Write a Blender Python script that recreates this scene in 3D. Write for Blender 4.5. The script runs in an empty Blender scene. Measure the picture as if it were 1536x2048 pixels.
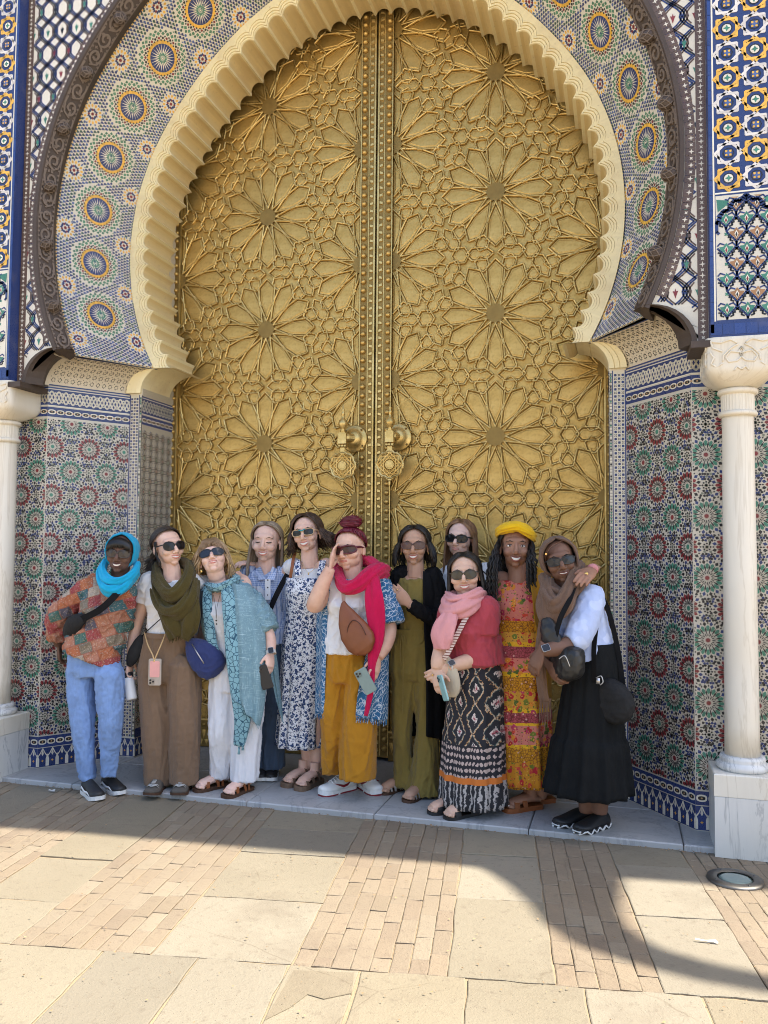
import bpy, bmesh, math, random
import numpy as np
from mathutils import Vector, Matrix, noise as mnoise

random.seed(7)
SC = bpy.context.scene
COL = SC.collection
PI = math.pi
rad = math.radians

# ---------------------------------------------------------------- camera
CAM = np.array([1.7031, -5.6842, 1.4583])
YAW, PITCH, ROLL, FPX = .2798, .0509, .0083, 1650.0
def cam_axes():
    f = np.array([-math.sin(YAW)*math.cos(PITCH), math.cos(YAW)*math.cos(PITCH), math.sin(PITCH)])
    r = np.array([math.cos(YAW), math.sin(YAW), 0.0]); u = np.cross(r, f)
    return (r*math.cos(ROLL)+u*math.sin(ROLL), -r*math.sin(ROLL)+u*math.cos(ROLL), f)
CR, CU, CF = cam_axes()
cd = bpy.data.cameras.new('camera'); cam = bpy.data.objects.new('camera', cd); COL.objects.link(cam)
cd.sensor_fit = 'HORIZONTAL'; cd.sensor_width = 36.0; cd.lens = 36.0*FPX/1536.0
cd.clip_start = 0.05; cd.clip_end = 2000.0
cam.matrix_world = Matrix(((CR[0], CU[0], -CF[0], CAM[0]), (CR[1], CU[1], -CF[1], CAM[1]), (CR[2], CU[2], -CF[2], CAM[2]), (0, 0, 0, 1)))
SC.camera = cam

# ---------------------------------------------------------------- sky, sun, exposure
SUN_EL = rad(62.0)
SUN_H = np.array([3.97, 0.53]); SUN_H = SUN_H/np.linalg.norm(SUN_H)      # the sun stands to the right and a little behind the gate
SUN_DIR = np.array([SUN_H[0]*math.cos(SUN_EL), SUN_H[1]*math.cos(SUN_EL), math.sin(SUN_EL)])
world = bpy.data.worlds.new('World'); SC.world = world; world.use_nodes = True
wn = world.node_tree; wn.nodes.clear()
wo = wn.nodes.new('ShaderNodeOutputWorld'); wb = wn.nodes.new('ShaderNodeBackground'); ws = wn.nodes.new('ShaderNodeTexSky')
ws.sky_type = 'NISHITA'; ws.sun_disc = False; ws.sun_elevation = SUN_EL; ws.sun_rotation = math.atan2(SUN_H[0], SUN_H[1])
ws.dust_density = 2.0; ws.air_density = 1.0; ws.ozone_density = 1.0
wb.inputs[1].default_value = 0.14
wn.links.new(ws.outputs[0], wb.inputs[0]); wn.links.new(wb.outputs[0], wo.inputs[0])
sd = bpy.data.lights.new('sun', 'SUN'); sd.energy = 4.2; sd.angle = rad(0.55); sd.color = (1.0, 0.93, 0.82)
sun = bpy.data.objects.new('sun', sd); COL.objects.link(sun)
sun.rotation_euler = Vector(-SUN_DIR).to_track_quat('-Z', 'Y').to_euler()
sun.location = (4, 2, 12)
SC.view_settings.view_transform = 'Standard'; SC.view_settings.look = 'None'
SC.view_settings.exposure = 1.52; SC.view_settings.gamma = 1.0; SC.view_settings.use_curve_mapping = False
SC.render.engine = 'CYCLES'
SC.cycles.use_denoising = True
SC.cycles.filter_width = 1.0
SC.cycles.max_bounces = 6; SC.cycles.diffuse_bounces = 4; SC.cycles.glossy_bounces = 3; SC.cycles.transmission_bounces = 4
SC.cycles.caustics_reflective = False; SC.cycles.caustics_refractive = False
SC.cycles.sample_clamp_indirect = 6.0

# ---------------------------------------------------------------- pixel -> place (photograph pixels, given a depth)
def ray(px, py):
    return CF + CR*((px-768)/FPX) - CU*((py-1024)/FPX)
def at_y(px, py, Y):
    d = ray(px, py); return CAM + d*((Y-CAM[1])/d[1])
def at_z(px, py, Z):
    d = ray(px, py); return CAM + d*((Z-CAM[2])/d[2])
def pxm(Y, px=768):
    """photograph pixels per metre at depth Y"""
    d = at_y(px, 1100, Y)-CAM; return FPX/float(d@CF)

# ---------------------------------------------------------------- colour and materials
def lin(h):
    h = h.lstrip('#'); c = [int(h[i:i+2], 16)/255 for i in (0, 2, 4)]
    return tuple((x/12.92 if x <= .04045 else ((x+.055)/1.055)**2.4) for x in c)
MATS = {}
class NT:
    def __init__(s, name):
        s.m = bpy.data.materials.new(name); s.m.use_nodes = True; s.t = s.m.node_tree; s.t.nodes.clear()
        s.out = s.n('ShaderNodeOutputMaterial'); s.b = s.n('ShaderNodeBsdfPrincipled'); s.l(s.b.outputs[0], s.out.inputs[0])
        s._tc = None
    def n(s, ty, **kw):
        x = s.t.nodes.new(ty)
        for k, v in kw.items(): setattr(x, k, v)
        return x
    def l(s, a, b): s.t.links.new(a, b)
    def tc(s, which='Object'):
        if s._tc is None: s._tc = s.n('ShaderNodeTexCoord')
        return s._tc.outputs[which]
    def mapped(s, scale=(1, 1, 1), rot=(0, 0, 0), loc=(0, 0, 0), which='Object', src=None):
        m = s.n('ShaderNodeMapping'); m.inputs['Scale'].default_value = scale; m.inputs['Rotation'].default_value = rot; m.inputs['Location'].default_value = loc
        s.l(src if src is not None else s.tc(which), m.inputs['Vector']); return m.outputs[0]
    def noise(s, scale, detail=4, rough=.55, vec=None, dist=0):
        x = s.n('ShaderNodeTexNoise'); x.inputs['Scale'].default_value = scale; x.inputs['Detail'].default_value = detail
        x.inputs['Roughness'].default_value = rough; x.inputs['Distortion'].default_value = dist
        s.l(vec if vec is not None else s.tc(), x.inputs['Vector']); return x
    def voro(s, scale, vec=None, feature='F1', rnd=1.0):
        x = s.n('ShaderNodeTexVoronoi', feature=feature); x.inputs['Scale'].default_value = scale; x.inputs['Randomness'].default_value = rnd
        s.l(vec if vec is not None else s.tc(), x.inputs['Vector']); return x
    def ramp(s, fac, stops, interp='LINEAR'):
        r = s.n('ShaderNodeValToRGB'); cr = r.color_ramp; cr.interpolation = interp
        while len(cr.elements) < len(stops): cr.elements.new(0.5)
        for e, (p, c) in zip(cr.elements, stops):
            e.position = p; e.color = (c, c, c, 1) if isinstance(c, (int, float)) else (*c[:3], 1)
        s.l(fac, r.inputs[0]); return r.outputs[0]
    def mix(s, a, b, fac, mode='MIX'):
        m = s.n('ShaderNodeMix', data_type='RGBA', blend_type=mode)
        for k, v in ((0, fac), (6, a), (7, b)):
            if hasattr(v, 'is_linked') or hasattr(v, 'links'): s.l(v, m.inputs[k])
            elif isinstance(v, (int, float)): m.inputs[k].default_value = v if k == 0 else (v, v, v, 1)
            else: m.inputs[k].default_value = (*v[:3], 1)
        return m.outputs[2]
    def math(s, op, a, b=0.0):
        m = s.n('ShaderNodeMath', operation=op)
        for k, v in ((0, a), (1, b)):
            if hasattr(v, 'links'): s.l(v, m.inputs[k])
            else: m.inputs[k].default_value = v
        return m.outputs[0]
    def sep(s, vec):
        x = s.n('ShaderNodeSeparateXYZ'); s.l(vec, x.inputs[0]); return x.outputs
    def base(s, c):
        if hasattr(c, 'links'): s.l(c, s.b.inputs['Base Color'])
        else: s.b.inputs['Base Color'].default_value = (*c[:3], 1)
    def set(s, **kw):
        for k, v in kw.items():
            i = s.b.inputs[k.replace('_', ' ')]
            if hasattr(v, 'links'): s.l(v, i)
            else: i.default_value = v
    def bump(s, h, strength=.3, dist=.01):
        b = s.n('ShaderNodeBump'); b.inputs['Strength'].default_value = strength; b.inputs['Distance'].default_value = dist
        s.l(h, b.inputs['Height']); s.l(b.outputs[0], s.b.inputs['Normal'])
def done(s):
    MATS[s.m.name] = s.m; return s.m
def plain(name, c, rough=.6, metal=0.0, var=.12, scale=30, bump=0.0, spec=.5):
    if name in MATS: return MATS[name]
    s = NT(name); nz = s.noise(scale, 3)
    c = lin(c) if isinstance(c, str) else c
    s.base(s.mix(tuple(x*(1-var) for x in c), tuple(min(1, x*(1+var)) for x in c), nz.outputs[0]))
    s.set(Roughness=rough, Metallic=metal); s.b.inputs['Specular IOR Level'].default_value = spec
    if bump: s.bump(nz.outputs[0], bump, .004)
    return done(s)

# ---------------------------------------------------------------- mesh collecting
class MB:
    def __init__(s): s.v = []; s.f = []; s.c = []; s.mi = []
    def add(s, verts, faces, col=None, mi=0):
        o = len(s.v); s.v.extend([tuple(map(float, p)) for p in verts])
        for f in faces: s.f.append(tuple(i+o for i in f)); s.c.append(col); s.mi.append(mi)
        return s
    def box(s, c, d, rz=0.0, col=None, mi=0, M=None):
        x, y, z = d[0]/2, d[1]/2, d[2]/2; P = []
        for sx, sy, sz in ((-1, -1, -1), (1, -1, -1), (1, 1, -1), (-1, 1, -1), (-1, -1, 1), (1, -1, 1), (1, 1, 1), (-1, 1, 1)):
            p = Vector((sx*x, sy*y, sz*z))
            if M is not None: p = M @ p
            elif rz: p = Vector((p.x*math.cos(rz)-p.y*math.sin(rz), p.x*math.sin(rz)+p.y*math.cos(rz), p.z))
            P.append((p.x+c[0], p.y+c[1], p.z+c[2]))
        return s.add(P, [(0, 3, 2, 1), (4, 5, 6, 7), (0, 1, 5, 4), (1, 2, 6, 5), (2, 3, 7, 6), (3, 0, 4, 7)], col, mi)
    def rings(s, rings, cap=True, closed=True, col=None, mi=0, caps=None):
        """rings: list of equally long lists of points"""
        n = len(rings[0]); V = [p for r in rings for p in r]; F = []
        for i in range(len(rings)-1):
            for j in range(n if closed else n-1):
                k = (j+1) % n; F.append((i*n+j, i*n+k, (i+1)*n+k, (i+1)*n+j))
        c0, c1 = caps if caps else (cap, cap)
        if c0: F.append(tuple(reversed(range(n))))
        if c1: F.append(tuple((len(rings)-1)*n+j for j in range(n)))
        return s.add(V, F, col, mi)
    def tube(s, path, radii, n=8, col=None, mi=0, cap=True, flat=None, up=None):
        """round (or flat: (a,b) factors) tube along path"""
        P = [Vector(p) for p in path]; m = len(P)
        if isinstance(radii, (int, float)): radii = [radii]*m
        R = []; prev = None
        for i in range(m):
            t = (P[min(i+1, m-1)]-P[max(i-1, 0)]); t = t.normalized() if t.length > 1e-9 else Vector((0, 0, 1))
            if prev is None:
                a = Vector(up) if up is not None else (Vector((0, 0, 1)) if abs(t.z) < .9 else Vector((0, 1, 0)))
                x = (a - t*a.dot(t)).normalized()
            else:
                x = prev - t*prev.dot(t); x = x.normalized() if x.length > 1e-6 else t.orthogonal().normalized()
            prev = x; y = t.cross(x); fa, fb = flat if flat else (1, 1); r = radii[i]
            R.append([tuple(P[i] + x*(math.cos(2*PI*k/n)*r*fa) + y*(math.sin(2*PI*k/n)*r*fb)) for k in range(n)])
        return s.rings(R, cap=cap, col=col, mi=mi)
    def lathe(s, prof, c=(0, 0, 0), n=20, col=None, mi=0, M=None, cap=True):
        R = []
        for r, z in prof:
            ring = []
            for k in range(n):
                p = Vector((r*math.cos(2*PI*k/n), r*math.sin(2*PI*k/n), z))
                if M is not None: p = M @ p
                ring.append((p.x+c[0], p.y+c[1], p.z+c[2]))
            R.append(ring)
        return s.rings(R, cap=cap, col=col, mi=mi)
    def sphere(s, c, r, n=10, m=7, col=None, mi=0, M=None):
        rr = r if hasattr(r, '__len__') else (r, r, r); R = []
        for i in range(m+1):
            t = PI*(i if 0 < i < m else (1e-3 if i == 0 else m-1e-3))/m
            ring = []
            for k in range(n):
                p = Vector((rr[0]*math.sin(t)*math.cos(2*PI*k/n), rr[1]*math.sin(t)*math.sin(2*PI*k/n), -rr[2]*math.cos(t)))
                if M is not None: p = M @ p
                ring.append((p.x+c[0], p.y+c[1], p.z+c[2]))
            R.append(ring)
        return s.rings(R, col=col, mi=mi)
    def prism(s, pts, n, h, col=None, mi=0, down=0.0):
        """polygon of 3-D points pushed h along n, with sides"""
        n = Vector(n); k = len(pts)
        lo = [tuple(Vector(p)-n*down) for p in pts]; hi = [tuple(Vector(p)+n*h) for p in pts]
        F = [tuple(range(k, 2*k))]
        for i in range(k): j = (i+1) % k; F.append((i, j, k+j, k+i))
        return s.add(lo+hi, F, col, mi)
    def mesh(s, name, smooth=False):
        me = bpy.data.meshes.new(name); me.from_pydata(s.v, [], s.f)
        if any(s.mi): me.polygons.foreach_set('material_index', s.mi)
        if any(c is not None for c in s.c):
            a = me.attributes.new('Col', 'FLOAT_COLOR', 'CORNER')
            buf = []
            for f, c in zip(s.f, s.c):
                c = c if c is not None else (.5, .5, .5)
                buf.extend((c[0], c[1], c[2], 1.0)*len(f))
            a.data.foreach_set('color', buf)
        if smooth: me.polygons.foreach_set('use_smooth', [True]*len(me.polygons))
        me.update(); return me
    def build(s, name, mat, parent=None, smooth=False, fix=True):
        me = s.mesh(name, smooth)
        if fix:
            bm = bmesh.new(); bm.from_mesh(me); bmesh.ops.recalc_face_normals(bm, faces=bm.faces); bm.to_mesh(me); bm.free()
        for m in (mat if isinstance(mat, (list, tuple)) else [mat]): me.materials.append(MATS[m] if isinstance(m, str) else m)
        return link(name, me, parent)
def link(name, data, parent=None):
    o = bpy.data.objects.new(name, data); COL.objects.link(o)
    if parent is not None: o.parent = parent
    return o
def thing(name, label, cat, loc=(0, 0, 0), group=None):
    o = bpy.data.objects.new(name, None); COL.objects.link(o); o.location = loc; o['label'] = label; o['category'] = cat
    if group: o['group'] = group
    o.empty_display_size = .1
    bpy.context.view_layer.update() if False else None
    return o
def tag(o, label, cat, group=None):
    o['label'] = label; o['category'] = cat
    if group: o['group'] = group
    return o
def kind(o, k): o['kind'] = k; return o
def clip(poly, x0, x1, y0, y1):
    def cut(P, inside, inter):
        out = []
        for i in range(len(P)):
            a, b = P[i-1], P[i]
            if inside(b):
                if not inside(a): out.append(inter(a, b))
                out.append(b)
            elif inside(a): out.append(inter(a, b))
        return out
    def ix(v): return lambda a, b: (v, a[1]+(b[1]-a[1])*(v-a[0])/(b[0]-a[0]))
    def iy(v): return lambda a, b: (a[0]+(b[0]-a[0])*(v-a[1])/(b[1]-a[1]), v)
    P = [tuple(p) for p in poly]
    for inside, inter in ((lambda p: p[0] >= x0, ix(x0)), (lambda p: p[0] <= x1, ix(x1)), (lambda p: p[1] >= y0, iy(y0)), (lambda p: p[1] <= y1, iy(y1))):
        if not P: return []
        P = cut(P, inside, inter)
    return P
def jit(c, a=.15):
    k = 1+random.uniform(-a, a); return tuple(x*k for x in c)
# ================================================================ materials of the place
W_ = (.70, .655, .55); K_ = (.016, .016, .018); N_ = (.022, .042, .15); G_ = (.055, .21, .145); R_ = (.21, .028, .032); Y_ = (.76, .44, .07)
B_ = (.07, .12, .30); GG_ = (.20, .22, .17); T_ = (.42, .27, .14); BR_ = (.12, .075, .055)
s = NT('zellige'); at = s.n('ShaderNodeAttribute', attribute_name='Col'); nz = s.noise(9, 4); n2 = s.noise(140, 2)
c = s.mix(at.outputs[0], s.mix(at.outputs[0], (.30, .26, .20), .35), s.ramp(nz.outputs[0], [(.55, 0.), (.85, .6)]))
s.base(c); s.set(Roughness=s.ramp(n2.outputs[0], [(.3, .22), (.7, .42)])); s.bump(n2.outputs[0], .12, .002); done(s)
s = NT('brass'); nz = s.noise(5, 5, .6); n2 = s.noise(70, 4, .65); n3 = s.noise(240, 2)
c = s.mix((.44, .275, .07), (.64, .44, .155), s.ramp(nz.outputs[0], [(.3, 0.), (.7, 1.)]))
c = s.mix(c, (.34, .225, .07), s.ramp(n2.outputs[0], [(.48, 0.), (.76, .7)]))
s.base(c); s.set(Metallic=.82, Roughness=s.ramp(n2.outputs[0], [(.3, .36), (.75, .62)])); s.bump(s.mix(n2.outputs[0], n3.outputs[0], .4), .30, .003); done(s)
s = NT('brass_bar'); nz = s.noise(14, 4); n2 = s.noise(160, 3)
s.base(s.mix((.50, .34, .105), (.74, .56, .235), s.ramp(nz.outputs[0], [(.3, 0.), (.7, 1.)])))
s.set(Metallic=.8, Roughness=.4); s.bump(n2.outputs[0], .2, .003); done(s)
s = NT('brass_dark'); nz = s.noise(20, 4)
s.base(s.mix((.13, .08, .028), (.27, .175, .06), nz.outputs[0])); s.set(Metallic=.75, Roughness=.5); s.bump(nz.outputs[0], .4, .006); done(s)
s = NT('brass_ground'); nz = s.noise(16, 5); s.base(s.mix((.19, .12, .036), (.37, .25, .077), nz.outputs[0])); s.set(Metallic=.7, Roughness=.55); s.bump(nz.outputs[0], .4, .006); done(s)
s = NT('brass_mid'); nz = s.noise(10, 5); s.base(s.mix((.28, .175, .045), (.48, .32, .09), nz.outputs[0])); s.set(Metallic=.75, Roughness=.5); s.bump(nz.outputs[0], .15, .003); done(s)
plain('dark_gap', (.01, .008, .006), .8)
s = NT('plaster'); nz = s.noise(3.5, 5, .6); n2 = s.noise(60, 4); at = s.n('ShaderNodeAttribute', attribute_name='Col')
c = s.mix(at.outputs[0], (.62, .46, .24), s.ramp(nz.outputs[0], [(.5, 0.), (.8, .7)]))
c = s.mix(c, (.38, .30, .20), s.ramp(n2.outputs[0], [(.62, 0.), (.78, .6)]))
s.base(c); s.set(Roughness=.75); s.bump(n2.outputs[0], .35, .006); done(s)
s = NT('carved_wood'); nz = s.noise(12, 4); n2 = s.noise(90, 3)
s.base(s.mix((.040, .027, .020), (.085, .060, .046), nz.outputs[0])); s.set(Roughness=.62); s.bump(n2.outputs[0], .3, .005); done(s)
s = NT('carved_relief'); nz = s.noise(25, 4); s.base(s.mix((.105, .078, .060), (.19, .145, .115), nz.outputs[0])); s.set(Roughness=.6); s.bump(nz.outputs[0], .3, .004); done(s)
def marble(name, base, vein, warm, scale=3.0):
    s = NT(name); v = s.mapped((1, 1, .16)); w = s.noise(scale, 6, .62, v, 1.6); w2 = s.noise(scale*2.3, 8, .7, v, 2.2); big = s.noise(.9, 3)
    veins = s.ramp(w.outputs[0], [(.40, 0.), (.485, 0.), (.505, .8), (.53, 0.)]); soft = s.ramp(w2.outputs[0], [(.45, 0.), (.8, .55)])
    c = s.mix(base, vein, veins); c = s.mix(c, vein, s.math('MULTIPLY', soft, .5)); c = s.mix(c, warm, s.ramp(big.outputs[0], [(.45, 0.), (.7, .8)]))
    n = s.noise(50, 4); s.base(c); s.set(Roughness=s.ramp(n.outputs[0], [(.3, .3), (.7, .5)])); s.bump(n.outputs[0], .12, .003); return done(s)
marble('marble_column', (.74, .70, .61), (.60, .55, .46), (.70, .60, .43))
marble('marble_plinth', (.66, .66, .64), (.36, .37, .38), (.62, .58, .48), 4)
marble('marble_floor', (.40, .405, .405), (.24, .25, .26), (.36, .35, .33), 2.2)
def stone(name, a, b, dark):
    s = NT(name); oi = s.n('ShaderNodeObjectInfo'); nz = s.noise(1.7, 5, .6); n2 = s.noise(28, 5, .65); n3 = s.noise(120, 3, .6); vo = s.voro(55)
    at = s.n('ShaderNodeAttribute', attribute_name='Col')
    c = s.mix(a, b, s.ramp(nz.outputs[0], [(.3, 0.), (.7, 1.)]))
    c = s.mix(c, at.outputs[0], .55)
    c = s.mix(c, dark, s.ramp(n2.outputs[0], [(.56, 0.), (.74, .55)]))
    c = s.mix(c, (.12, .085, .05), s.ramp(vo.outputs[0], [(.0, .65), (.11, 0.)]))
    pt = s.noise(.8, 6, .7); c = s.mix(c, dark, s.ramp(pt.outputs[0], [(.52, 0.), (.68, .55)])); ck = s.voro(1.1, s.mix(s.tc(), nz.outputs[1], .12), 'DISTANCE_TO_EDGE'); c = s.mix(c, (.10, .075, .045), s.math('MULTIPLY', s.ramp(ck.outputs[0], [(.001, .45), (.004, 0.)]), s.ramp(pt.outputs[0], [(.45, 0.), (.55, 1.)])))
    s.base(c); s.set(Roughness=.82); h = s.mix(n2.outputs[0], n3.outputs[0], .5)
    h = s.mix(h, 0.0, s.ramp(vo.outputs[0], [(.0, 1.), (.16, 0.)])); s.bump(h, .55, .012); return done(s)
stone('sandstone', (0.189, 0.160, 0.110), (0.240, 0.208, 0.149), (0.124, 0.097, 0.067))
stone('brick_paver', (0.189, 0.145, 0.096), (0.233, 0.186, 0.129), (0.124, 0.089, 0.063))
s = NT('joint_sand'); nz = s.noise(40, 5, .7); s.base(s.mix((.20, .15, .09), (.38, .29, .18), nz.outputs[0])); s.set(Roughness=.95); s.bump(nz.outputs[0], .6, .01); done(s)
s = NT('plaza_ground'); nz = s.noise(.6, 5, .6); n2 = s.noise(12, 5); br = s.n('ShaderNodeTexBrick'); s.l(s.mapped((1.6, 1.6, 1)), br.inputs[0])
s.base(s.mix(s.mix((.50, .43, .33), (.58, .51, .40), nz.outputs[0]), (.40, .32, .22), s.ramp(n2.outputs[0], [(.55, 0.), (.75, .5)]))); s.set(Roughness=.85); s.bump(n2.outputs[0], .4, .01); done(s)
s = NT('wall_render'); nz = s.noise(1.2, 5, .6); s.base(s.mix((.55, .45, .30), (.66, .56, .40), nz.outputs[0])); s.set(Roughness=.85); s.bump(s.noise(40, 4).outputs[0], .3, .006); done(s)
plain('green_roof_tile', '#2f6b4a', .4, var=.25, scale=9)
s = NT('lamp_glass'); s.base((.16, .22, .20)); s.set(Roughness=.12); s.b.inputs['Coat Weight'].default_value = .6; done(s)
plain('steel', (.17, .16, .145), .45, .85, .2, 40)

# ================================================================ ground
g = MB(); g.add([(-400, -400, -.075), (400, -400, -.075), (400, 300, -.075), (-400, 300, -.075)], [(0, 1, 2, 3)])
ground = kind(g.build('ground', 'plaza_ground'), 'structure')
PSI = rad(8.4); PU = np.array([math.cos(PSI), math.sin(PSI)]); PV = np.array([math.sin(PSI), -math.cos(PSI)])
PO = np.array([0.0, -1.15])
def pav(u, v, z=-.03):
    # fan-free paving frame: u along the gate, v towards the camera
    p = PO + PU*u + PV*v; return (p[0], p[1], z)
pave = MB(); pave.add([pav(-7, -1.2, -.0365), pav(7, -1.2, -.0365), pav(7, 9, -.0365), pav(-7, 9, -.0365)], [(0, 3, 2, 1)])
pavement = kind(pave.build('pavement', 'joint_sand'), 'structure')
STONE_C = [(0.218, 0.186, 0.129), (0.197, 0.167, 0.114), (0.240, 0.212, 0.161), (0.211, 0.175, 0.114), (0.178, 0.156, 0.118)]
BRICK_C = [(0.218, 0.175, 0.120), (0.204, 0.160, 0.106), (0.226, 0.182, 0.125), (0.211, 0.167, 0.114), (0.218, 0.167, 0.110), (0.182, 0.138, 0.094), (0.244, 0.205, 0.145)]
def paver(mb, u0, u1, v0, v1, col, top, gap=.006, wob=.004, tilt=.003, n=3):
    """one worn stone: irregular outline, crowned top, sides down into the joint"""
    P = []
    cs = [(u0+gap, v0+gap), (u1-gap, v0+gap), (u1-gap, v1-gap), (u0+gap, v1-gap)]
    for i in range(4):
        a, b = cs[i], cs[(i+1) % 4]
        for k in range(n):
            t = k/n; P.append((a[0]+(b[0]-a[0])*t+random.uniform(-wob, wob), a[1]+(b[1]-a[1])*t+random.uniform(-wob, wob)))
    dz = random.uniform(-tilt, tilt); sx = random.uniform(-tilt, tilt); cu, cv = (u0+u1)/2, (v0+v1)/2
    lo = [pav(u, v, top-.045) for u, v in P]; m = len(P)
    mid = [pav(u, v, top-.0022+dz+sx*(u-cu)/(u1-u0)) for u, v in P]
    ins = [pav(u+(cu-u)*min(.5, .004/max(abs(u1-u0)/2, .01)), v+(cv-v)*min(.5, .004/max(abs(v1-v0)/2, .01)), top+dz+sx*(u-cu)/(u1-u0)) for u, v in P]
    F = [tuple(range(2*m, 3*m))]
    for r in (0, 1):
        for i in range(m): j = (i+1) % m; F.append((r*m+i, r*m+j, (r+1)*m+j, (r+1)*m+i))
    mb.add(lo+mid+ins, F, col)
random.seed(11)
strips = [('s', -2.75, -2.2), ('b', -2.2, -1.97), ('s', -1.97, -1.66), ('b', -1.66, -1.18), ('s', -1.18, -.80), ('b', -.80, -.24), ('s', -.24, .30), ('b', .30, .86), ('s', .86, 1.24),
          ('b', 1.24, 1.60), ('s', 1.60, 1.96), ('b', 1.96, 2.34), ('s', 2.34, 2.75), ('b', 2.75, 3.2)]
JO = {-1.18: [.88, 1.36], -.24: [.30, .66, 1.20], .86: [.52, 1.05], 1.60: [.55, 1.12], -1.66: [], 2.34: [.5, 1.1], -1.97: [.7, 1.3], -2.75: [.6, 1.2]}
VEND = 1.735
nbrick = 0; rest = MB(); BR_LIST = []
for ty, u0, u1 in strips:
    if ty == 's':
        vs = [-.30]+JO.get(u0, [.6, 1.2])+[VEND]
        for a, b in zip(vs[:-1], vs[1:]):
            m = MB(); paver(m, u0, u1, a, b, jit(random.choice(STONE_C), .12), -.03, .004, .005, .003, 6); o = m.build('stone_slab', 'sandstone', pavement)
    else:
        k = max(2, round((u1-u0)/.066)); w = (u1-u0)/k
        for i in range(k):
            v = -.32-random.uniform(0, .2)
            while v < VEND-.03:
                L = random.choice((.15, .165, .18, .2)); e = min(v+L, VEND)
                if VEND-e < .05: e = VEND
                BR_LIST.append((u0+i*w, u0+(i+1)*w, v, e)); v = e
BR_LIST.sort(key=lambda b: -(b[3] + (.4 if -1.4 < b[0] < 2.2 else -1)))
for q, (a, b, c0, c1) in enumerate(BR_LIST):
    col = jit(random.choice(BRICK_C), .10)
    if q < 300: m = MB(); paver(m, a, b, c0, c1, col, -.03, .0012, .002, .0022, 2); m.build('brick', 'brick_paver', pavement)
    else: paver(rest, a, b, c0, c1, col, -.03, .0012, .002, .0022, 2)
kind(rest.build('far_bricks', 'brick_paver', pavement), 'stuff')
us = [-2.9, -2.2, -1.5, -.98, -.42, -.055, .29, .55, .93, 1.33, 1.72, 2.2, 2.9]
row = VEND
for r in range(5):
    h = (.62, .75, .6, .8, .7)[r]
    for a, b in zip(us[:-1], us[1:]):
        m = MB(); paver(m, a+(r % 2)*.2, b+(r % 2)*.2, row, row+h, jit(random.choice(STONE_C), .1), -.03, .004, .005, .002, 6); m.build('stone_slab', 'sandstone', pavement)
    row += h
# the worn corner of one slab, patched with mortar
m = MB(); pts = [(.315, 1.78), (.53, 1.765), (.545, 1.9), (.46, 1.95), (.40, 1.93), (.36, 2.02), (.30, 2.1), (.31, 1.9)]
m.prism([pav(u, v, -.03) for u, v in pts], (0, 0, 1), .0035, (.17, .135, .085), down=.01); m.build('mortar_patch', 'sandstone', pavement)
# marble threshold
thr = MB()
mf = kind(MB().add([(-2.62, -1.167, -.055), (2.62, -1.167, -.055), (2.62, .1, -.055), (-2.62, .1, -.055)], [(0, 1, 2, 3)]).build('threshold', 'joint_sand'), 'structure')
for a, b in zip([-2.6, -1.62, -.42, .36, 1.22, 2.0], [-1.62, -.42, .36, 1.22, 2.0, 2.6]):
    for y0, y1 in ((-1.168, -.62), (-.62, .10)):
        m = MB(); e = .0025; x0, x1 = a+e, b-e; ya, yb = y0+e, y1-e; b_ = .006
        m.rings([[(x0, ya, -.06), (x1, ya, -.06), (x1, yb, -.06), (x0, yb, -.06)], [(x0, ya, -b_), (x1, ya, -b_), (x1, yb, -b_), (x0, yb, -b_)],
                 [(x0+b_, ya+b_, 0), (x1-b_, ya+b_, 0), (x1-b_, yb-b_/2, 0), (x0+b_, yb-b_/2, 0)]], col=None)
        m.build('marble_slab', 'marble_floor', mf)
# litter of dry leaves and grit along the marble edge
random.seed(3); m = MB()
for i in range(420):
    x = random.uniform(-2.2, 2.3); y = -1.175-abs(random.gauss(0, .018)); r = random.uniform(.002, .007)
    m.add([(x+r*math.cos(t)*random.uniform(.6, 1.5), y+r*math.sin(t), -.026+random.uniform(0, .006)) for t in (0, 2.1, 4.2)], [(0, 1, 2)], jit((.22, .13, .06), .4))
for i in range(500):
    u = random.uniform(-1.6, 2.4); v = random.uniform(.1, 2.3); r = random.uniform(.002, .0055); p = pav(u, v, -.0235); a = random.uniform(0, 6)
    m.add([(p[0]+r*math.cos(a+t)*1.3, p[1]+r*math.sin(a+t), p[2]+random.uniform(0, .004)) for t in (0, 2.1, 4.2)], [(0, 1, 2)], jit((.24, .15, .07), .5))
kind(tag(m.build('leaf_litter', 'plaster'), 'dry leaf scraps and grit scattered over the paving', 'litter'), 'stuff')
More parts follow.
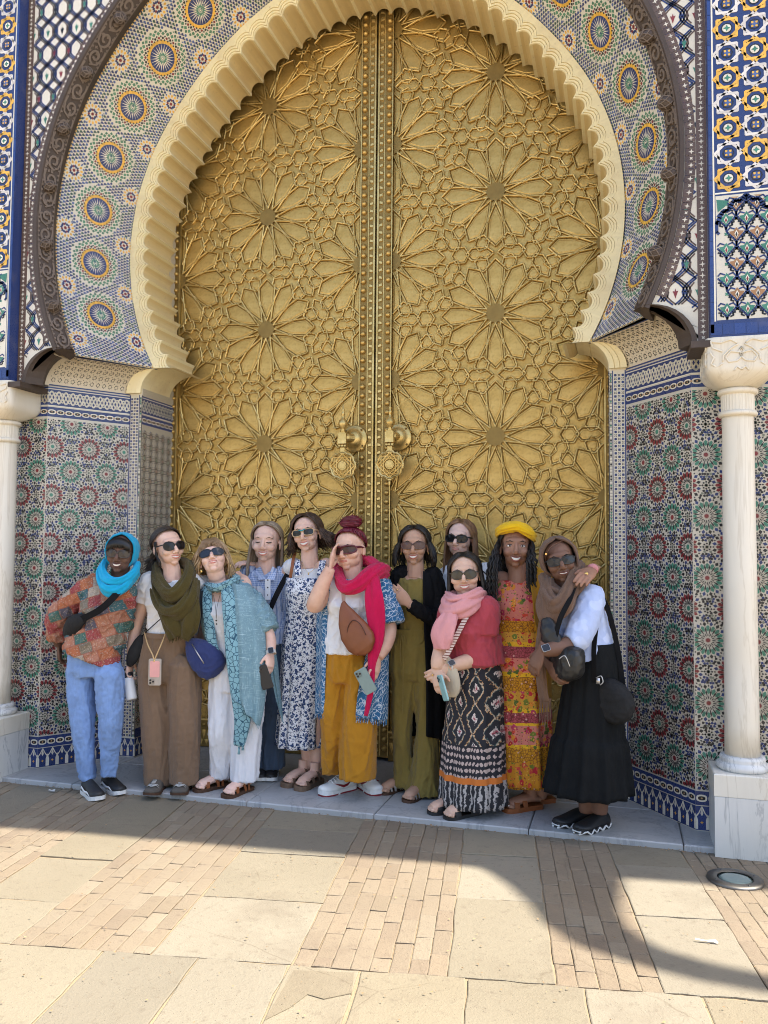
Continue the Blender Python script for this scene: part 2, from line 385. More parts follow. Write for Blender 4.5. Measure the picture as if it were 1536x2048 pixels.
# in-ground lamp
lt = thing('ground_lamp', 'round steel in-ground lamp with glass lens set in brick paving at right', 'lamp', (2.20, -1.50, -.03))
m = MB(); m.lathe([(.118, -.02), (.125, .004), (.122, .010), (.082, .014), (.078, .010)], n=36, cap=False); m.build('rim', 'steel', lt, True)
m = MB(); m.lathe([(.0801, .006), (.06, .0105), (.03, .013), (.002, .0135)], n=32); m.build('lens', 'lamp_glass', lt, True)
for k in range(4):
    m = MB(); a = k*PI/2+.5; m.sphere((.10*math.cos(a), .10*math.sin(a), .012), .006, 6, 4); m.build('bolt', 'steel', lt)
def litter(name, label, x, y, col, size):
    m = MB(); m.add([(x, y, -.018), (x+size[0], y+size[1]*.2, -.02), (x+size[0]*.9, y+size[1], -.012), (x+size[0]*.3, y+size[1]*.8, -.02), (x+.002, y+size[1]*.6, -.014)], [(0, 1, 2, 3, 4)]); m.add([(x, y, -.024), (x+size[0], y+size[1]*.2, -.024), (x+size[0]*.9, y+size[1], -.024)], [(0, 2, 1)])
    tag(m.build(name, plain('scrap_'+name, col, .7)), label, 'litter')
p = at_z(1412, 1885, -.024); litter('paper_strip', 'thin white paper strip lying on stone slab in sunlight', p[0]-.04, p[1], (.55, .53, .48), (.085, .010))
p = at_z(101, 1583, -.024); litter('paper_scrap', 'small crumpled pale scrap on shaded paving beside black sneakers', p[0]-.02, p[1], (.5, .5, .48), (.045, .02))

# ================================================================ the gate
JIN, JOUT, D1, XO, D2 = 1.636, 1.739, .451, 2.079, .914
AC = 3.62                       # height of the arch centres
def az(r, t):
    """height on an arch of radius r at angle t: round below, drawn up towards the crown"""
    q = max(0.0, math.sin(t)-.55)/.45; return AC+r*math.sin(t)+.17*q*q
ZA, ZB = 2.60, 2.78             # corbel from ZB down to ZA
gate = thing('palace_gate', 'tiled horseshoe gateway with scalloped cream arch around bronze doors', 'gateway', (0, 0, 0))

class Mos:
    """coloured tiles standing proud of a surface given by f(u,v)"""
    def __init__(s, f, flatn=None, bounds=None): s.f = f; s.m = MB(); s.fn = flatn; s.bd = bounds
    def nrm(s, u, v):
        if s.fn is not None: return s.fn
        e = 1e-3; p = np.array(s.f(u, v)); a = np.array(s.f(u+e, v))-p; b = np.array(s.f(u, v+e))-p
        n = np.cross(a, b); return n/np.linalg.norm(n)
    def poly(s, pts, col, h=.0018, side=True):
        if s.bd:
            b = s.bd
            if not all(b[0] <= p[0] <= b[1] and b[2] <= p[1] <= b[3] for p in pts):
                pts = clip(pts, *b)
                if len(pts) < 3: return
        cu = sum(p[0] for p in pts)/len(pts); cv = sum(p[1] for p in pts)/len(pts); n = s.nrm(cu, cv)
        P = [np.array(s.f(*p)) for p in pts]; k = len(P)
        hi = [p+n*h for p in P]
        if side and h > .0012: s.m.add([p-n*.0006 for p in P]+hi, [tuple(range(k, 2*k))]+[(i, (i+1) % k, k+(i+1) % k, k+i) for i in range(k)], jit(col))
        else: s.m.add(hi, [tuple(range(k))], jit(col))
    def at(s, c, a, pts, col, h=.0018, side=True):
        ca, sa = math.cos(a), math.sin(a)
        s.poly([(c[0]+x*ca-y*sa, c[1]+x*sa+y*ca) for x, y in pts], col, h, side)
    def star(s, c, n, r0, r1, col, a0=0, h=.0018, side=True):
        s.poly([(c[0]+(r0 if i % 2 == 0 else r1)*math.cos(a0+PI*i/n), c[1]+(r0 if i % 2 == 0 else r1)*math.sin(a0+PI*i/n)) for i in range(2*n)], col, h, side)
    def disc(s, c, r, col, n=12, h=.0018): s.poly([(c[0]+r*math.cos(2*PI*i/n), c[1]+r*math.sin(2*PI*i/n)) for i in range(n)], col, h)
    def rect(s, u0, u1, v0, v1, col, h=.001, n=1):
        for i in range(n):
            a, b = u0+(u1-u0)*i/n, u0+(u1-u0)*(i+1)/n; s.poly([(a, v0), (b, v0), (b, v1), (a, v1)], col, h)
    def line(s, pts, w, col, h=.002, side=False):
        for i in range(len(pts)-1):
            (x0, y0), (x1, y1) = pts[i], pts[i+1]; L = math.hypot(x1-x0, y1-y0)
            if L < 1e-6: continue
            nx, ny = -(y1-y0)/L*w/2, (x1-x0)/L*w/2; ex, ey = (x1-x0)/L*w*.18, (y1-y0)/L*w*.18
            s.poly([(x0-ex+nx, y0-ey+ny), (x0-ex-nx, y0-ey-ny), (x1+ex-nx, y1+ey-ny), (x1+ex+nx, y1+ey+ny)], col, h, side)
    def build(s, name, parent, k='stuff'):
        o = s.m.build(name, 'zellige', parent, fix=False)
        if k: o['kind'] = k
        return o
def sheet(f, u0, u1, v0, v1, nu, nv, name, mat, parent, col=W_, flip=False, smooth=True):
    m = MB(); V = [f(u0+(u1-u0)*i/nu, v0+(v1-v0)*j/nv) for j in range(nv+1) for i in range(nu+1)]
    F = [(j*(nu+1)+i, j*(nu+1)+i+1, (j+1)*(nu+1)+i+1, (j+1)*(nu+1)+i) for j in range(nv) for i in range(nu)]
    m.add(V, F, col); return m.build(name, mat, parent, smooth, fix=False)

# ---- lower walls: splays with rosette mosaic
LA, LB = .25, .334
def rosette_pts(M, c, R, c1, c2):
    M.star(c, 16, .17*R, .10*R, c1)
    for k in range(16):
        a = k*PI/8; b = a+PI/16
        M.at(c, a, [(.21*R, 0), (.29*R, -.034*R), (.46*R, 0), (.29*R, .034*R)], K_)
        M.at(c, a, [(.50*R, 0), (.60*R, -.070*R), (.78*R, -.098*R), (.88*R, 0), (.78*R, .098*R), (.60*R, .070*R)], c2)
        M.at(c, b, [(.30*R, 0), (.62*R, -.048*R), (.82*R, 0), (.62*R, .048*R)], K_)
        M.at(c, b, [(.82*R, 0), (.95*R, -.105*R), (1.09*R, 0), (.95*R, .105*R)], N_ if k % 2 else K_)
        M.at(c, a, [(.93*R, 0), (1.0*R, -.05*R), (1.08*R, 0), (1.0*R, .05*R)], K_)
def mosaic_wall(name, f, n, length, z0, z1, parent, u_off, v_off, nu=1):
    bd = (.003, length-.003, z0+.004, z1-.004); M = Mos(f, n, bd); R = .092; cs = []
    for i in range(-2, int(length/LA)+3):
        for j in range(-1, int((z1-z0)/LB)+3):
            for half in (0, 1):
                c = (u_off+(i+.5*half)*LA, z0+v_off+(j+.5*half)*LB)
                if not (-R < c[0] < length+R and z0-R < c[1] < z1+R): continue
                cs.append(c); S = Mos(f, n, bd); rosette_pts(S, c, R, R_ if half == 0 else G_, G_ if half == 0 else R_)
                if S.m.f: S.build('rosette', parent, None)
    random.seed(17); p_ = .0147; knots = []
    for c in cs:
        knots += [(c[0]+LA/2, c[1]), (c[0]-LA/2, c[1])]
    for k in knots:
        M.star(k, 8, .012, .006, GG_)
        for q in range(8): M.at(k, q*PI/4, [(.0135, 0), (.018, -.0058), (.025, 0), (.018, .0058)], K_)
    for j in range(int((z1-z0)/(p_*.866))+1):
        for i in range(int(length/p_)+1):
            u, v = (i+.5*(j % 2))*p_, z0+j*p_*.866; d = min(((u-c[0])**2+(v-c[1])**2 for c in cs), default=9)
            if d < (R*1.12)**2 or min((u-k[0])**2+(v-k[1])**2 for k in knots) < .028**2: continue
            u += random.uniform(-.0024, .0024); v += random.uniform(-.0024, .0024)
            if (i+j) % 3 == 0: M.star((u, v), 5, .0098, .0056, random.choice((K_, K_, N_)), random.uniform(0, 6), .0016, False)
            else: M.star((u, v), random.choice((3, 4)), .0088, .0066, random.choice((K_, K_, N_, N_, GG_)), random.uniform(0, 6), .0016, False)
    M.build('mosaic_tiles', parent)

def bands(M, length, zt0, zt1, zc0, zc1, nseg=1):
    """interlaced arch band zt0..zt1 over a chain band zc0..zc1"""
    h = zt1-zt0; M.rect(0, length, zt0, zt1, N_, .001, nseg); P = .105; A = h*.36; k = int(length/P)+1; P = length/k; mid = (zt0+zt1)/2
    for ph in (0, .5):
        pts = [(length*i/(k*16), mid+A*math.sin(2*PI*(i/16+ph))) for i in range(k*16+1)]
        M.line(pts, .0115, W_, .0022)
        pts = [(length*i/(k*16), mid+A*.8*math.sin(2*PI*(i/16+ph)+PI/2)) for i in range(k*16+1)]
        M.line(pts, .009, W_, .0026)
    M.rect(0, length, zt1, zt1+.006, W_, .0016, nseg); M.rect(0, length, zt1+.006, zt1+.016, N_, .0016, nseg); M.rect(0, length, zt0-.005, zt0, W_, .0016, nseg)
    M.rect(0, length, zc0, zc1, N_, .001, nseg); k = int(length/.062)+1; P = length/k; mid = (zc0+zc1)/2; h = zc1-zc0
    for i in range(k):
        c = (i+.5)*P; o = [(c+P*.46*math.cos(t), mid+h*.25*math.copysign(abs(math.sin(t))**.6, math.sin(t))) for t in [2*PI*q/16 for q in range(16)]]
        M.poly(o, W_, .0018); M.poly([(c+(x-c)*.68, mid+(y-mid)*.55) for x, y in o], K_, .0026); M.disc((c, mid), h*.07, T_, 8, .0034)
        M.disc((i*P, mid), h*.10, T_, 6, .003)
def dado(M, length, z0, z1, nseg=1):
    M.rect(0, length, z0, z1, N_, .001, nseg); k = max(1, round(length/.062)); P = length/k; h = z1-z0
    for i in range(k+1):
        u = i*P; w = P*.17
        if i < k:
            c = (i+.5)*P
            M.poly([(c, z1-h*.05), (c-P*.12, z1-h*.30), (c, z1-h*.42), (c+P*.12, z1-h*.30)], W_, .0022)
            M.line([(c-P*.5, z0+h*.55), (c-P*.25, z1-h*.28), (c, z1-h*.02)], .006, W_, .003); M.line([(c+P*.5, z0+h*.55), (c+P*.25, z1-h*.28), (c, z1-h*.02)], .006, W_, .003)
            M.star((c, z0+h*.32), 4, .009, .004, Y_, 0, .0022)
        lo = max(u-w, 0); hi = min(u+w, length); M.poly([(lo, z0+h*.04), (hi, z0+h*.04), (hi, z0+h*.42), (min(u, length), z0+h*.68), (lo, z0+h*.42)], W_, .0024)
ZM0, ZM1 = .212, 2.372
def wall_flat(name, f, n, length, parent_part, u_off, v_off):
    # base sheet, frame lines, mosaic, bands
    part = sheet(f, 0, length, 0, ZA, 2, 2, name, 'zellige', gate, (.58, .54, .455), smooth=False)
    mosaic_wall('m', f, n, length, ZM0, ZM1, part, u_off, v_off)
    M = Mos(f, n); bands(M, length, 2.465, 2.575, 2.385, 2.452); M.build('band_tiles', part)
    M = Mos(f, n)
    M.rect(0, length, .135, .208, N_, .001); k = int(length/.062)+1; P = length/k; mid = .1715; h = .073
    for i in range(k):
        c = (i+.5)*P; o = [(c+P*.46*math.cos(t), mid+h*.26*math.copysign(abs(math.sin(t))**.6, math.sin(t))) for t in [2*PI*q/16 for q in range(16)]]
        M.poly(o, W_, .0018); M.poly([(c+(x-c)*.68, mid+(y-mid)*.55) for x, y in o], K_, .0026); M.disc((c, mid), h*.07, T_, 8, .0034)
    dado(M, length, .004, .130); M.build('dado_tiles', part)
    return part
SPL = math.hypot(XO-JOUT, D2-D1)
for sg in (-1, 1):
    d = np.array([sg*(XO-JOUT), -(D2-D1), 0])/SPL; o = np.array([sg*JOUT, -D1, 0.0])
    n = np.array([-sg*(D2-D1), -(XO-JOUT), 0])/SPL
    f = lambda u, v, o=o, d=d: o+d*u+np.array([0, 0, v])
    wall_flat('splay_wall', f, n, SPL, gate, .16, .13)
    # wall behind the column, parallel to the front
    o2 = np.array([sg*XO, -D2, 0.0]); d2 = np.array([sg*1.0, 0, 0]); n2 = np.array([0, -1.0, 0]); f2 = lambda u, v, o=o2, d=d2: o+d*u+np.array([0, 0, v])
    wall_flat('side_wall', f2, n2, .60, gate, .16-SPL+3*LA-.015, .13)
    # narrow front strip of the jamb
    W = JOUT-JIN; o3 = np.array([sg*JIN, -D1, 0.0]); f3 = lambda u, v, o=o3, d=d2: o+d*u+np.array([0, 0, v])
    part = sheet(f3, 0, W, 0, ZB, 1, 1, 'jamb_strip', 'zellige', gate, W_, smooth=False); M = Mos(f3, n2)
    M.rect(W-.008, W-.001, .14, ZA, N_, .0015); M.rect(.021, .026, .14, ZA, N_, .0015); M.rect(0, .004, .14, ZA, K_, .0015)
    z = .15
    while z < ZA-.02: M.disc((.0125, z), .0062, random.choice((W_, W_, G_, K_)), 8, .002); M.rect(.005, .020, z+.0075, z+.0105, K_, .0012); z += .0185
    cw = (W-.037)/3; j = 0; z = .14+cw/2
    while z < ZA-.01:
        for i in range(3):
            c = (.029+(i+.5)*cw, z)
            if (i+j) % 2 == 0: M.star(c, 4, cw*.44, cw*.34, N_, PI/4)
            else:
                for q in range(4): M.at(c, PI/4+q*PI/2, [(cw*.06, 0), (cw*.25, -cw*.13), (cw*.52, 0), (cw*.25, cw*.13)], K_)
        z += cw; j += 1
    dado(M, W, .004, .130); M.build('strip_tiles', part)
    # reveal between strip and door
    o4 = np.array([sg*JIN, -.02, 0.0]); d4 = np.array([0, -1.0, 0]); n4 = np.array([-sg*1.0, 0, 0]); f4 = lambda u, v, o=o4, d=d4: o+d*u+np.array([0, 0, v]); L = D1-.02
    part = sheet(f4, 0, L, 0, ZB, 1, 1, 'jamb_reveal', 'zellige', gate, (.50, .44, .33), smooth=False); M = Mos(f4, n4)
    bands(M, L, 2.465, 2.575, 2.385, 2.452); dado(M, L, .004, .13); M.rect(0, L, .135, .2, N_)
    cell = .082; nv = int((2.37-.21)/cell); 
    for jv in range(nv):
        for iu in range(int(L/cell)):
            c = (.02+(iu+.5)*cell, .215+(jv+.5)*cell)
            M.star(c, 6, .008, .0045, G_ if (iu+jv) % 2 else R_)
            for k in range(12):
                a = k*PI/6; M.at(c, a, [(.012, 0), (.021, -.0042), (.029, 0), (.021, .0042)], (K_ if k % 2 else BR_))
                M.at(c, a+PI/12, [(.030, 0), (.036, -.004), (.042, 0), (.036, .004)], (N_ if k % 3 else K_))
    M.build('reveal_tiles', part)
    # corbel under the tiled arch
    def fc(u, v, sg=sg):
        t = v*PI/2; off = .222*(1-math.cos(t)); x = JOUT+(XO-JOUT)*u/SPL*.985; y = -(D1+(D2-D1)*u/SPL)
        return (sg*(x-off), y, ZA+(ZB-ZA)*math.sin(t))
    part = sheet(fc, -.005, SPL*1.30, 0, 1, 1, 10, 'corbel', 'zellige', gate, (.66, .58, .44)); M = Mos(fc)
    if sg < 0: M.nrm = lambda u, v, _n=Mos.nrm, M_=M: -_n(M_, u, v)
    nu, nv = 13, 5
    for j in range(nv):
        for i in range(nu):
            cu, cv = (i+.5)*SPL/nu, .06+(j+.5)*.88/nv; a, b = SPL/nu*.5, .88/nv*.5
            for k in range(8):
                t = k*PI/4; M.poly([(cu+a*r*math.cos(t+q), cv+b*r*math.sin(t+q)) for r, q in ((.30, 0), (.52, -.26), (.78, 0), (.52, .26))], K_, .0016)
            M.poly([(cu+a*.98, cv+b*.75), (cu+a*.75, cv+b*.98), (cu+a*1.05, cv+b*1.05)], K_, .0014)
    M.rect(0, SPL, 0.0, .03, N_, .0016, 4); M.rect(0, SPL, .965, 1.0, N_, .0016, 4); M.build('corbel_tiles', part)

# ---- tiled cone with medallions between scalloped arch and carved arch
RI, YI, RO, YO = 1.737, -.470, 2.02, -.965
CW = math.hypot(RO-RI, YO-YI); RMID = 1.905
def cone(u, v):
    """u metres of arc at the middle radius from the crown's right springing line, v across from the inner edge"""
    t = u/RMID; k = v/CW; r = RI+(RO-RI)*k; return (r*math.cos(t), YI+(YO-YI)*k, az(r, t))
T0 = math.asin((ZB-AC)/RMID)
U0 = T0*RMID; U1 = (PI-T0)*RMID
# lower edge: the cone is cut level at ZB
def conec(u, v):
    t = u/RMID; k = v/CW; r = RI+(RO-RI)*k
    t0 = math.asin((ZB-AC)/r); lim = T0+.11
    if t < lim: t = t0+(t-T0)*(lim-t0)/(lim-T0)
    elif t > PI-lim: t = PI-t0-((PI-T0)-t)*(lim-t0)/(lim-T0)
    return (r*math.cos(t), YI+(YO-YI)*k, az(r, t))
part = sheet(conec, U0, U1, 0, CW, 140, 2, 'arch_soffit', 'zellige', gate, W_)
M = Mos(conec); M.nrm = lambda u, v, _n=Mos.nrm, M_=M: -_n(M_, u, v)
DM = rad(11.7); MEDS = [rad(-3.6)+DM*i for i in range(-1, 20)]; MEDS = [t for t in MEDS if T0+.09 < t < PI-T0-.09]
# make the row mirror-symmetric: right side angles mirrored to the left
MEDR = [rad(-15.3)+DM*i for i in range(0, 9)]; MEDS = MEDR+[PI-t for t in MEDR]
VC = CW*.50
def medallion(S, c):
    S.disc(c, .086, N_, 32, .0014)
    for k in range(24): S.at(c, k*PI/12, [(.026, -.0048), (.085, 0), (.026, .0048)], W_, .0024)
    S.disc(c, .034, W_, 20, .0028)
    for k in range(16): S.at(c, k*PI/8, [(.010, 0), (.024, -.0046), (.043, 0), (.024, .0046)], G_, .0036)
    S.star(c, 8, .011, .006, G_, 0, .0038); S.disc(c, .005, W_, 8, .0042)
    for k in range(28):
        a = 2*PI*k/28; b = a+PI/28
        S.at(c, a, [(.086, -.0085), (.100, -.0112), (.107, -.004), (.107, .004), (.100, .0112), (.086, .0085)], Y_, .002)
        S.at(c, b, [(.099, 0), (.107, -.006), (.114, 0), (.107, .006)], K_, .0024)
        S.at(c, a, [(.110, 0), (.119, -.0095), (.128, 0), (.119, .0095)], K_ if k % 2 else R_, .002)
        S.at(c, b, [(.121, 0), (.128, -.007), (.135, 0), (.128, .007)], (.06, .08, .07), .002)
        S.at(c, a, [(.133, 0), (.144, -.0125), (.157, 0), (.144, .0125)], (.10, .25, .15), .002)
        S.at(c, b, [(.149, 0), (.158, -.0105), (.169, 0), (.158, .0105)], (.07, .19, .12), .002)
cents = []
for t in MEDS:
    c = (t*RMID, VC); cents.append(c)
    if RO*math.sin(t)+AC > 5.75: continue
    S = Mos(conec); S.nrm = lambda u, v, _n=Mos.nrm, M_=S: -_n(M_, u, v); medallion(S, c); S.build('medallion', part, None)
halfs = [t+DM/2 for t in MEDR]+[rad(-15.3)-DM/2]; halfs = halfs+[PI-t for t in halfs]
small = []
for t in halfs:
    for v in (CW*.12, CW*.88):
        c = (t*RMID, v); small.append(c)
        M.star(c, 8, .013, .008, R_)
        for k in range(8): M.at(c, k*PI/4+PI/8, [(.016, 0), (.024, -.008), (.036, 0), (.024, .008)], R_ if k % 2 else N_); M.at(c, k*PI/4, [(.020, 0), (.029, -.007), (.040, 0), (.029, .007)], N_)
        for k in range(14):
            a = 2*PI*k/14
            if .012 < v+.056*math.sin(a) < CW-.012: M.at(c, a, [(.042, 0), (.048, -.0065), (.058, -.0065), (.062, 0), (.058, .0065), (.048, .0065)], Y_)
            if .012 < v+.07*math.sin(a+.22) < CW-.012: M.at(c, a+PI/14, [(.060, 0), (.068, -.006), (.076, 0), (.068, .006)], B_)
random.seed(5)
st = .0225; rows = int(CW/st)
for i in range(int((U1-U0)/st)+1):
    for j in range(rows+1):
        u = U0+.02+(i+.5*(j % 2))*st; v = .018+j*(CW-.036)/rows
        if not (U0+.012 < u < U1-.012): continue
        dm = min((u-c[0])**2+(v-c[1])**2 for c in cents)**.5; ds = min((u-c[0])**2+(v-c[1])**2 for c in small)**.5
        if dm < .176 or ds < .075: continue
        M.star((u, v), 8, .0104, .0066, random.choice((N_, N_, B_, (.035, .09, .075))), random.uniform(0, 1), .0016, False)
        M.star((u+st/2, v+.011), 4, .0058, .0036, random.choice((B_, N_, (.09, .10, .12), (.07, .19, .12))), 0, .0014, False)
for v0, v1, ca, cb in ((.003, .011, Y_, K_), (CW-.013, CW-.004, Y_, K_)):
    k = int((U1-U0)/.0125)
    for i in range(k): M.poly([(U0+(U1-U0)*(i+.12)/k, v0), (U0+(U1-U0)*(i+.88)/k, v0), (U0+(U1-U0)*(i+.88)/k, v1), (U0+(U1-U0)*(i+.12)/k, v1)], ca if i % 2 else cb, .0016, False)
for a, b in ((U0+.002, U0+.010), (U1-.010, U1-.002)):
    for i in range(40): M.poly([(a, CW*(i+.1)/40), (b, CW*(i+.1)/40), (b, CW*(i+.9)/40), (a, CW*(i+.9)/40)], Y_ if i % 2 else K_, .0016, False)
M.build('soffit_tiles', part)

# ---- scalloped plaster arch
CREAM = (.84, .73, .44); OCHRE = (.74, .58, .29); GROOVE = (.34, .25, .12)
RT, YF, YBK = 1.598, -.476, -.09      # cusp radius, front and back
TT0 = math.asin((ZB-AC)/RT)
NL = 29; STEP = (PI/2-TT0)/NL
def scal(t, off=0.0):
    """radius of the scalloped edge, pushed outward by off"""
    q = (t-TT0)/STEP; q = q-math.floor(q); x = abs(q-.5)*2         # 0 mid lobe, 1 at cusp
    w = .86; d = .050*math.sqrt(max(0.0, 1-(x/w)**2)) if x < w else 0.0
    return RT+d*max(.35, 1-off*6)+off
SUB = 10
TH = [TT0+STEP*i/SUB for i in range(NL*SUB*2+1)]
m = MB(); ring = lambda off, y: [(scal(t, off)*math.cos(t), y, az(scal(t, off), t)) for t in TH]
ring0 = ring
def ring(off, y):
    out = []
    for x, y_, z in ring0(off, y):
        if z < ZB: r = math.hypot(x, z-AC); x = math.copysign(math.sqrt(max(r*r-(AC-ZB)**2, .01)), x); z = ZB
        out.append((x, y_, z))
    return out
prof = [ring(.0, YBK), ring(.0, YF+.010), ring(.005, YF), ring(.018, YF), ring(.0185, YF+.006), ring(.0215, YF+.006), ring(.022, YF-.006), ring(.042, YF-.006), ring(.0425, YF+.001), ring(.0455, YF+.001), ring(.046, YF-.012), ring(.066, YF-.012), ring(.0665, YF-.007), ring(.069, YF-.007), ring(.0695, YF-.017)]
outer = [[((RI*1.001*math.cos(t), y, az(RI*1.001, t)) if AC+RI*math.sin(t) > ZB else (math.copysign(math.sqrt(RI*RI-(AC-ZB)**2), math.cos(t)), y, ZB)) for t in TH] for y in (YF-.017, -.05)]
V = [p for r in prof+outer for p in r]; nT = len(TH); F = []; Cc = []
for i in range(len(prof)+1):
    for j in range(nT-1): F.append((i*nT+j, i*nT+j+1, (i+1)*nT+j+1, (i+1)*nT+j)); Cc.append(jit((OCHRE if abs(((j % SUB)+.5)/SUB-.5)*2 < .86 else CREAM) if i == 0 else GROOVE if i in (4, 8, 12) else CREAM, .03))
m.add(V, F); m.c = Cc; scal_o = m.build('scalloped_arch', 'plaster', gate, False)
# soft shading for the channels only would need custom normals; the lobes are fine enough facets
# foot of the plaster arch: a concave corbel each side
for sg in (-1, 1):
    m = MB(); R = []
    for i in range(9):
        t = i/8*PI/2; off = .20*(1-math.cos(t)); z = ZA+.01+(ZB+.012-ZA)*math.sin(t)
        xa = JIN+.004-.205*(1-math.cos(t)); xb = JOUT+.006-.222*(1-math.cos(t)); g_ = .004*math.sin(i*2.1)
        R.append([(sg*xa, YF+g_*.3, z), (sg*(xa+.03), YF-.012, z), (sg*(xa+.034), YF-.006, z), (sg*(xa+.062), YF-.014, z), (sg*(xa+.066), YF-.008, z), (sg*xb, YF-.017, z), (sg*xb, -.05, z), (sg*xa, -.08, z)])
    m.rings(R); m.c = [jit(CREAM, .03)]*len(m.f); m.build('arch_foot', 'plaster', gate)
# ---- plaster above the doors behind the scallops is the door itself; close the jamb above the strip
# ---- carved dark arch
RC0, YC0, RC1, YC1 = 1.962, -1.060, 2.012, -1.150
CCW = math.hypot(RC1-RC0, YC1-YC0); TC0 = math.asin((ZB-AC)/RC1)
def carv(u, v):
    t = u/RC1; k = v/CCW; r = RC0+(RC1-RC0)*k; return (r*math.cos(t), YC0+(YC1-YC0)*k, az(r, t))
UC0, UC1 = TC0*RC1, (PI-TC0)*RC1
ca = MB(); R = []
for i in range(121):
    t = TC0+(PI-2*TC0)*i/120
    R.append([(r*math.cos(t), y, az(r, t)) for r, y in ((RO-.002, YO+.004), (RC0, YC0), (RC1, YC1), (RC1+.005, YC1-.010), (RC1+.028, YC1-.012), (RC1+.032, -1.10), (RC1+.06, -.95), (RO+.02, -.95))])
ca.rings(R); carved = ca.build('carved_arch', 'carved_wood', gate)
M = Mos(carv); M.nrm = lambda u, v, _n=Mos.nrm, M_=M: -_n(M_, u, v)
k = 64; P = (UC1-UC0)/k
for i in range(k):
    c = (UC0+(i+.5)*P, CCW*.5); sgn = 1 if i % 2 else -1
    M.line([(c[0]+P*.40*(1-.055*q)*math.cos(sgn*(q*.52)), c[1]+CCW*.36*(1-.055*q)*math.sin(sgn*(q*.52))) for q in range(14)], .013, (.2, .15, .12), .010, True)
    M.line([(c[0]-P*.5, c[1]-sgn*CCW*.40), (c[0]-P*.15, c[1]-sgn*CCW*.44), (c[0]+P*.3, c[1]-sgn*CCW*.30), (c[0]+P*.5, c[1]+sgn*CCW*.1)], .010, (.2, .15, .12), .009, True)
    for q in range(5): M.star((c[0]+P*random.uniform(-.45, .45), c[1]+CCW*random.uniform(-.42, .42)), 4, .013, .006, (.2, .15, .12), random.uniform(0, 1), .008)
    for q in range(4): M.disc((c[0]+P*(q-1.5)*.25, CCW*.06), .008, (.2, .15, .12), 6, .007); M.disc((c[0]+P*(q-1.5)*.25, CCW*.94), .008, (.2, .15, .12), 6, .007)
M.rect(UC0, UC1, CCW*.005, CCW*.03, (.2, .15, .12), .006, 90); M.rect(UC0, UC1, CCW*.97, CCW*.995, (.2, .15, .12), .006, 90)
o = M.m.build('carved_scrolls', 'carved_relief', carved, fix=False); kind(o, 'stuff')
bulb = MB()
bulb.lathe([(.004, -.05), (.022, -.044), (.036, -.024), (.040, 0), (.034, .024), (.020, .042), (.006, .05)], n=12)
bmesh_b = bulb.mesh('bulb', True); bmesh_b.materials.append(MATS['carved_wood'])
rib = MB()
for q in range(6):
    a = q*PI/3; rib.tube([(.041*math.sin(t)*math.cos(a+t), .041*math.sin(t)*math.sin(a+t), -.052*math.cos(t)) for t in [PI*w/8 for w in range(9)]], .0032, 4)
    rib.tube([(.041*math.sin(t)*math.cos(a-t), .041*math.sin(t)*math.sin(a-t), -.052*math.cos(t)) for t in [PI*w/8 for w in range(9)]], .0032, 4)
ribm = rib.mesh('lattice', False); ribm.materials.append(MATS['carved_relief'])
for deg in (-16, -3.5, 8, 19.5, 31, 43, 55):
    for sg in (-1, 1):
        t = rad(deg); p = Vector((sg*(RC0+.012)*math.cos(t), YC0-.055, AC+(RC0+.012)*math.sin(t)))
        b = link('bulb', bmesh_b, carved); b.location = p; ax = Vector((-sg*math.cos(t), -.45, -math.sin(t))); b.rotation_euler = ax.to_track_quat('Z', 'Y').to_euler()
        l2 = link('lattice', ribm, carved); l2.location = p; l2.rotation_euler = b.rotation_euler
# feet of the carved arch
for sg in (-1, 1):
    m = MB(); R = []
    for i in range(9):
        t = i/8*PI/2; z = 2.565+(ZB+.010-2.565)*math.sin(t); w = 1-math.cos(t); dx_ = .235*(1-w)
        R.append([(sg*(1.840+dx_), -.96, z), (sg*(1.771+dx_), YC0, z), (sg*(1.826+dx_), YC1, z), (sg*(1.831+dx_), YC1-.011, z), (sg*(1.857+dx_), YC1-.013, z), (sg*(1.865+dx_), -1.10, z), (sg*(1.90+dx_), -.95, z)])
    m.rings(R); m.build('carved_foot', 'carved_wood', carved)
    m = MB(); m.box((sg*2.115, -1.085, 2.548), (.12, .27, .035)); m.build('carved_foot', 'carved_wood', carved)

# ---- spandrel above the carved arch
YS = -1.135; XB = 2.150; ZT = 6.2
def spand(u, v): return (u, YS, v)
m = MB(); th = [TC0+(PI-2*TC0)*i/160 for i in range(161)]; V = []; F = []
for t in th:
    r = RC1+.02; a = (r*math.cos(t), az(r, t)); k = min(XB/abs(math.cos(t)) if abs(math.cos(t)) > 1e-6 else 1e9, (ZT-AC)/math.sin(t) if math.sin(t) > 1e-6 else 1e9)
    k = max(k, r); b = (k*math.cos(t), AC+k*math.sin(t)); V += [(a[0], YS, a[1]), (b[0], YS, b[1])]
F = [(2*i, 2*i+1, 2*i+3, 2*i+2) for i in range(160)]
m.add(V, F, W_)
for sg in (-1, 1): m.add([(sg*XB, YS, ZT), (sg*XB, YS, 5.6), (sg*1.7, YS, ZT)], [(0, 1, 2)], W_)
for sg in (-1, 1):      # lower corner beside the foot
    tb = th[0]; r = RC1+.03; xs = [(r*math.cos(tb), AC+r*math.sin(tb))]; kk = XB/math.cos(tb)
    cv = [(sg*(1.834+.235*math.cos(q*PI/12)), YS, 2.565+.225*math.sin(q*PI/12)) for q in range(7)]; m.add(cv+[(sg*xs[0][0], YS, xs[0][1]), (sg*XB, YS, AC+kk*math.sin(tb)), (sg*XB, YS, 2.56)], [(9, i, i+1) for i in range(6)]+[(9, 6, 7, 8)], W_)
spo = m.build('spandrel', 'zellige', gate, fix=False)
M = Mos(spand, np.array([0, -1.0, 0]))
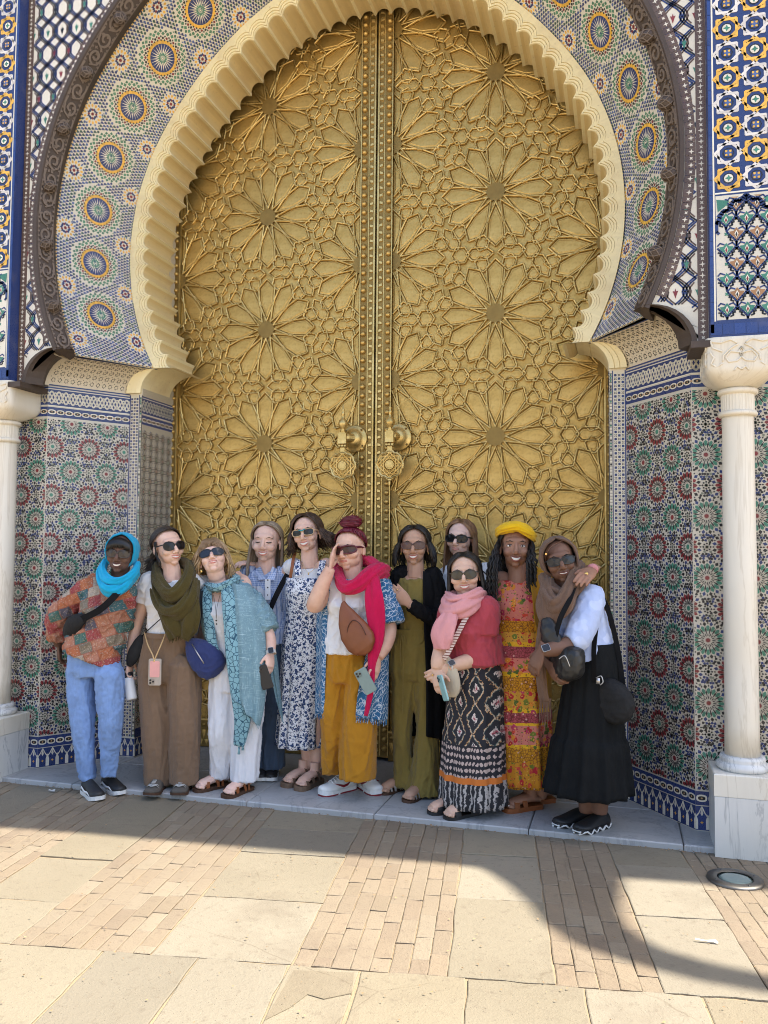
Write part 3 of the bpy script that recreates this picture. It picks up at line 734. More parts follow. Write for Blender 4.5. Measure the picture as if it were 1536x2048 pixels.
okp = lambda x, z: (math.hypot(x, z-AC) > RC1+.034+(az(1, math.atan2(z-AC, abs(x)))-AC-math.sin(math.atan2(z-AC, abs(x)))) or z < 2.75) and abs(x) < XB-.046 and 2.60 < z < 5.75 and (z > 2.8 or abs(x) > 1.90+.235*math.sqrt(max(0, 1-((z-2.565)/.225)**2))+.02)
cwid, chei = .112, .30
for sg in (-1, 1):
    for i in range(-1, 15):
        for ph in (0, .5):
            x0 = 2.10-i*cwid
            for off, col, w in ((-.016, N_, .0088), (0.0, K_ if ph else N_, .0088), (.016, BR_, .0078)):
                pts = []
                zz = 2.5
                while zz < 5.8:
                    q = (zz/chei+ph) % 1.0; tri = abs(q*2-1)*2-1
                    sh = math.sin(tri*PI/2)
                    pts.append((sg*(x0+cwid*.55*sh+off), zz)); zz += .022
                run = []
                for p in pts:
                    if okp(*p): run.append(p)
                    else:
                        if len(run) > 1: M.line(run, w, col, .002)
                        run = []
                if len(run) > 1: M.line(run, w, col, .002)
    for i in range(0, 14):
        for j in range(10):
            c = (sg*(2.10-i*cwid/2-cwid*.0), 2.55+(j+.5*(i % 2))*chei)
            if not okp(*c): continue
            colr = random.choice((K_, R_, G_, G_)); M.poly([(c[0], c[1]-.032), (c[0]+.008, c[1]-.006), (c[0]+.014, c[1]+.009), (c[0]+.004, c[1]+.006), (c[0], c[1]+.022), (c[0]-.004, c[1]+.006), (c[0]-.014, c[1]+.009), (c[0]-.008, c[1]-.006)], colr, .0026)
# brown cross borders along the edge and round the arch
for sg in (-1, 1):
    n = int((5.75-2.60)/.03)
    for x in (XB-.022,):
        M.poly([(sg*(XB-.052), 2.57), (sg*(XB-.002), 2.57), (sg*(XB-.002), 5.8), (sg*(XB-.052), 5.8)], BR_, .0032)
        for i in range(n):
            c = (sg*(XB-.027), 2.6+i*.03); M.star(c, 4, .016 if i % 2 else .012, .005, W_, 0 if i % 2 else PI/4, .0040)
for i in range(230):
    t = TC0-.02+(PI-2*TC0+.04)*i/229; r = RC1+.062; c = (r*math.cos(t), az(r, t))
    if c[1] > 5.8 or c[1] < 2.83: continue
    M.at(c, t, [(-.030, -.017), (.022, -.017), (.022, .017), (-.030, .017)], BR_, .0032); M.star(c, 4, .015 if i % 2 else .011, .005, W_, t+(0 if i % 2 else PI/4), .0040)
M.build('interlace_tiles', spo)

# ---- piers over the columns: blue frame, star panel, arabesque panel
YP = -1.215
def interl_star(M, c, a, colr, inner):
    """eight-pointed interlaced star of two squares in a navy cell"""
    r = a*.505
    for ro in (0, PI/4):
        P = [(c[0]+r*math.cos(ro+PI/2*q), c[1]+r*math.sin(ro+PI/2*q)) for q in range(5)]
        if ro: P = [(c[0]+r*1.0*math.cos(ro+PI/2*q), c[1]+r*1.0*math.sin(ro+PI/2*q)) for q in range(5)]
        for q in range(4): M.line([P[q], P[q+1]], a*.095, colr, .0022+.0006*((q+(ro > 0)) % 2), True)
    M.disc(c, a*.22, K_, 8, .0014); M.disc(c, a*.165, N_ if inner != G_ else W_, 14, .002)
    for q in range(4): M.at(c, PI/4+q*PI/2, [(a*.05, 0), (a*.10, -a*.055), (a*.165, 0), (a*.10, a*.055)], Y_ if inner != G_ else W_, .0028)
    M.star(c, 4, a*.13, a*.06, inner, 0, .0034)
def arabesque(M, x0, x1, z0, z1, sg):
    M.rect(x0, x1, z0, z1, W_, .0008); w = x1-x0; cx = (x0+x1)/2; L = abs(w)/3; hz = .078; rows = int((z1-z0-.10)/hz); lo, hi = min(x0, x1), max(x0, x1)
    def ln(pts, wd, col, h):
        pts = [p for p in pts if lo+.003 < p[0] < hi-.003]
        if len(pts) > 1: M.line(pts, wd, col, h)
    for r in range(rows+1):
        for i in range(-3, 4):
            c = (cx+(i+.5*(r % 2))*L, z0+.042+r*hz); q = .86; T = lambda P: [(c[0]+x*q, c[1]+y*q) for x, y in P]
            if not (lo+.012 < c[0] < hi-.012): continue
            col = G_ if r % 2 == 0 else (.33, .17, .07)
            if lo+.036 < c[0] < hi-.036:
                M.poly(T([(0, .052), (.016, .030), (.040, .028), (.028, .004), (.012, -.004), (0, -.030), (-.012, -.004), (-.028, .004), (-.040, .028), (-.016, .030)]), col, .002)
                M.poly(T([(0, .034), (.011, .012), (0, -.014), (-.011, .012)]), W_, .0028); M.poly(T([(0, .024), (.006, .008), (0, -.008), (-.006, .008)]), R_ if r % 2 == 0 else K_, .0034)
            for d in (-1, 1):
                ln([(c[0]+d*L*.5*(1-math.cos(k*PI/8))*.5, c[1]-.040+k*hz/8) for k in range(9)], .010, N_, .0024)
                ln([(c[0]+d*.016, c[1]-.026), (c[0]+d*.030, c[1]-.020), (c[0]+d*.027, c[1]-.008), (c[0]+d*.040, c[1]-.004)], .0085, K_, .0026)
                ln([(c[0]+d*.010, c[1]+.036), (c[0]+d*.030, c[1]+.044), (c[0]+d*.042, c[1]+.030)], .0075, N_, .0026)
                if lo+.01 < c[0]+d*L*.5 < hi-.01: M.star((c[0]+d*L*.5, c[1]+.012), 4, .012, .006, (.33, .17, .07) if r % 2 == 0 else G_, PI/4, .0024); M.disc((c[0]+d*L*.36, c[1]+.004), .0065, K_, 6, .0026)
    L = abs(w)/2
    # lobed arch head in navy over the field
    pts = []
    for q in range(-20, 21):
        t = q/20; pts.append((cx+w/2*.97*t, z1-.02-.115*abs(t)**1.7+.012*math.cos(t*PI*5)))
    M.line(pts, .020, N_, .0036)
    for d in (-1, 1):
        M.line([(cx+d*L*.97, z1-.135), (cx+d*L*.97, z1-.19), (cx+d*L*.90, z1-.20)], .015, N_, .0036)
        M.poly([(cx+d*L*.97, z1-.02), (cx+d*L*.55, z1-.03), (cx+d*L*.70, z1-.06), (cx+d*L*.93, z1-.085)], G_, .0026); M.poly([(cx+d*L*.5, z1-.012), (cx+d*L*.25, z1-.012), (cx+d*L*.40, z1-.028)], T_, .0026)
for sg in (-1, 1):
    xa, xb = sg*XB, sg*2.62
    m = MB(); x0_, x1_ = min(xa, xb), max(xa, xb)
    m.box(((x0_+x1_)/2, (YP-.6)/2, (2.58+6.2)/2), (x1_-x0_, abs(YP+.6), 6.2-2.58)); m.c = [N_]*len(m.f); pier = m.build('pier', 'zellige', gate)
    f = lambda u, v: (u, YP, v); M = Mos(f, np.array([0, -1.0, 0])); a = .1325; pa = XB+.030
    col = lambda i: sg*(pa+i*a)
    for e in (pa-.006,): M.poly([(sg*(e-.004), 2.66), (sg*(e+.004), 2.66), (sg*(e+.004), 5.8), (sg*(e-.004), 5.8)], W_, .0016)
    z0 = 3.335; nz_ = int((5.85-z0)/a)
    for j in range(nz_):
        for i in range(3):
            c = (sg*(pa+(i+.5)*a), z0+(j+.5)*a)
            if (i+j) % 2 == 0: interl_star(M, c, a, Y_, G_)
            else: interl_star(M, c, a, (.66, .62, .58), B_)
    M.poly([(sg*pa, z0-.013), (sg*(pa+3*a), z0-.013), (sg*(pa+3*a), z0-.005), (sg*pa, z0-.005)], W_, .0016)
    arabesque(M, sg*(pa+.002), sg*(pa+2*a+.03), 2.665, z0-.022, sg)
    # glazed blue border tiles
    for i in range(40): M.poly([(sg*(XB+.002), 2.6+i*.08), (sg*(XB+.019), 2.6+i*.08), (sg*(XB+.019), 2.6+i*.08+.077), (sg*(XB+.002), 2.6+i*.08+.077)], (.022, .05, .19), .0022)
    for i in range(8): M.poly([(sg*(XB+.002+i*.056), 2.59), (sg*(XB+.055+i*.056), 2.59), (sg*(XB+.055+i*.056), 2.645), (sg*(XB+.002+i*.056), 2.645)], (.022, .05, .19), .0022)
    M.build('pier_tiles', pier)
    # marble column standing before the wall
    XC, YC, RCOL = 2.294*sg, -1.062, .0815
    colm = thing('marble_column', 'white marble column with carved capital at the %s edge of the gate' % ('right' if sg > 0 else 'left'), 'column', (XC, YC, 0), 'columns flanking the gate')
    m = MB(); R = []
    for z, w in ((-.03, .150), (.262, .150), (.266, .148)): R.append([(-w, -w, z), (w, -w, z), (w, w*.9, z), (-w, w*.9, z)])
    m.rings(R); m.build('plinth', 'marble_plinth', colm)
    m = MB(); R = []
    for z, w in ((.268, .152), (.372, .152), (.377, .147)): R.append([(-w, -w, z), (w, -w, z), (w, w*.9, z), (-w, w*.9, z)])
    m.rings(R); m.build('plinth_cap', 'marble_column', colm)
    m = MB(); m.lathe([(.118, .377), (.128, .392), (.126, .408), (.112, .416), (.108, .422), (.112, .434), (.106, .446), (.094, .450)], n=40); m.build('base_ring', 'marble_plinth', colm, True)
    m = MB(); m.lathe([(RCOL+.004, .45), (RCOL+.002, .6), (RCOL, 1.4), (RCOL-.004, 2.17), (RCOL-.004, 2.19)], n=44); m.build('shaft', 'marble_column', colm, True)
    m = MB(); m.lathe([(.078, 2.186), (.094, 2.19), (.098, 2.202), (.092, 2.213), (.080, 2.216)], n=40); m.build('neck_ring', 'marble_column', colm, True)
    m = MB(); R = []
    for z in (2.216, 2.302):
        R.append([((.078+.004*abs(math.cos(k*PI/48*16)))*math.cos(2*PI*k/96), (.078+.004*abs(math.cos(k*PI/48*16)))*math.sin(2*PI*k/96), z) for k in range(96)])
    m.rings(R); m.build('fluted_neck', 'marble_column', colm)
    m = MB(); m.lathe([(.080, 2.300), (.096, 2.306), (.100, 2.318), (.094, 2.330), (.08, 2.334)], n=40); m.build('neck_ring', 'marble_column', colm, True)
    def cap_sec(t):
        # circle at the neck swelling to a square block
        z = 2.334+.242*t; k = min(1, t/.42); w = .088+(.168-.088)*math.sin(min(1, t/.36)*PI/2)**.8; P = []
        for q in range(48):
            a = 2*PI*q/48; ca, sa = math.cos(a), math.sin(a); e = 2+8*k; r = w/(abs(ca)**e+abs(sa)**e)**(1/e); P.append((r*ca, r*sa*.98, z))
        return P
    m = MB(); m.rings([cap_sec(i/14) for i in range(15)]); capm = m.build('capital', 'marble_column', colm, True)
    # carved leaves and scrolls on the capital's faces
    for face in range(4):
        if face == 1: continue
        ang = face*PI/2
        rot = Matrix.Rotation(ang, 3, 'Z')
        def onface(x, z):
            t = (z-2.334)/.242; k = min(1, t/.42); w = .088+(.168-.088)*math.sin(min(1, max(t, 0)/.36)*PI/2)**.8; y = -w-.001
            if k < 1: y = -math.sqrt(max(0, 1-min(1, abs(x)/w)**2*(1-k)))*w
            return rot @ Vector((x, y*.985, z))
        m = MB()
        shapes = [[(0, 2.49), (-.05, 2.50), (-.075, 2.47), (-.06, 2.445), (-.02, 2.45), (0, 2.47)], [(-.015, 2.535), (-.05, 2.515), (-.085, 2.48), (-.088, 2.45)], [(-.02, 2.54), (-.05, 2.56), (-.10, 2.545), (-.145, 2.555), (-.135, 2.52), (-.09, 2.50)],
                  [(-.15, 2.50), (-.13, 2.47), (-.145, 2.44), (-.115, 2.42), (-.09, 2.44)], [(-.15, 2.41), (-.10, 2.40), (-.06, 2.37)], [(-.035, 2.40), (-.02, 2.42), (0, 2.405)], [(-.11, 2.375), (-.09, 2.40), (-.07, 2.37)], [(-.012, 2.50), (0, 2.52), (.012, 2.5), (0, 2.47), (-.012, 2.5)]]
        for sh in shapes:
            for d in (-1, 1):
                pts = []
                for i in range(len(sh)-1):
                    for q in range(4): t = q/4; pts.append((d*(sh[i][0]*(1-t)+sh[i+1][0]*t), sh[i][1]*(1-t)+sh[i+1][1]*t))
                pts.append((d*sh[-1][0], sh[-1][1])); m.tube([onface(*p) for p in pts], .0048, 5)
        m.build('carving', 'marble_column', capm, True)
# ---- wall body that carries the gate and shades it
wall = thing('palace_wall', 'high plastered palace wall around and above the tiled gateway', 'wall', (0, 0, 0))
m = MB()
m.box((0, .45, 3.9), (24, .5, 7.8)); m.build('wall_body', 'wall_render', wall)
for sg in (-1, 1):
    m = MB(); m.box((sg*7.3, -.30, 3.9), (9.3, 1.0, 7.8)); m.build('wall_body', 'wall_render', wall)
    m = MB(); m.box((sg*2.635, -.45, 3.9), (.03, .9, 7.8)); m.build('wall_return', 'wall_render', wall)
m = MB(); m.box((0, -.44, 7.0), (5.28, 1.49, 1.6)); m.build('upper_wall', 'wall_render', wall)
m = MB(); m.box((0, -.25, 6.0), (5.0, .35, .4)); m.build('wall_fill', 'wall_render', wall)
# close the hollow between tile cone and wall so that no sun leaks in
m = MB()
for i in range(60):
    t0, t1 = TC0+(PI-2*TC0)*i/60, TC0+(PI-2*TC0)*(i+1)/60; r = 2.075
    m.add([(r*math.cos(t), y, az(r, t)) for t, y in ((t0, -1.11), (t1, -1.11), (t1, .2), (t0, .2))], [(0, 1, 2, 3)])
m.build('arch_backing', 'wall_render', wall)
for sg in (-1, 1):
    m = MB(); m.box((sg*2.145, -.36, 1.3), (.08, 1.06, 2.58)); m.build('jamb_backing', 'wall_render', wall)
    m = MB(); m.box((sg*1.85, .02, 2.7), (.41, .25, 5.4)); m.build('jamb_backing', 'wall_render', wall)
# green-tiled eaves along the top: their edge throws the straight shadow on the paving
SHX = -SUN_DIR[0]/SUN_DIR[2]; SHY = -SUN_DIR[1]/SUN_DIR[2]
HE = 7.55
def up(x, y, h):          # the point at height h whose shadow falls on (x,y) of the paving
    return (x-SHX*(h+.03), y-SHY*(h+.03), h)
e0 = up(-1.52, -1.90, HE); e1 = up(.89, -1.70, HE); sl = (e1[1]-e0[1])/(e1[0]-e0[0])
def edge(x): return e0[1]+sl*(x-e0[0])
ev = MB(); xs0, xs1 = -9.0, 16.0
ev.add([(xs0, edge(xs0), HE), (xs1, edge(xs1), HE), (xs1, .9, HE+.5), (xs0, .9, HE+.5), (xs0, edge(xs0), HE-.07), (xs1, edge(xs1), HE-.07), (xs1, .9, HE-.07), (xs0, .9, HE-.07)], [(0, 1, 2, 3), (4, 7, 6, 5), (0, 4, 5, 1), (1, 5, 6, 2), (2, 6, 7, 3), (3, 7, 4, 0)])
ev.build('eaves', 'green_roof_tile', wall)
m = MB()
for i in range(150):
    x = xs0+.08+i*(xs1-xs0-.16)/149; y0 = edge(x)+.012
    m.tube([(x, y0, HE+.012), (x, .85, HE+.5)], .055, 6)
kind(m.build('roof_tiles', 'green_roof_tile', wall), 'stuff')
# unseen curved piece, added and shaped to curl its shadow over the paving
outl = [(1.00, -1.66), (1.10, -1.74), (1.20, -1.86), (1.30, -2.02), (1.38, -2.20), (1.52, -2.36), (1.71, -2.45), (1.96, -2.52), (2.17, -2.54), (2.5, -2.52)]
inl = [(1.70, -1.60), (1.70, -1.80), (1.69, -1.90), (1.69, -2.0), (1.72, -2.14), (1.78, -2.24), (1.86, -2.31), (2.02, -2.37), (2.19, -2.40), (2.5, -2.42)]
m = MB(); R = []
for a, b in zip(outl, inl):
    h = HE-.05; R.append([up(*a, h), up(*b, h), up(b[0], b[1], h+.06), up(a[0], a[1], h+.06)])
m.rings(R); m.build('curved_shadow_caster', 'carved_wood', wall)
# bright buildings across the square, behind the photographer
for x, w, h, d in ((-16, 14, 7, -46), (2, 18, 9, -50), (22, 16, 6, -44)):
    b = thing('square_house', 'pale house across the square behind the viewer %s' % ('at left' if x < -5 else 'at right' if x > 15 else 'in the middle'), 'house', (x, d, 0))
    m = MB(); m.box((0, 0, h/2), (w, 8, h)); m.build('wall', 'wall_render', b)
    m = MB(); m.box((0, 0, h+.15), (w+.3, 8.3, .3)); m.build('roof', 'green_roof_tile', b)
    for i in range(4):
        m = MB(); m.box((-w/2+(i+.5)*w/4, 4.02, h*.6), (1.2, .06, 1.8)); m.build('window', 'dark_gap', b)
# ================================================================ bronze doors
AL = .868; SX = .870; SZ0 = 2.279
DX0, DX1, DZ0, DZ1 = .122, 1.600, .215, 5.62
RIV = (.05, .032, .012)
def hexpet(r0, r1, r2, r3, w1, w2): return [(r0, 0), (r1, -w1), (r2, -w2), (r3, 0), (r2, w2), (r1, w1)]
def xf(c, a, P): return [(c[0]+(x*math.cos(a)-y*math.sin(a))*AL, c[1]+(x*math.sin(a)+y*math.cos(a))*AL) for x, y in P]
PET = hexpet(.104, .235, .372, .437, .056, .065)
PENT = [(.372, 0), (.402, -.042), (.455, -.044), (.486, 0), (.455, .044), (.402, .042)]
ELO = hexpet(.028, .078, .190, .230, .042, .042)
HEX = [(.064*math.cos(q*PI/3), .064*math.sin(q*PI/3)) for q in range(6)]
HUB = [(.092 if q % 2 == 0 else .070)*np.array([math.cos(q*PI/12), math.sin(q*PI/12)]) for q in range(24)]
def area(P): return .5*sum(P[i-1][0]*P[i][1]-P[i][0]*P[i-1][1] for i in range(len(P)))
def inset(P, d):
    """move every edge of a convex ccw polygon inward by d"""
    if area(P) < 0: P = P[::-1]
    n = len(P); L = []
    for i in range(n):
        a, b = P[i], P[(i+1) % n]; dx, dy = b[0]-a[0], b[1]-a[1]; l = math.hypot(dx, dy) or 1e-9
        L.append((a[0]-dy/l*d, a[1]+dx/l*d, dx/l, dy/l))
    out = []
    for i in range(n):
        x1, y1, a1, b1 = L[i-1]; x2, y2, a2, b2 = L[i]; det = a1*b2-b1*a2
        if abs(det) < 1e-6: out.append((x2, y2)); continue
        t = ((x2-x1)*b2-(y2-y1)*a2)/det; out.append((x1+a1*t, y1+b1*t))
    return out
def dedupe(P):
    out = []
    for p in P:
        if not out or math.hypot(p[0]-out[-1][0], p[1]-out[-1][1]) > .004: out.append(p)
    if len(out) > 1 and math.hypot(out[0][0]-out[-1][0], out[0][1]-out[-1][1]) < .004: out.pop()
    return out
def panel_mesh(P, name, sg, mat, raise_=.0065):
    """embossed plate: bevelled rim rising to a flat field, around its own centre"""
    cx = sum(p[0] for p in P)/len(P); cz = sum(p[1] for p in P)/len(P)
    lv = [(inset(P, .000), .001), (inset(P, .004), .004), (inset(P, .012), .0045), (inset(P, .016), raise_)]
    m = MB(); m.rings([[((x-cx), -h, z-cz) for x, z in q] for q, h in lv], caps=(False, True)); me = m.mesh(name); me.materials.append(MATS[mat]); return me, (cx, cz)
cache = {}
for sg in (-1, 1):
    door = thing('bronze_door', 'tall embossed bronze door leaf with star pattern, %s of the pair' % ('left' if sg < 0 else 'right'), 'door', (0, 0, 0), 'gate door leaves')
    m = MB(); m.box((sg*(.008+1.70)/2, .035, 2.83), (1.692, .05, 5.62)); m.build('leaf', 'brass', door)
    bars = MB(); polys = []
    stars = []
    for k in range(-3, 5):
        stars.append((SX, SZ0+k*AL)); 
        for dx in (-1, 1): stars.append((SX+dx*AL*math.sqrt(3)/2, SZ0+(k+.5)*AL))
    for c in stars:
        polys.append(('hub', xf(c, 0, HUB)))
        for q in range(12):
            polys.append(('petal_panel', xf(c, q*PI/6, PET))); polys.append(('corner_panel', xf(c, q*PI/6+PI/12, PENT)))
    seen = set()
    for c in stars:
        for ang in (90, 30, -30, -90, 150, -150):
            a = rad(ang); mid = (c[0]+AL/2*math.cos(a), c[1]+AL/2*math.sin(a))
            if (round(mid[0], 2), round(mid[1], 2)) in seen: continue
            seen.add((round(mid[0], 2), round(mid[1], 2)))
            for d in (1, -1): polys.append(('link_panel', xf(mid, a+d*PI/2, ELO)))
        for ang in (0, 60, 120, 180, 240, 300):
            a = rad(ang); t = (c[0]+AL*.5774*math.cos(a), c[1]+AL*.5774*math.sin(a)); key = ('t', round(t[0], 2), round(t[1], 2))
            if key in seen: continue
            seen.add(key); polys.append(('hexagon_panel', xf(t, a, HEX)))
    random.seed(21)
    for kind_, P in polys:
        Q = clip(P, DX0, DX1, DZ0, DZ1)
        if len(Q) < 3: continue
        Q = dedupe(Q)
        if len(Q) < 3 or abs(area(Q)) < .0009: continue
        whole = len(Q) == len(P) and all(math.hypot(a[0]-b[0], a[1]-b[1]) < 1e-6 for a, b in zip(Q, P))
        if area(Q) < 0: Q = Q[::-1]
        if kind_ == 'hub':
            Qm = [(sg*x, z) for x, z in Q]
            m = MB(); m.rings([[(x, 0, z) for x, z in Qm], [(x, -.006, z) for x, z in Qm]], caps=(False, True)); m.build('star_hub', 'brass_ground', door); continue
        Qm = [(sg*x, z) for x, z in Q]
        if area(Qm) < 0: Qm = Qm[::-1]
        cx = sum(p[0] for p in Qm)/len(Qm); cz = sum(p[1] for p in Qm)/len(Qm)
        key = None
        if whole: key = (kind_, tuple((round(x-cx, 3), round(z-cz, 3)) for x, z in sorted((round(a-cx, 3), round(b-cz, 3)) for a, b in Qm)))
        if key is not None and key in cache: me = cache[key]
        else:
            me, _ = panel_mesh(Qm, kind_, sg, 'brass')
            if key is not None: cache[key] = me
        o = link(kind_, me, door); o.location = (cx, .008-random.uniform(0, .002), cz)
        # bars framing the panel
        n = len(Qm)
        for i in range(n):
            a, b = Qm[i], Qm[(i+1) % n]; L = math.hypot(b[0]-a[0], b[1]-a[1])
            if L < .02: continue
            tx, tz = (b[0]-a[0])/L, (b[1]-a[1])/L; nx, nz = tz, -tx     # outward for ccw in (x,z)
            w, hh = .0150, .0095+random.uniform(-.0015, .003); ex = .022 if L > .10 else .005
            if abs(sg*a[0]-DX0) < 1e-3 and abs(sg*b[0]-DX0) < 1e-3: continue
            if abs(sg*a[0]-DX1) < 1e-3 and abs(sg*b[0]-DX1) < 1e-3: continue
            p0 = (a[0]-tx*ex, a[1]-tz*ex); p1 = (b[0]+tx*ex, b[1]+tz*ex)
            sec = ((.001, 0), (.0035, hh*.75), (.0075, hh), (w-.0045, hh), (w-.001, hh*.7), (w, 0))
            t0 = random.uniform(-.002, .002)
            bars.rings([[(p[0]+nx*s_, -h_-(t0 if q else -t0)*.8 if h_ else .002, p[1]+nz*s_) for s_, h_ in sec] for q, p in enumerate((p0, p1))])
            for t in ((.12, .88) if L > .08 else (.5,)):
                px, pz = a[0]+(b[0]-a[0])*t+nx*w*.5, a[1]+(b[1]-a[1])*t+nz*w*.5
                o_ = len(bars.v); r = .0036
                bars.add([(px-r, -hh-.0003, pz), (px, -hh-.0003, pz-r), (px+r, -hh-.0003, pz), (px, -hh-.0003, pz+r), (px, -hh-.003, pz)], [(0, 1, 4), (1, 2, 4), (2, 3, 4), (3, 0, 4)], None, 1)
    kind(bars.build('strapwork', ['brass_bar', 'brass_dark'], door), 'stuff')
    # meeting stile: studded rail, zigzag strip and edge bead
    m = MB(); m.box((sg*.066, -.006, 2.83), (.112, .03, 5.60)); m.build('stile', 'brass_ground', door)
    m = MB(); m.box((sg*.0135, -.022, 2.83), (.012, .016, 5.58)); m.build('stile_bead', 'brass_bar', door)
    m = MB(); m.box((sg*.1185, -.020, 2.83), (.007, .018, 5.58)); m.build('stile_bead', 'brass_bar', door)
    m = MB(); m.box((sg*.0585, -.0225, 2.83), (.006, .006, 5.58)); m.build('stile_bead', 'brass_bar', door)
    if 'stud' not in cache:
        s_ = MB(); R = Matrix.Rotation(PI/2, 3, 'X')
        s_.lathe([(.022, 0), (.021, .006), (.017, .016), (.009, .022), (.001, .024)], n=12, M=R); cache['stud'] = s_.mesh('stud', True); cache['stud'].materials.append(MATS['brass'])
        s_ = MB(); s_.rings([[(-.018, 0, -.012), (.018, 0, -.02), (.018, 0, .004), (-.018, 0, .016)], [(-.011, -.010, -.008), (.012, -.010, -.013), (.012, -.010, .002), (-.011, -.010, .010)]]); cache['chev'] = s_.mesh('zigzag_stud'); cache['chev'].materials.append(MATS['brass_bar'])
    for i in range(86):
        z = .09+i*.0645
        o = link('stud', cache['stud'], door); o.location = (sg*.094, -.020, z)
    for i in range(100):
        o = link('zigzag_stud', cache['chev'], door); o.location = (sg*.036, -.020, .08+i*.0555); o.scale = (sg*(1 if i % 2 else -1), 1, 1)
    # hinge-side rail
    m = MB(); m.box((sg*1.652, -.004, 2.83), (.094, .03, 5.60)); m.build('hinge_rail', 'brass_ground', door)
    m = MB(); m.box((sg*1.606, -.012, 2.83), (.010, .02, 5.58)); m.build('stile_bead', 'brass_bar', door)
    for i in range(64):
        o = link('stud', cache['stud'], door); o.location = (sg*1.634, -.018, .10+i*.0655); o.scale = (.8, .8, .8)
    # kick band at the foot: studs over leaf-shaped scales
    m = MB(); m.box((sg*.86, -.004, .105), (1.48, .03, .20)); m.build('kick_band', 'brass_ground', door)
    m = MB()
    for i in range(34):
        x = sg*(.145+i*.0435); m.sphere((x, -.018, .165), (.017, .010, .013), 8, 5); m.add([(x-sg*.019, -.0195, .13), (x, -.027, .12), (x+sg*.019, -.0195, .13), (x, -.0195, .06)], [(0, 1, 3), (1, 2, 3), (0, 2, 1)])
        m.add([(x+sg*.002, -.0195, .06), (x+sg*.0215, -.026, .055), (x+sg*.041, -.0195, .06), (x+sg*.0215, -.0195, .018)], [(0, 1, 3), (1, 2, 3), (0, 2, 1)])
    kind(m.build('kick_scales', 'brass', door, True), 'stuff')
    m = MB(); m.box((sg*.86, -.017, .207), (1.48, .022, .012)); m.build('kick_rail', 'brass_bar', door)
    # knocker
    KX = -.150 if sg < 0 else .180; KZ = 2.29
    kn = MB(); R = Matrix.Rotation(PI/2, 3, 'X')
    kn.lathe([(.098, 0), (.100, .008), (.092, .014), (.080, .016), (.062, .035), (.050, .052), (.030, .062), (.002, .064)], (KX, -.024, KZ), n=28, M=R)
    knock = kn.build('knocker', 'brass_bar', door, True)
    for a in (.8, 2.4, 3.9, 5.6):
        m = MB(); m.sphere((KX+.084*math.cos(a), -.042, KZ+.084*math.sin(a)), .008, 6, 4); m.build('rivet', 'brass_dark', knock)
    hx = KX-.055 if sg < 0 else KX-.035
    m = MB(); m.tube([(KX, -.07, KZ), ((KX+hx)/2, -.10, KZ), (hx, -.115, KZ-.005)], [.034, .032, .03], 10)
    m.box((hx, -.125, KZ-.01), (.062, .05, .075)); m.box((hx, -.128, KZ+.03), (.046, .04, .012)); m.build('bracket', 'brass_bar', knock, False)
    m = MB(); m.lathe([(.014, KZ+.03), (.022, KZ+.04), (.014, KZ+.055), (.018, KZ+.062), (.033, KZ+.085), (.036, KZ+.10), (.028, KZ+.122), (.012, KZ+.134), (.010, KZ+.16), (.016, KZ+.166), (.012, KZ+.176), (.007, KZ+.19), (.011, KZ+.198), (.006, KZ+.208), (.004, KZ+.232), (.001, KZ+.245)], (hx, -.125, 0), n=16); m.build('finial', 'brass_bar', knock, True)
    m = MB()
    for dx in (-.02, 0, .02): m.tube([(hx+dx-.008, -.128, KZ-.062), (hx+dx+.008, -.128, KZ-.062)], .016, 10)
    m.box((hx, -.128, KZ-.095), (.034, .012, .05)); m.build('hinge', 'brass_bar', knock)
    # pierced disc hanging from the hinge
    cx, cz, rr = hx, KZ-.205, .098; m = MB()
    ringp = lambda r, n=40, wav=0.0: [(cx+r*(1+wav*abs(math.cos(4*t)))*math.cos(t), -.128, cz+r*(1+wav*abs(math.cos(4*t)))*math.sin(t)) for t in [2*PI*q/n for q in range(n+1)]]
    m.tube(ringp(rr*.90, 48, .09), .0085, 6, cap=False); m.tube(ringp(rr*.30, 8), .007, 5, cap=False)
    for ro in (0, PI/4):
        P = [(cx+rr*.9*math.cos(ro+q*PI/2), -.127, cz+rr*.9*math.sin(ro+q*PI/2)) for q in range(5)]
        for q in range(4): m.tube([P[q], P[q+1]], .0062, 5)
        P = [(cx+rr*.62*math.cos(ro+q*PI/2), -.129, cz+rr*.62*math.sin(ro+q*PI/2)) for q in range(5)]
        for q in range(4): m.tube([P[q], P[q+1]], .0052, 5)
    for q in range(16):
        a = q*PI/8; m.tube([(cx+rr*.32*math.cos(a), -.128, cz+rr*.32*math.sin(a)), (cx+rr*.9*math.cos(a), -.128, cz+rr*.9*math.sin(a))], .0042, 4)
    for q in range(16):
        a = (q+.5)*PI/8; m.sphere((cx+rr*1.0*math.cos(a), -.128, cz+rr*1.0*math.sin(a)), (.010, .007, .010), 6, 5)
    m.lathe([(.027, 0), (.027, .008), (.024, .012)], (cx, -.122, cz), n=8, M=R)
    m.sphere((cx, -.128, cz-rr*1.08), (.018, .008, .012), 8, 5); m.sphere((cx, -.128, cz-rr*1.08-.022), (.009, .006, .024), 8, 5)
    m.build('pierced_disc', 'brass_bar', knock, False)
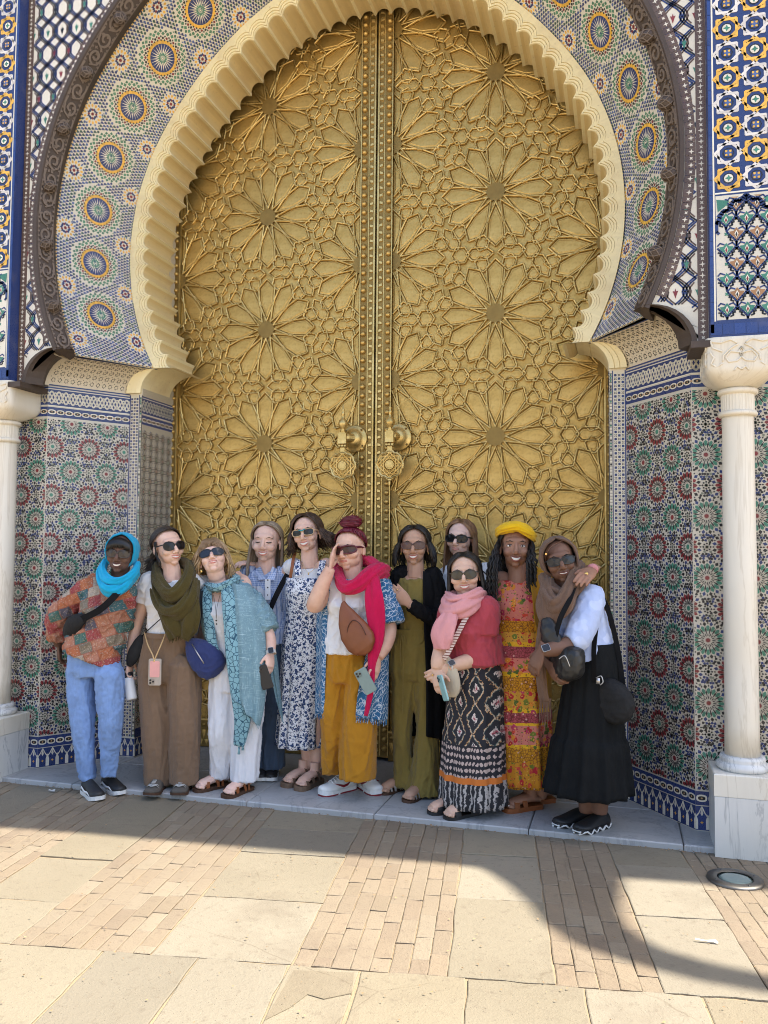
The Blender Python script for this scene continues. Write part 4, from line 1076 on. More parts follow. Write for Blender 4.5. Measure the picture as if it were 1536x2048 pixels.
# ================================================================ people: tools
def V3(a): return Vector((float(a[0]), float(a[1]), float(a[2])))
def catmull(P, n=6):
    P = [V3(p) for p in P]; out = []
    for i in range(len(P)-1):
        p0, p1, p2, p3 = P[max(i-1, 0)], P[i], P[i+1], P[min(i+2, len(P)-1)]
        for k in range(n):
            t = k/n; out.append(.5*((2*p1)+(-p0+p2)*t+(2*p0-5*p1+4*p2-p3)*t*t+(-p0+3*p1-3*p2+p3)*t**3))
    out.append(P[-1]); return out
def lerps(v, m):
    """resample a list of numbers to m"""
    return list(np.interp(np.linspace(0, len(v)-1, m), range(len(v)), v))
def vox(mb, size, smooth=2, fac=.5):
    """one continuous skin round all the closed pieces in mb"""
    me = mb.mesh('tmp'); bm = bmesh.new(); bm.from_mesh(me); bmesh.ops.recalc_face_normals(bm, faces=bm.faces); bm.to_mesh(me); bm.free()
    o = bpy.data.objects.new('tmp', me); COL.objects.link(o)
    r = o.modifiers.new('r', 'REMESH'); r.mode = 'VOXEL'; r.voxel_size = size; r.use_smooth_shade = True
    if smooth: q = o.modifiers.new('s', 'SMOOTH'); q.factor = fac; q.iterations = smooth
    dg = bpy.context.evaluated_depsgraph_get(); ev = o.evaluated_get(dg); out = bpy.data.meshes.new_from_object(ev)
    bpy.data.objects.remove(o); bpy.data.meshes.remove(me); return out
def mesh_arrays(me):
    n = len(me.vertices); co = np.empty(n*3); me.vertices.foreach_get('co', co); no = np.empty(n*3); me.vertex_normals.foreach_get('vector', no)
    return co.reshape(-1, 3), no.reshape(-1, 3)
def folds(p, freq, seed=0, stretch=(1, 1, 1), k=6):
    """cheap smooth crease field in [-1,1] on points p"""
    r = np.random.RandomState(seed); q = p*np.array(stretch); w = np.zeros(len(p))
    for i in range(k):
        d = r.normal(size=3); d /= np.linalg.norm(d); f = freq*r.uniform(.6, 1.6); w += np.sin(q@d*f+r.uniform(0, 6)+1.3*np.sin(q@r.normal(size=3)*f*.5))
    w /= k**.5; return np.tanh(w)
def wrinkle(me, amp, freq, seed=0, stretch=(1, 1, 1), mask=None):
    freq = freq*2.3; amp = amp*.85
    co, no = mesh_arrays(me); w = folds(co, freq, seed, stretch); w = 1-2*np.abs(w)**.7; w2 = 1-2*np.abs(folds(co, freq*2.1, seed+7, stretch))**.7
    d = amp*(w+.18*w2)
    if mask is not None: d = d*mask(co)
    co = co+no*d[:, None]; me.vertices.foreach_set('co', co.ravel()); me.update()
def sell(c, X, Yv, rx, ry, n=28, e=2.0, fold=None, t=0.0):
    """superellipse ring; fold(theta, t) -> radius factor"""
    P = []
    for k in range(n):
        a = 2*PI*k/n; ca, sa = math.cos(a), math.sin(a); q = (abs(ca)**e+abs(sa)**e)**(-1/e); f = fold(a, t) if fold else 1.0
        P.append(tuple(V3(c)+X*(rx*q*ca*f)+Yv*(ry*q*sa*f)))
    return P
def pleats(n, amp, seed, tw=.6, n2=None):
    r = random.Random(seed); ph = [r.uniform(0, 6) for _ in range(4)]; n2 = n2 or n*2-1
    def f(a, t):
        g = amp*min(1, max(0, t))**.8
        w = math.sin(n*a+ph[0]+tw*t+.6*math.sin(2*a+ph[1])); w2 = math.sin(n2*a+ph[2]-tw*t)
        return 1+g*(w*abs(w)**.2*.7+.35*w2)
    return f

class Person:
    def __init__(s, key, label, Y, a=.25, skin=(.55, .34, .24), k=1.0):
        s.key = key
        s.Y = Y; s.a = a; s.k = k; s.lo = MB(); s.hi = MB()
        s.X = Vector((math.cos(a), math.sin(a), 0)); s.F = Vector((math.sin(a), -math.cos(a), 0)); s.U = Vector((0, 0, 1)); s.skin = skin; s.label = label; s.root = None
    def P(s, px, py, dy=0.0): return V3(at_y(px, py, s.Y+dy))
    def base(s, x, y, z=0.0):
        s.root = thing('person', s.label, 'person', (x, y, z), 'people posing before the gate'); s.inv = Matrix.Translation((-x, -y, -z)); return s.root
    def put(s, name, me, mat):
        me.materials.clear(); 
        for m in (mat if isinstance(mat, (list, tuple)) else [mat]): me.materials.append(MATS[m] if isinstance(m, str) else m)
        o = link(name, me, s.root); o.matrix_parent_inverse = s.inv; return o
    def put_mb(s, name, mb, mat, smooth=True):
        me = mb.mesh(name, smooth); bm = bmesh.new(); bm.from_mesh(me); bmesh.ops.recalc_face_normals(bm, faces=bm.faces); bm.to_mesh(me); bm.free(); return s.put(name, me, mat)
    # ---- head
    def set_head(s, px, py, dy=0.0, yaw=None, pitch=0.0, roll=0.0, k=1.0):
        """px,py: the point between the eyes' level at the skull axis"""
        yaw = s.a if yaw is None else yaw; s.H = s.P(px, py, dy); s.hk = k
        M = Matrix.Rotation(yaw, 3, 'Z') @ Matrix.Rotation(roll, 3, 'Y') @ Matrix.Rotation(-pitch, 3, 'X'); s.HM = M
    def hp(s, x, y, z): return s.H + s.HM @ (Vector((x*1.05, y, z*.95))*s.hk)
    def head(s, chub=0.0, neck=None, smile=1.0, ear=True):
        m = s.hi; M = s.HM; k = s.hk
        def el(c, r): m.sphere(s.hp(*c), (r[0]*k*1.05, r[1]*k, r[2]*k*.95), 20, 14, M=M)
        el((0, .016, .038), (.073, .094, .080)); el((0, -.024, -.012), (.065+chub*.3, .066, .080)); el((0, -.030, -.060), (.053+chub, .053, .046)); el((0, -.066, -.097), (.021, .019, .017))
        el((0, -.062, .030), (.052, .030, .026)); el((.034, -.060, -.030), (.027+chub, .027, .026)); el((-.034, -.060, -.030), (.027+chub, .027, .026)); el((0, -.074, -.066), (.029, .022, .026))
        m.tube([s.hp(0, -.086, .016), s.hp(0, -.097, -.008), s.hp(0, -.112, -.033)], [.0075*k, .010*k, .0125*k], 10); el((0, -.106, -.035), (.0125, .011, .0105))
        for d in (-1, 1): el((d*.0125, -.097, -.039), (.0085, .010, .0075))
        if ear:
            for d in (-1, 1): el((d*.075, .012, -.012), (.009, .017, .029)); el((d*.074, .004, -.034), (.006, .009, .010))
        # neck into the chest
        nb = neck if neck is not None else s.H-Vector((0, 0, .24))
        m.tube(catmull([s.hp(0, .020, -.02), s.hp(0, .018, -.085), nb+(s.H-nb)*.25-s.F*.005, nb-Vector((0, 0, .05))], 4), lerps([.054*k, .051*k+chub*.4, .050*k+chub*.4, .058*k], 13), 14)
        # lips and teeth
        def arc(w, z0, lift, y, n=9): return [s.hp(w*(2*i/(n-1)-1), y+.55*w*w*(2*i/(n-1)-1)**2/.03, z0+lift*(2*i/(n-1)-1)**2) for i in range(n)]
        lipc = tuple(x*f for x, f in zip(s.skin, (.78, .42, .42)))
        L = MB(); w = .0205+.004*smile
        L.tube(arc(w, -.0600, .006*smile, -.0985), lerps([.002, .0036, .0042, .0036, .002], 9), 6); L.tube(arc(w*.96, -.0605-.004-.012*smile, .011*smile, -.0970), lerps([.002, .0042, .0052, .0042, .002], 9), 6)
        s.put_mb('lips', L, plain('lip_%s' % s.key, lipc, .45))
        if smile > .3:
            T = MB(); n = 9; A = arc(w*.88, -.0615, .0065*smile, -.0995, n); B = arc(w*.80, -.0630-.0125*smile, .0130*smile, -.0985, n); Bk = [p+s.HM @ Vector((0, .012, 0)) for p in A]; Bk2 = [p+s.HM @ Vector((0, .012, 0)) for p in B]
            T.rings([[A[i], B[i], Bk2[i], Bk[i]] for i in range(n)]); s.put_mb('teeth', T, plain('teeth', (.78, .74, .66), .3, var=.04))
        E = MB()
        for d in (-1, 1): E.tube([s.hp(d*.014, -.0875, .0235), s.hp(d*.030, -.0850, .0300), s.hp(d*.049, -.0700, .0235)], [.0024, .0040, .0018], 5)
        s.put_mb('eyebrows', E, plain('brow_%s' % s.key, getattr(s, 'browc', (.03, .02, .015)), .8))
    def eyes(s, closed=False, iris=(.05, .025, .015)):
        for d in (-1, 1):
            if closed:
                m = MB(); m.tube([s.hp(d*.016, -.0850, .0010), s.hp(d*.030, -.0875, -.0030), s.hp(d*.044, -.0775, .0010)], [.0026, .0042, .0026], 5); s.put_mb('eyelid', m, plain('lash', (.06, .035, .03), .7)); continue
            m = MB(); m.sphere(s.hp(d*.031, -.0745, .002), (.0135*s.hk, .0105*s.hk, .0072*s.hk), 12, 8, M=s.HM); s.put_mb('eye', m, plain('eye_white', (.72, .68, .64), .25, var=.03))
            m = MB(); m.sphere(s.hp(d*.031, -.0832, .002), (.0058, .003, .0060), 10, 6, M=s.HM); s.put_mb('iris', m, plain('iris', iris, .15))
            m = MB(); m.tube([s.hp(d*.016, -.0805, .004), s.hp(d*.024, -.0860, .0088), s.hp(d*.034, -.0850, .0096), s.hp(d*.046, -.0730, .004)], [.0010, .0020, .0024, .0012], 5); s.put_mb('eyelid', m, plain('lash', (.06, .035, .03), .7))
    def glasses(s, fr=(.02, .018, .016), lens=(.02, .02, .022), w=.029, h=.023, e=2.6, cx=.0335, z=.001, y=-.100, tilt=0.0, bar=True, frm=.0030, wrap=.0, cat=0.0):
        g = MB(); f = MB()
        for d in (-1, 1):
            P = []
            for q in range(24):
                a = 2*PI*q/24; ca, sa = math.cos(a), math.sin(a); r = (abs(ca)**e+abs(sa)**e)**(-1/e); x = d*cx+w*r*ca; zz = z+h*r*sa+cat*h*max(0, d*ca)*max(0, sa)
                P.append((x, y+.9*x*x/.09*(.5+wrap), zz))
            c = s.hp(d*cx, y+.9*cx*cx/.09*(.5+wrap)-.0025, z)
            g.add([s.hp(*p) for p in P]+[c], [(i, (i+1) % 24, 24) for i in range(24)]); g.add([s.hp(p[0], p[1]+.003, p[2]) for p in P], [tuple(range(24))])
            f.tube([s.hp(p[0], p[1], p[2]) for p in P+[P[0]]], frm, 5, cap=False)
            xo = d*(cx+w); yo = y+.9*xo*xo/.09*(.5+wrap)
            f.tube([s.hp(xo*.99, yo-.001, z+h*.45), s.hp(d*.071, yo+.022, z+h*.4), s.hp(d*.0765, -.02, z+h*.3), s.hp(d*.0785, .012, z), s.hp(d*.077, .024, z-.014)], [frm*1.25, frm*1.3, frm*1.1, frm, frm*.8], 5)
        f.tube([s.hp(-cx+w*.9, y+.001, z+h*.25), s.hp(0, y-.002, z+h*.42), s.hp(cx-w*.9, y+.001, z+h*.25)], frm*1.1, 5)
        key = 'lens_%s' % s.key
        if key not in MATS:
            t = NT(key); t.base(lens); t.set(Roughness=.18); t.b.inputs['Specular IOR Level'].default_value = .35; done(t)
        o = s.put_mb('sunglasses', f, plain('frame_%s' % s.key, fr, .3)); l = g.mesh('lens', False); l.materials.append(MATS[key]); lo = link('lens', l, o)
    # ---- limbs
    def arm(s, sh, el, wr, r=(.046, .038, .027), k=1.0):
        p = catmull([sh, el, wr], 7); s.lo.tube(p, lerps([r[0]*k, (r[0]*.95)*k, r[1]*k, r[1]*1.0*k, r[2]*k], len(p)), 14)
        s.lo.sphere(sh, r[0]*1.12*k, 12, 8)
    def sleeve(s, sh, el, wr, f0, f1, rr, n=7):
        """sleeve along the very curve of the arm, from fraction f0 to f1 of it"""
        p = catmull([sh, el, wr], 12); m = len(p)-1; return ([p[int(round(m*(f0+(f1-f0)*i/(n-1))))] for i in range(n)], rr)
    def hand(s, wr, d, n, thumb, curl=.35, sc=1.0, spread=.12, curls=None):
        """wr wrist, d pointing along the hand, n out of the palm, thumb side +1/-1 along n x d"""
        d = V3(d).normalized(); n = V3(n); n = (n-d*n.dot(d)).normalized(); sd = n.cross(d)*thumb; m = s.hi; k = sc
        m.tube([wr-d*.045, wr, wr+d*.03*k, wr+d*.062*k, wr+d*.090*k], [.0255*k, .0250*k, .034*k, .040*k, .037*k], 12, flat=(.42, 1.0), up=n)
        for i, (off, L) in enumerate(((.030, .070), (.0105, .079), (-.0095, .073), (-.029, .058))):
            b = wr+d*(.082+(.004 if i in (1, 2) else 0))*k+sd*off*k; c = (curls[i] if curls else curl); dd = (d+sd*off*spread*14*.2).normalized(); P = [b-dd*.012]; ang = c*.35; q = b
            for seg in (.42, .32, .26):
                v = dd*math.cos(ang)+n*math.sin(ang); P.append(q); q = q+v*L*seg*k; ang += c
            P.append(q); m.tube(P, [.0088*k, .0088*k, .0082*k, .0076*k, .0062*k], 8)
        t0 = wr+d*.022*k+sd*.024*k+n*.006; tv = (d*.72+sd*.62+n*.25).normalized(); t1 = t0+tv*.040*k; t2 = t1+(d*.9+sd*.25+n*.3).normalized()*.028*k
        m.tube([t0-tv*.015, t0, t1, t2], [.013*k, .0125*k, .0098*k, .0075*k], 8)
        return wr+d*.11*k
    def leg(s, hip, kn, an, r=(.080, .055, .034)):
        p = catmull([hip, kn, an], 8); s.lo.tube(p, lerps([r[0], r[0]*.85, r[1], r[1]*.92, r[2]*1.2, r[2]], len(p)), 14)
    def foot(s, an, ang, L=.235, z=0.02, w=1.0, toes=True):
        """bare foot on height z pointing along ang"""
        d = Vector((math.sin(ang), -math.cos(ang), 0)); sd = Vector((d.y, -d.x, 0)); h = Vector((an.x, an.y, z)); m = s.hi
        m.tube([h-d*.055+Vector((0, 0, .026)), h+Vector((0, 0, .040)), h+d*.07+Vector((0, 0, .036)), h+d*.125+Vector((0, 0, .020)), h+d*.150+Vector((0, 0, .013))], [.026, .036, .036*w, .038*w, .030], 12, flat=(.72, 1.0), up=(0, 0, 1))
        m.tube([an+Vector((0, 0, .06)), an*.4+(h+Vector((0, 0, .05)))*.6, h+Vector((0, 0, .035))], [.033, .032, .034], 12)
        for i in range(5):
            o = (i-2)*.0155; b = h+d*(.140-.0045*abs(i-1.2)**1.4)+sd*o; m.tube([b, b+d*.022+Vector((0, 0, .012)), b+d*.036+Vector((0, 0, .008))], [.009, .0088, .0068] if i else [.012, .0118, .009], 8)
        return h, d, sd
    def torso(s, shl, shr, hip, dep=1.0, wai=.76, hipw=.95, bust=1.0):
        c = (shl+shr)/2; s.shl, s.shr, s.hipc = shl, shr, hip; hs = (shr-shl).length/2; ax = (shr-shl); ax.z *= .5; ax = ax.normalized(); s.tax = ax
        s.tsec = []
        for t, w, d, fwd in ((-.085, .42, .050, -.004), (-.035, .66, .058, 0), (.03, .93, .072, 0), (.14, 1.0, .092, .004), (.30, .96, .112*bust, .014), (.45, .86, .100, .008), (.62, wai, .092, 0), (.80, (wai+hipw)/2, .104, -.004), (1.0, hipw, .118, -.008), (1.14, hipw*.96, .112, -.01)):
            p = c+(hip-c)*t; s.tsec.append((p+s.F*fwd, ax.lerp(s.X, min(1, max(0, t))).normalized(), hs*w, d*dep))
        return s
    def torso_rings(s, ease=0.0, t0=0, t1=None, n=30, dx=1.0):
        R = []
        for p, ax, w, d in s.tsec[t0:t1]:
            f = Vector((-ax.y, ax.x, 0)).normalized(); R.append(sell(p, ax, f, w*dx+ease, d*dx+ease, n, 2.35))
        return R
    def body(s):
        R = s.torso_rings(-.006); R2 = s.torso_rings(-.034); s.lo.rings(R[:4]+R2[4:]) if hasattr(s, 'tsec') else None
        a = vox(s.lo, .009, 2); b = vox(s.hi, .0045, 2, .5)
        bm = bmesh.new(); bm.from_mesh(a); bm.from_mesh(b); me = bpy.data.meshes.new('body'); bm.to_mesh(me); bm.free(); bpy.data.meshes.remove(a); bpy.data.meshes.remove(b)
        me.polygons.foreach_set('use_smooth', [True]*len(me.polygons))
        key = 'skin_%s' % s.key
        t = NT(key); nz = t.noise(14, 4); n2 = t.noise(160, 3); c = s.skin
        t.base(t.mix(tuple(x*f for x, f in zip(c, (.90, .82, .80))), tuple(min(1, x*1.08) for x in c), t.ramp(nz.outputs[0], [(.3, 0.), (.7, 1.)]))); t.set(Roughness=.62); t.b.inputs['Subsurface Weight'].default_value = .12; t.b.inputs['Subsurface Radius'].default_value = (.012, .005, .003); t.b.inputs['Subsurface Scale'].default_value = .5
        t.bump(n2.outputs[0], .10, .002); done(t)
        s.bodyo = s.put('body', me, key); return s.bodyo
    # ---- clothes
    def top(s, name, mat, ease=.014, sleeves=(), t0=1, t1=8, amp=.006, freq=34, voxel=.0075, extra=None, seed=1, smooth=2, stretch=(1, 1, .6), dx=1.0, body=True):
        m = MB()
        if body: m.rings(s.torso_rings(ease, t0, t1, dx=dx))
        for path, rr in sleeves:
            p = catmull(path, 6); m.tube(p, lerps(rr, len(p)), 16); m.sphere(p[0], rr[0]*.98, 14, 10)
        if extra: extra(m)
        me = vox(m, voxel, smooth); wrinkle(me, amp, freq, seed, stretch); wrinkle(me, amp*.7, freq*.8, seed+3, (1, 1, .18)); me.polygons.foreach_set('use_smooth', [True]*len(me.polygons)); return s.put(name, me, mat)
    def trousers(s, name, mat, legs, hipring=None, amp=.008, freq=26, fold=.03, voxel=.009, seed=1, hip_up=True, e=2.2, nf=5):
        """legs: list of (points, rx list, ry list)"""
        m = MB()
        for li, (path, rx, ry) in enumerate(legs):
            p = catmull(path, 8); n = len(p); rx_, ry_ = lerps(rx, n), lerps(ry, n); f = pleats(nf, fold, seed+li, 2.0)
            m.rings([sell(p[i], s.X, -s.F, rx_[i]*min(1, .55+i*.15), ry_[i]*min(1, .55+i*.15), 40, e, f, i/(n-1)) for i in range(n)])
        if hipring:
            m.rings([sell(c, s.X, -s.F, a, b, 36, 2.4) for c, a, b in hipring])
        me = vox(m, voxel, 2); wrinkle(me, amp*.45, freq*.9, seed, (1, 1, 1.2)); wrinkle(me, .0080, 28, seed+5, (1, 1, .13)); me.polygons.foreach_set('use_smooth', [True]*len(me.polygons)); return s.put(name, me, mat)
    def skirt(s, name, mat, secs, nf=11, amp=.08, seed=1, n=110, e=2.2, steps=5, hemwave=0.0):
        """secs: (center, rx, ry, t)"""
        f = pleats(nf, amp, seed, 1.2); m = MB(); R = []; q = len(secs)
        for i in range(q-1):
            for k in range(steps):
                t = k/steps; a, b = secs[i], secs[i+1]; mixv = lambda x, y: x+(y-x)*t
                R.append(sell(V3(a[0]).lerp(V3(b[0]), t), s.X, -s.F, mixv(a[1], b[1]), mixv(a[2], b[2]), n, e, f, mixv(a[3], b[3])))
        a = secs[-1]; R.append(sell(a[0], s.X, -s.F, a[1], a[2], n, e, f, a[3]))
        m.rings(R); return s.put_mb(name, m, mat)
    def cloth(s, name, mat, path, radii, flat=(1, 1), ridges=5, amp=.2, n=30, up=None, sub=7, seed=0, noise_=.0):
        """gathered cloth swept along a path"""
        P = catmull(path, sub); m_ = len(P); rr = lerps(radii, m_); fl = flat if isinstance(flat[0], (list, tuple)) else None
        m = MB(); R = []; prev = None; r0 = random.Random(seed); ph = r0.uniform(0, 6)
        fa = lerps([q[0] for q in flat], m_) if fl else [flat[0]]*m_; fb = lerps([q[1] for q in flat], m_) if fl else [flat[1]]*m_
        for i in range(m_):
            t = P[min(i+1, m_-1)]-P[max(i-1, 0)]; t = t.normalized() if t.length > 1e-6 else Vector((0, 0, -1))
            if prev is None: a = Vector(up) if up is not None else s.F; x = a-t*a.dot(t); x = x.normalized() if x.length > 1e-4 else t.orthogonal().normalized()
            else: x = prev-t*prev.dot(t); x = x.normalized() if x.length > 1e-4 else t.orthogonal().normalized()
            prev = x; y = t.cross(x); ring = []
            for k in range(n):
                a = 2*PI*k/n; w = 1+amp*(abs(math.sin(ridges*a*.5+ph+.05*i+.5*math.sin(i*.22+ph)))-.5)+amp*.4*math.sin(3*a+i*.33+ph)
                ring.append(tuple(P[i]+x*(math.cos(a)*rr[i]*fa[i]*w)+y*(math.sin(a)*rr[i]*fb[i]*w)))
            R.append(ring)
        m.rings(R); return s.put_mb(name, m, mat)
    def drape(s, name, mat, left, right, nu=26, nv=40, fold=.012, nf=5, thick=.006, bulge=.03, seed=0, out=None, obj=True):
        """hanging sheet between two edge polylines, with vertical folds and thickness"""
        L = catmull(left, 8); Rr = catmull(right, 8); n = nv; pick = lambda A, t: A[min(len(A)-1, int(t*(len(A)-1)))].lerp(A[min(len(A)-1, int(t*(len(A)-1))+1)], t*(len(A)-1)-int(t*(len(A)-1)))
        r0 = random.Random(seed); ph = r0.uniform(0, 6); F = s.F if out is None else V3(out).normalized(); m = MB(); V = []
        for side in (0, 1):
            for j in range(n+1):
                t = j/n; a, b = pick(L, t), pick(Rr, t)
                for i in range(nu+1):
                    u = i/nu; p = a.lerp(b, u); w = math.sin(nf*PI*u+ph+1.1*math.sin(t*3+ph)); w = w*abs(w)**.25
                    d = bulge*math.sin(PI*u)**.7+fold*(.35+.65*t)*w; V.append(tuple(p+F*(d-side*thick)))
        N = nu+1; o2 = (n+1)*N; Fc = []
        for j in range(n):
            for i in range(nu):
                q = j*N+i; Fc.append((q, q+1, q+N+1, q+N)); Fc.append((o2+q, o2+q+N, o2+q+N+1, o2+q+1))
        for j in range(n):
            for i0 in (0, nu): q = j*N+i0; Fc.append((q, q+N, o2+q+N, o2+q))
        for i in range(nu):
            for j0 in (0, n): q = j0*N+i; Fc.append((q, q+1, o2+q+1, o2+q))
        m.add(V, Fc); return s.put_mb(name, m, mat) if obj else m
    def fringe(s, name, mat, a, b, n, L, r=.0028, seed=0, parent=None):
        m = MB(); q = random.Random(seed); a, b = V3(a), V3(b)
        for i in range(n):
            p = a.lerp(b, (i+.5)/n); m.tube([p, p+Vector((q.uniform(-.01, .01), q.uniform(-.012, .004), -L*q.uniform(.6, 1.0)))], [r, r*.6], 4)
        return s.put_mb(name, m, mat, False)
    # ---- hair
    def hair(s, mat, length=.2, face=62, hl=40, locks=420, curl=0.0, cf=30, vol=1.0, r=.0052, wind=(0, 0, 0), back=False, part=.0, seed=0, nape=-38, cap=True, gather=None, up=None, jit_=1.0, lenv=.25, side_front=True, fall=None, spread=.0):
        C = (0, .014, .036); RR = (.0785*vol, .0995*vol, .0875*vol)
        def sk(az, el, k=1.0): return (C[0]+RR[0]*k*math.cos(el)*math.sin(az), C[1]-RR[1]*k*math.cos(el)*math.cos(az), C[2]+RR[2]*k*math.sin(el))
        def hairline(az):
            a = abs(math.degrees(az)); return rad(np.interp(a, [0, 35, 58, 75, 95, 115, 180], [hl, hl-3, hl-14, 12, -2, nape*.8, nape]))
        M = MB(); q = random.Random(seed)
        if cap:
            nA, nE = 48, 16
            for k_ in (1.0,):
                V = []
                for i in range(nA):
                    az = -PI+2*PI*i/nA; h0 = hairline(az)
                    for j in range(nE+1):
                        el = h0+(PI/2-h0)*j/nE; V.append(s.hp(*sk(az, el, .985+.012*math.sin(az*23+el*3))))
                F = [(i*(nE+1)+j, ((i+1) % nA)*(nE+1)+j, ((i+1) % nA)*(nE+1)+j+1, i*(nE+1)+j+1) for i in range(nA) for j in range(nE)]; M.add(V, F)
        upv = Vector((0, 0, -1))
        r *= .74; locks = int(locks*1.7)
        for n_ in range(locks):
            az = q.uniform(-PI, PI); h0 = hairline(az); el = h0+(PI/2-h0)*(q.random()**.85)
            P = [s.hp(*sk(az, el, 1.01))]
            if gather is not None:
                g = Vector(gather); p0 = Vector(sk(az, el, 1.01))
                for t in (.25, .5, .75, 1.0):
                    p = p0.lerp(g, t); d = p-Vector(C); e_ = math.sqrt((d.x/RR[0])**2+(d.y/RR[1])**2+(d.z/RR[2])**2)
                    if e_ < 1.02: p = Vector(C)+d*(1.025/max(e_, .2))
                    P.append(s.hp(*p))
                v_ = q.random(); M.tube(P, [r, r, r*.95, r*.8, r*.5], 5, col=(v_, v_, v_)); continue
            sg = 1 if az-part > 0 else -1
            if abs(az) > 2.6 and q.random() < .5: sg = -sg
            a1 = sg*max(abs(az), rad(face)+q.uniform(0, .25)); a1 = a1 if abs(a1) < PI else az; el1 = rad(-12+q.uniform(-8, 8)) if el > -.1 else el-.15; kk = 1.02+q.uniform(0, .07)*jit_
            if a1*az < 0 and abs(az) > rad(face): a1 = az
            for t in (.3, .6, .85, 1.0): P.append(s.hp(*sk(az+(a1-az)*t**.7, el+(el1-el)*t**1.3, kk)))
            L = length*q.uniform(1-lenv, 1.05); p = P[-1]; outv = (s.HM @ Vector((math.sin(a1), -math.cos(a1)*.5, 0))); nseg = max(3, int(L/.035)) if curl == 0 else max(6, int(L/.018)); ph = q.uniform(0, 6)
            for k_ in range(1, nseg+1):
                t = k_/nseg; d = Vector((0, 0, -L*t))+Vector(wind)*t*t*(1+q.uniform(-.2, .2))+outv*(.012*math.sin(t*2.2)+spread*t)
                if fall is not None: d += Vector(fall)*t
                if curl: d += Vector((math.sin(ph+t*L*cf*6.28), math.cos(ph+t*L*cf*6.28)*.8, 0))*curl*min(1, t*3)
                P.append(p+d)
            v_ = q.random(); fly = q.random() < .06
            if fly: P = [a_+Vector((q.uniform(-.012, .012), q.uniform(-.01, .01), q.uniform(-.004, .012)))*(i_/len(P)) for i_, a_ in enumerate(P)]
            m_ = len(P); M.tube(P, [x_*(.45 if fly else 1) for x_ in lerps([r*.8, r*1.1, r*1.05, r*.9, r*.35], m_)], 4, col=(v_, v_, v_))
        o = s.put_mb('hair', M, mat); return o
def fabric(name, c, var=.10, weave=900, bump=.15, rough=.85, sheen=.15, wr=0.0):
    if name in MATS: return MATS[name]
    c = lin(c) if isinstance(c, str) else c
    if max(c) < .05: sheen = 0.0
    s = NT(name); nz = s.noise(18, 4); n2 = s.noise(weave*.5, 2); n3 = s.noise(26, 4, .6, s.mapped((1, 1, .35)))
    col = s.mix(tuple(x*(1-var) for x in c), tuple(min(1, x*(1+var)) for x in c), nz.outputs[0]); s.base(col); s.set(Roughness=rough); s.b.inputs['Sheen Weight'].default_value = sheen; s.b.inputs['Specular IOR Level'].default_value = .25 if max(c) > .05 else .08
    s.bump(s.mix(n2.outputs[0], n3.outputs[0], .8), .5+bump, .016); return done(s)
def hairmat(name, a, b, rough=.42):
    s = NT(name); n = s.noise(60, 3, .6, s.mapped((1, 1, .12))); at = s.n('ShaderNodeAttribute', attribute_name='Col'); f = s.math('ADD', s.math('MULTIPLY', at.outputs[2], .75), s.math('MULTIPLY', n.outputs[0], .35)); s.base(s.mix(a, b, s.ramp(f, [(.15, 0.), (.95, 1.)]))); s.set(Roughness=rough); s.b.inputs['Specular IOR Level'].default_value = .55; return done(s)
def shoe(pers, name, heel, ang, L=.255, z=0.0, up_mat='shoe', sole_mat='sole', h=.075, sole=.022, w=.046, collar=True, accent=None, solecol=None):
    """closed shoe: sole slab and lofted upper; heel: point under the heel"""
    d = Vector((math.sin(ang), -math.cos(ang), 0)); sd = Vector((-d.y, d.x, 0)); o = Vector((heel[0], heel[1], z))-d*.03
    prof = ((0, .60, .80), (.06, .82, .98), (.2, .92, 1.0), (.42, .86, .92), (.6, 1.0, .70), (.78, 1.05, .52), (.9, .92, .42), (.98, .60, .32), (1.0, .3, .2))
    S = MB(); R = []
    for t, ww, hh in prof:
        c = o+d*(t*L); lift = .010*max(0, t-.8)/.2; R.append([c+sd*w*ww*1.06+Vector((0, 0, lift)), c+sd*w*ww*1.08+Vector((0, 0, sole+lift)), c-sd*w*ww*1.08+Vector((0, 0, sole+lift)), c-sd*w*ww*1.06+Vector((0, 0, lift))])
    S.rings(R); so = pers.put_mb(name, S, sole_mat, False)
    U = MB(); R = []
    for t, ww, hh in prof:
        c = o+d*(t*L)+Vector((0, 0, sole-.002+.010*max(0, t-.8)/.2)); ring = []
        for k in range(13):
            a = PI*k/12; ring.append(c+sd*(w*ww*math.cos(a))+Vector((0, 0, h*hh*abs(math.sin(a))**.75)))
        R.append(ring)
    U.rings(R); me = U.mesh('upper', True); bm = bmesh.new(); bm.from_mesh(me); bmesh.ops.recalc_face_normals(bm, faces=bm.faces); bm.to_mesh(me); bm.free(); me.materials.append(MATS[up_mat]); u = link('upper', me, so)
    return so, o, d, sd
def extra(so, name, mb, mat, smooth=True):
    me = mb.mesh(name, smooth); bm = bmesh.new(); bm.from_mesh(me); bmesh.ops.recalc_face_normals(bm, faces=bm.faces); bm.to_mesh(me); bm.free(); me.materials.append(MATS[mat] if isinstance(mat, str) else mat); return link(name, me, so)
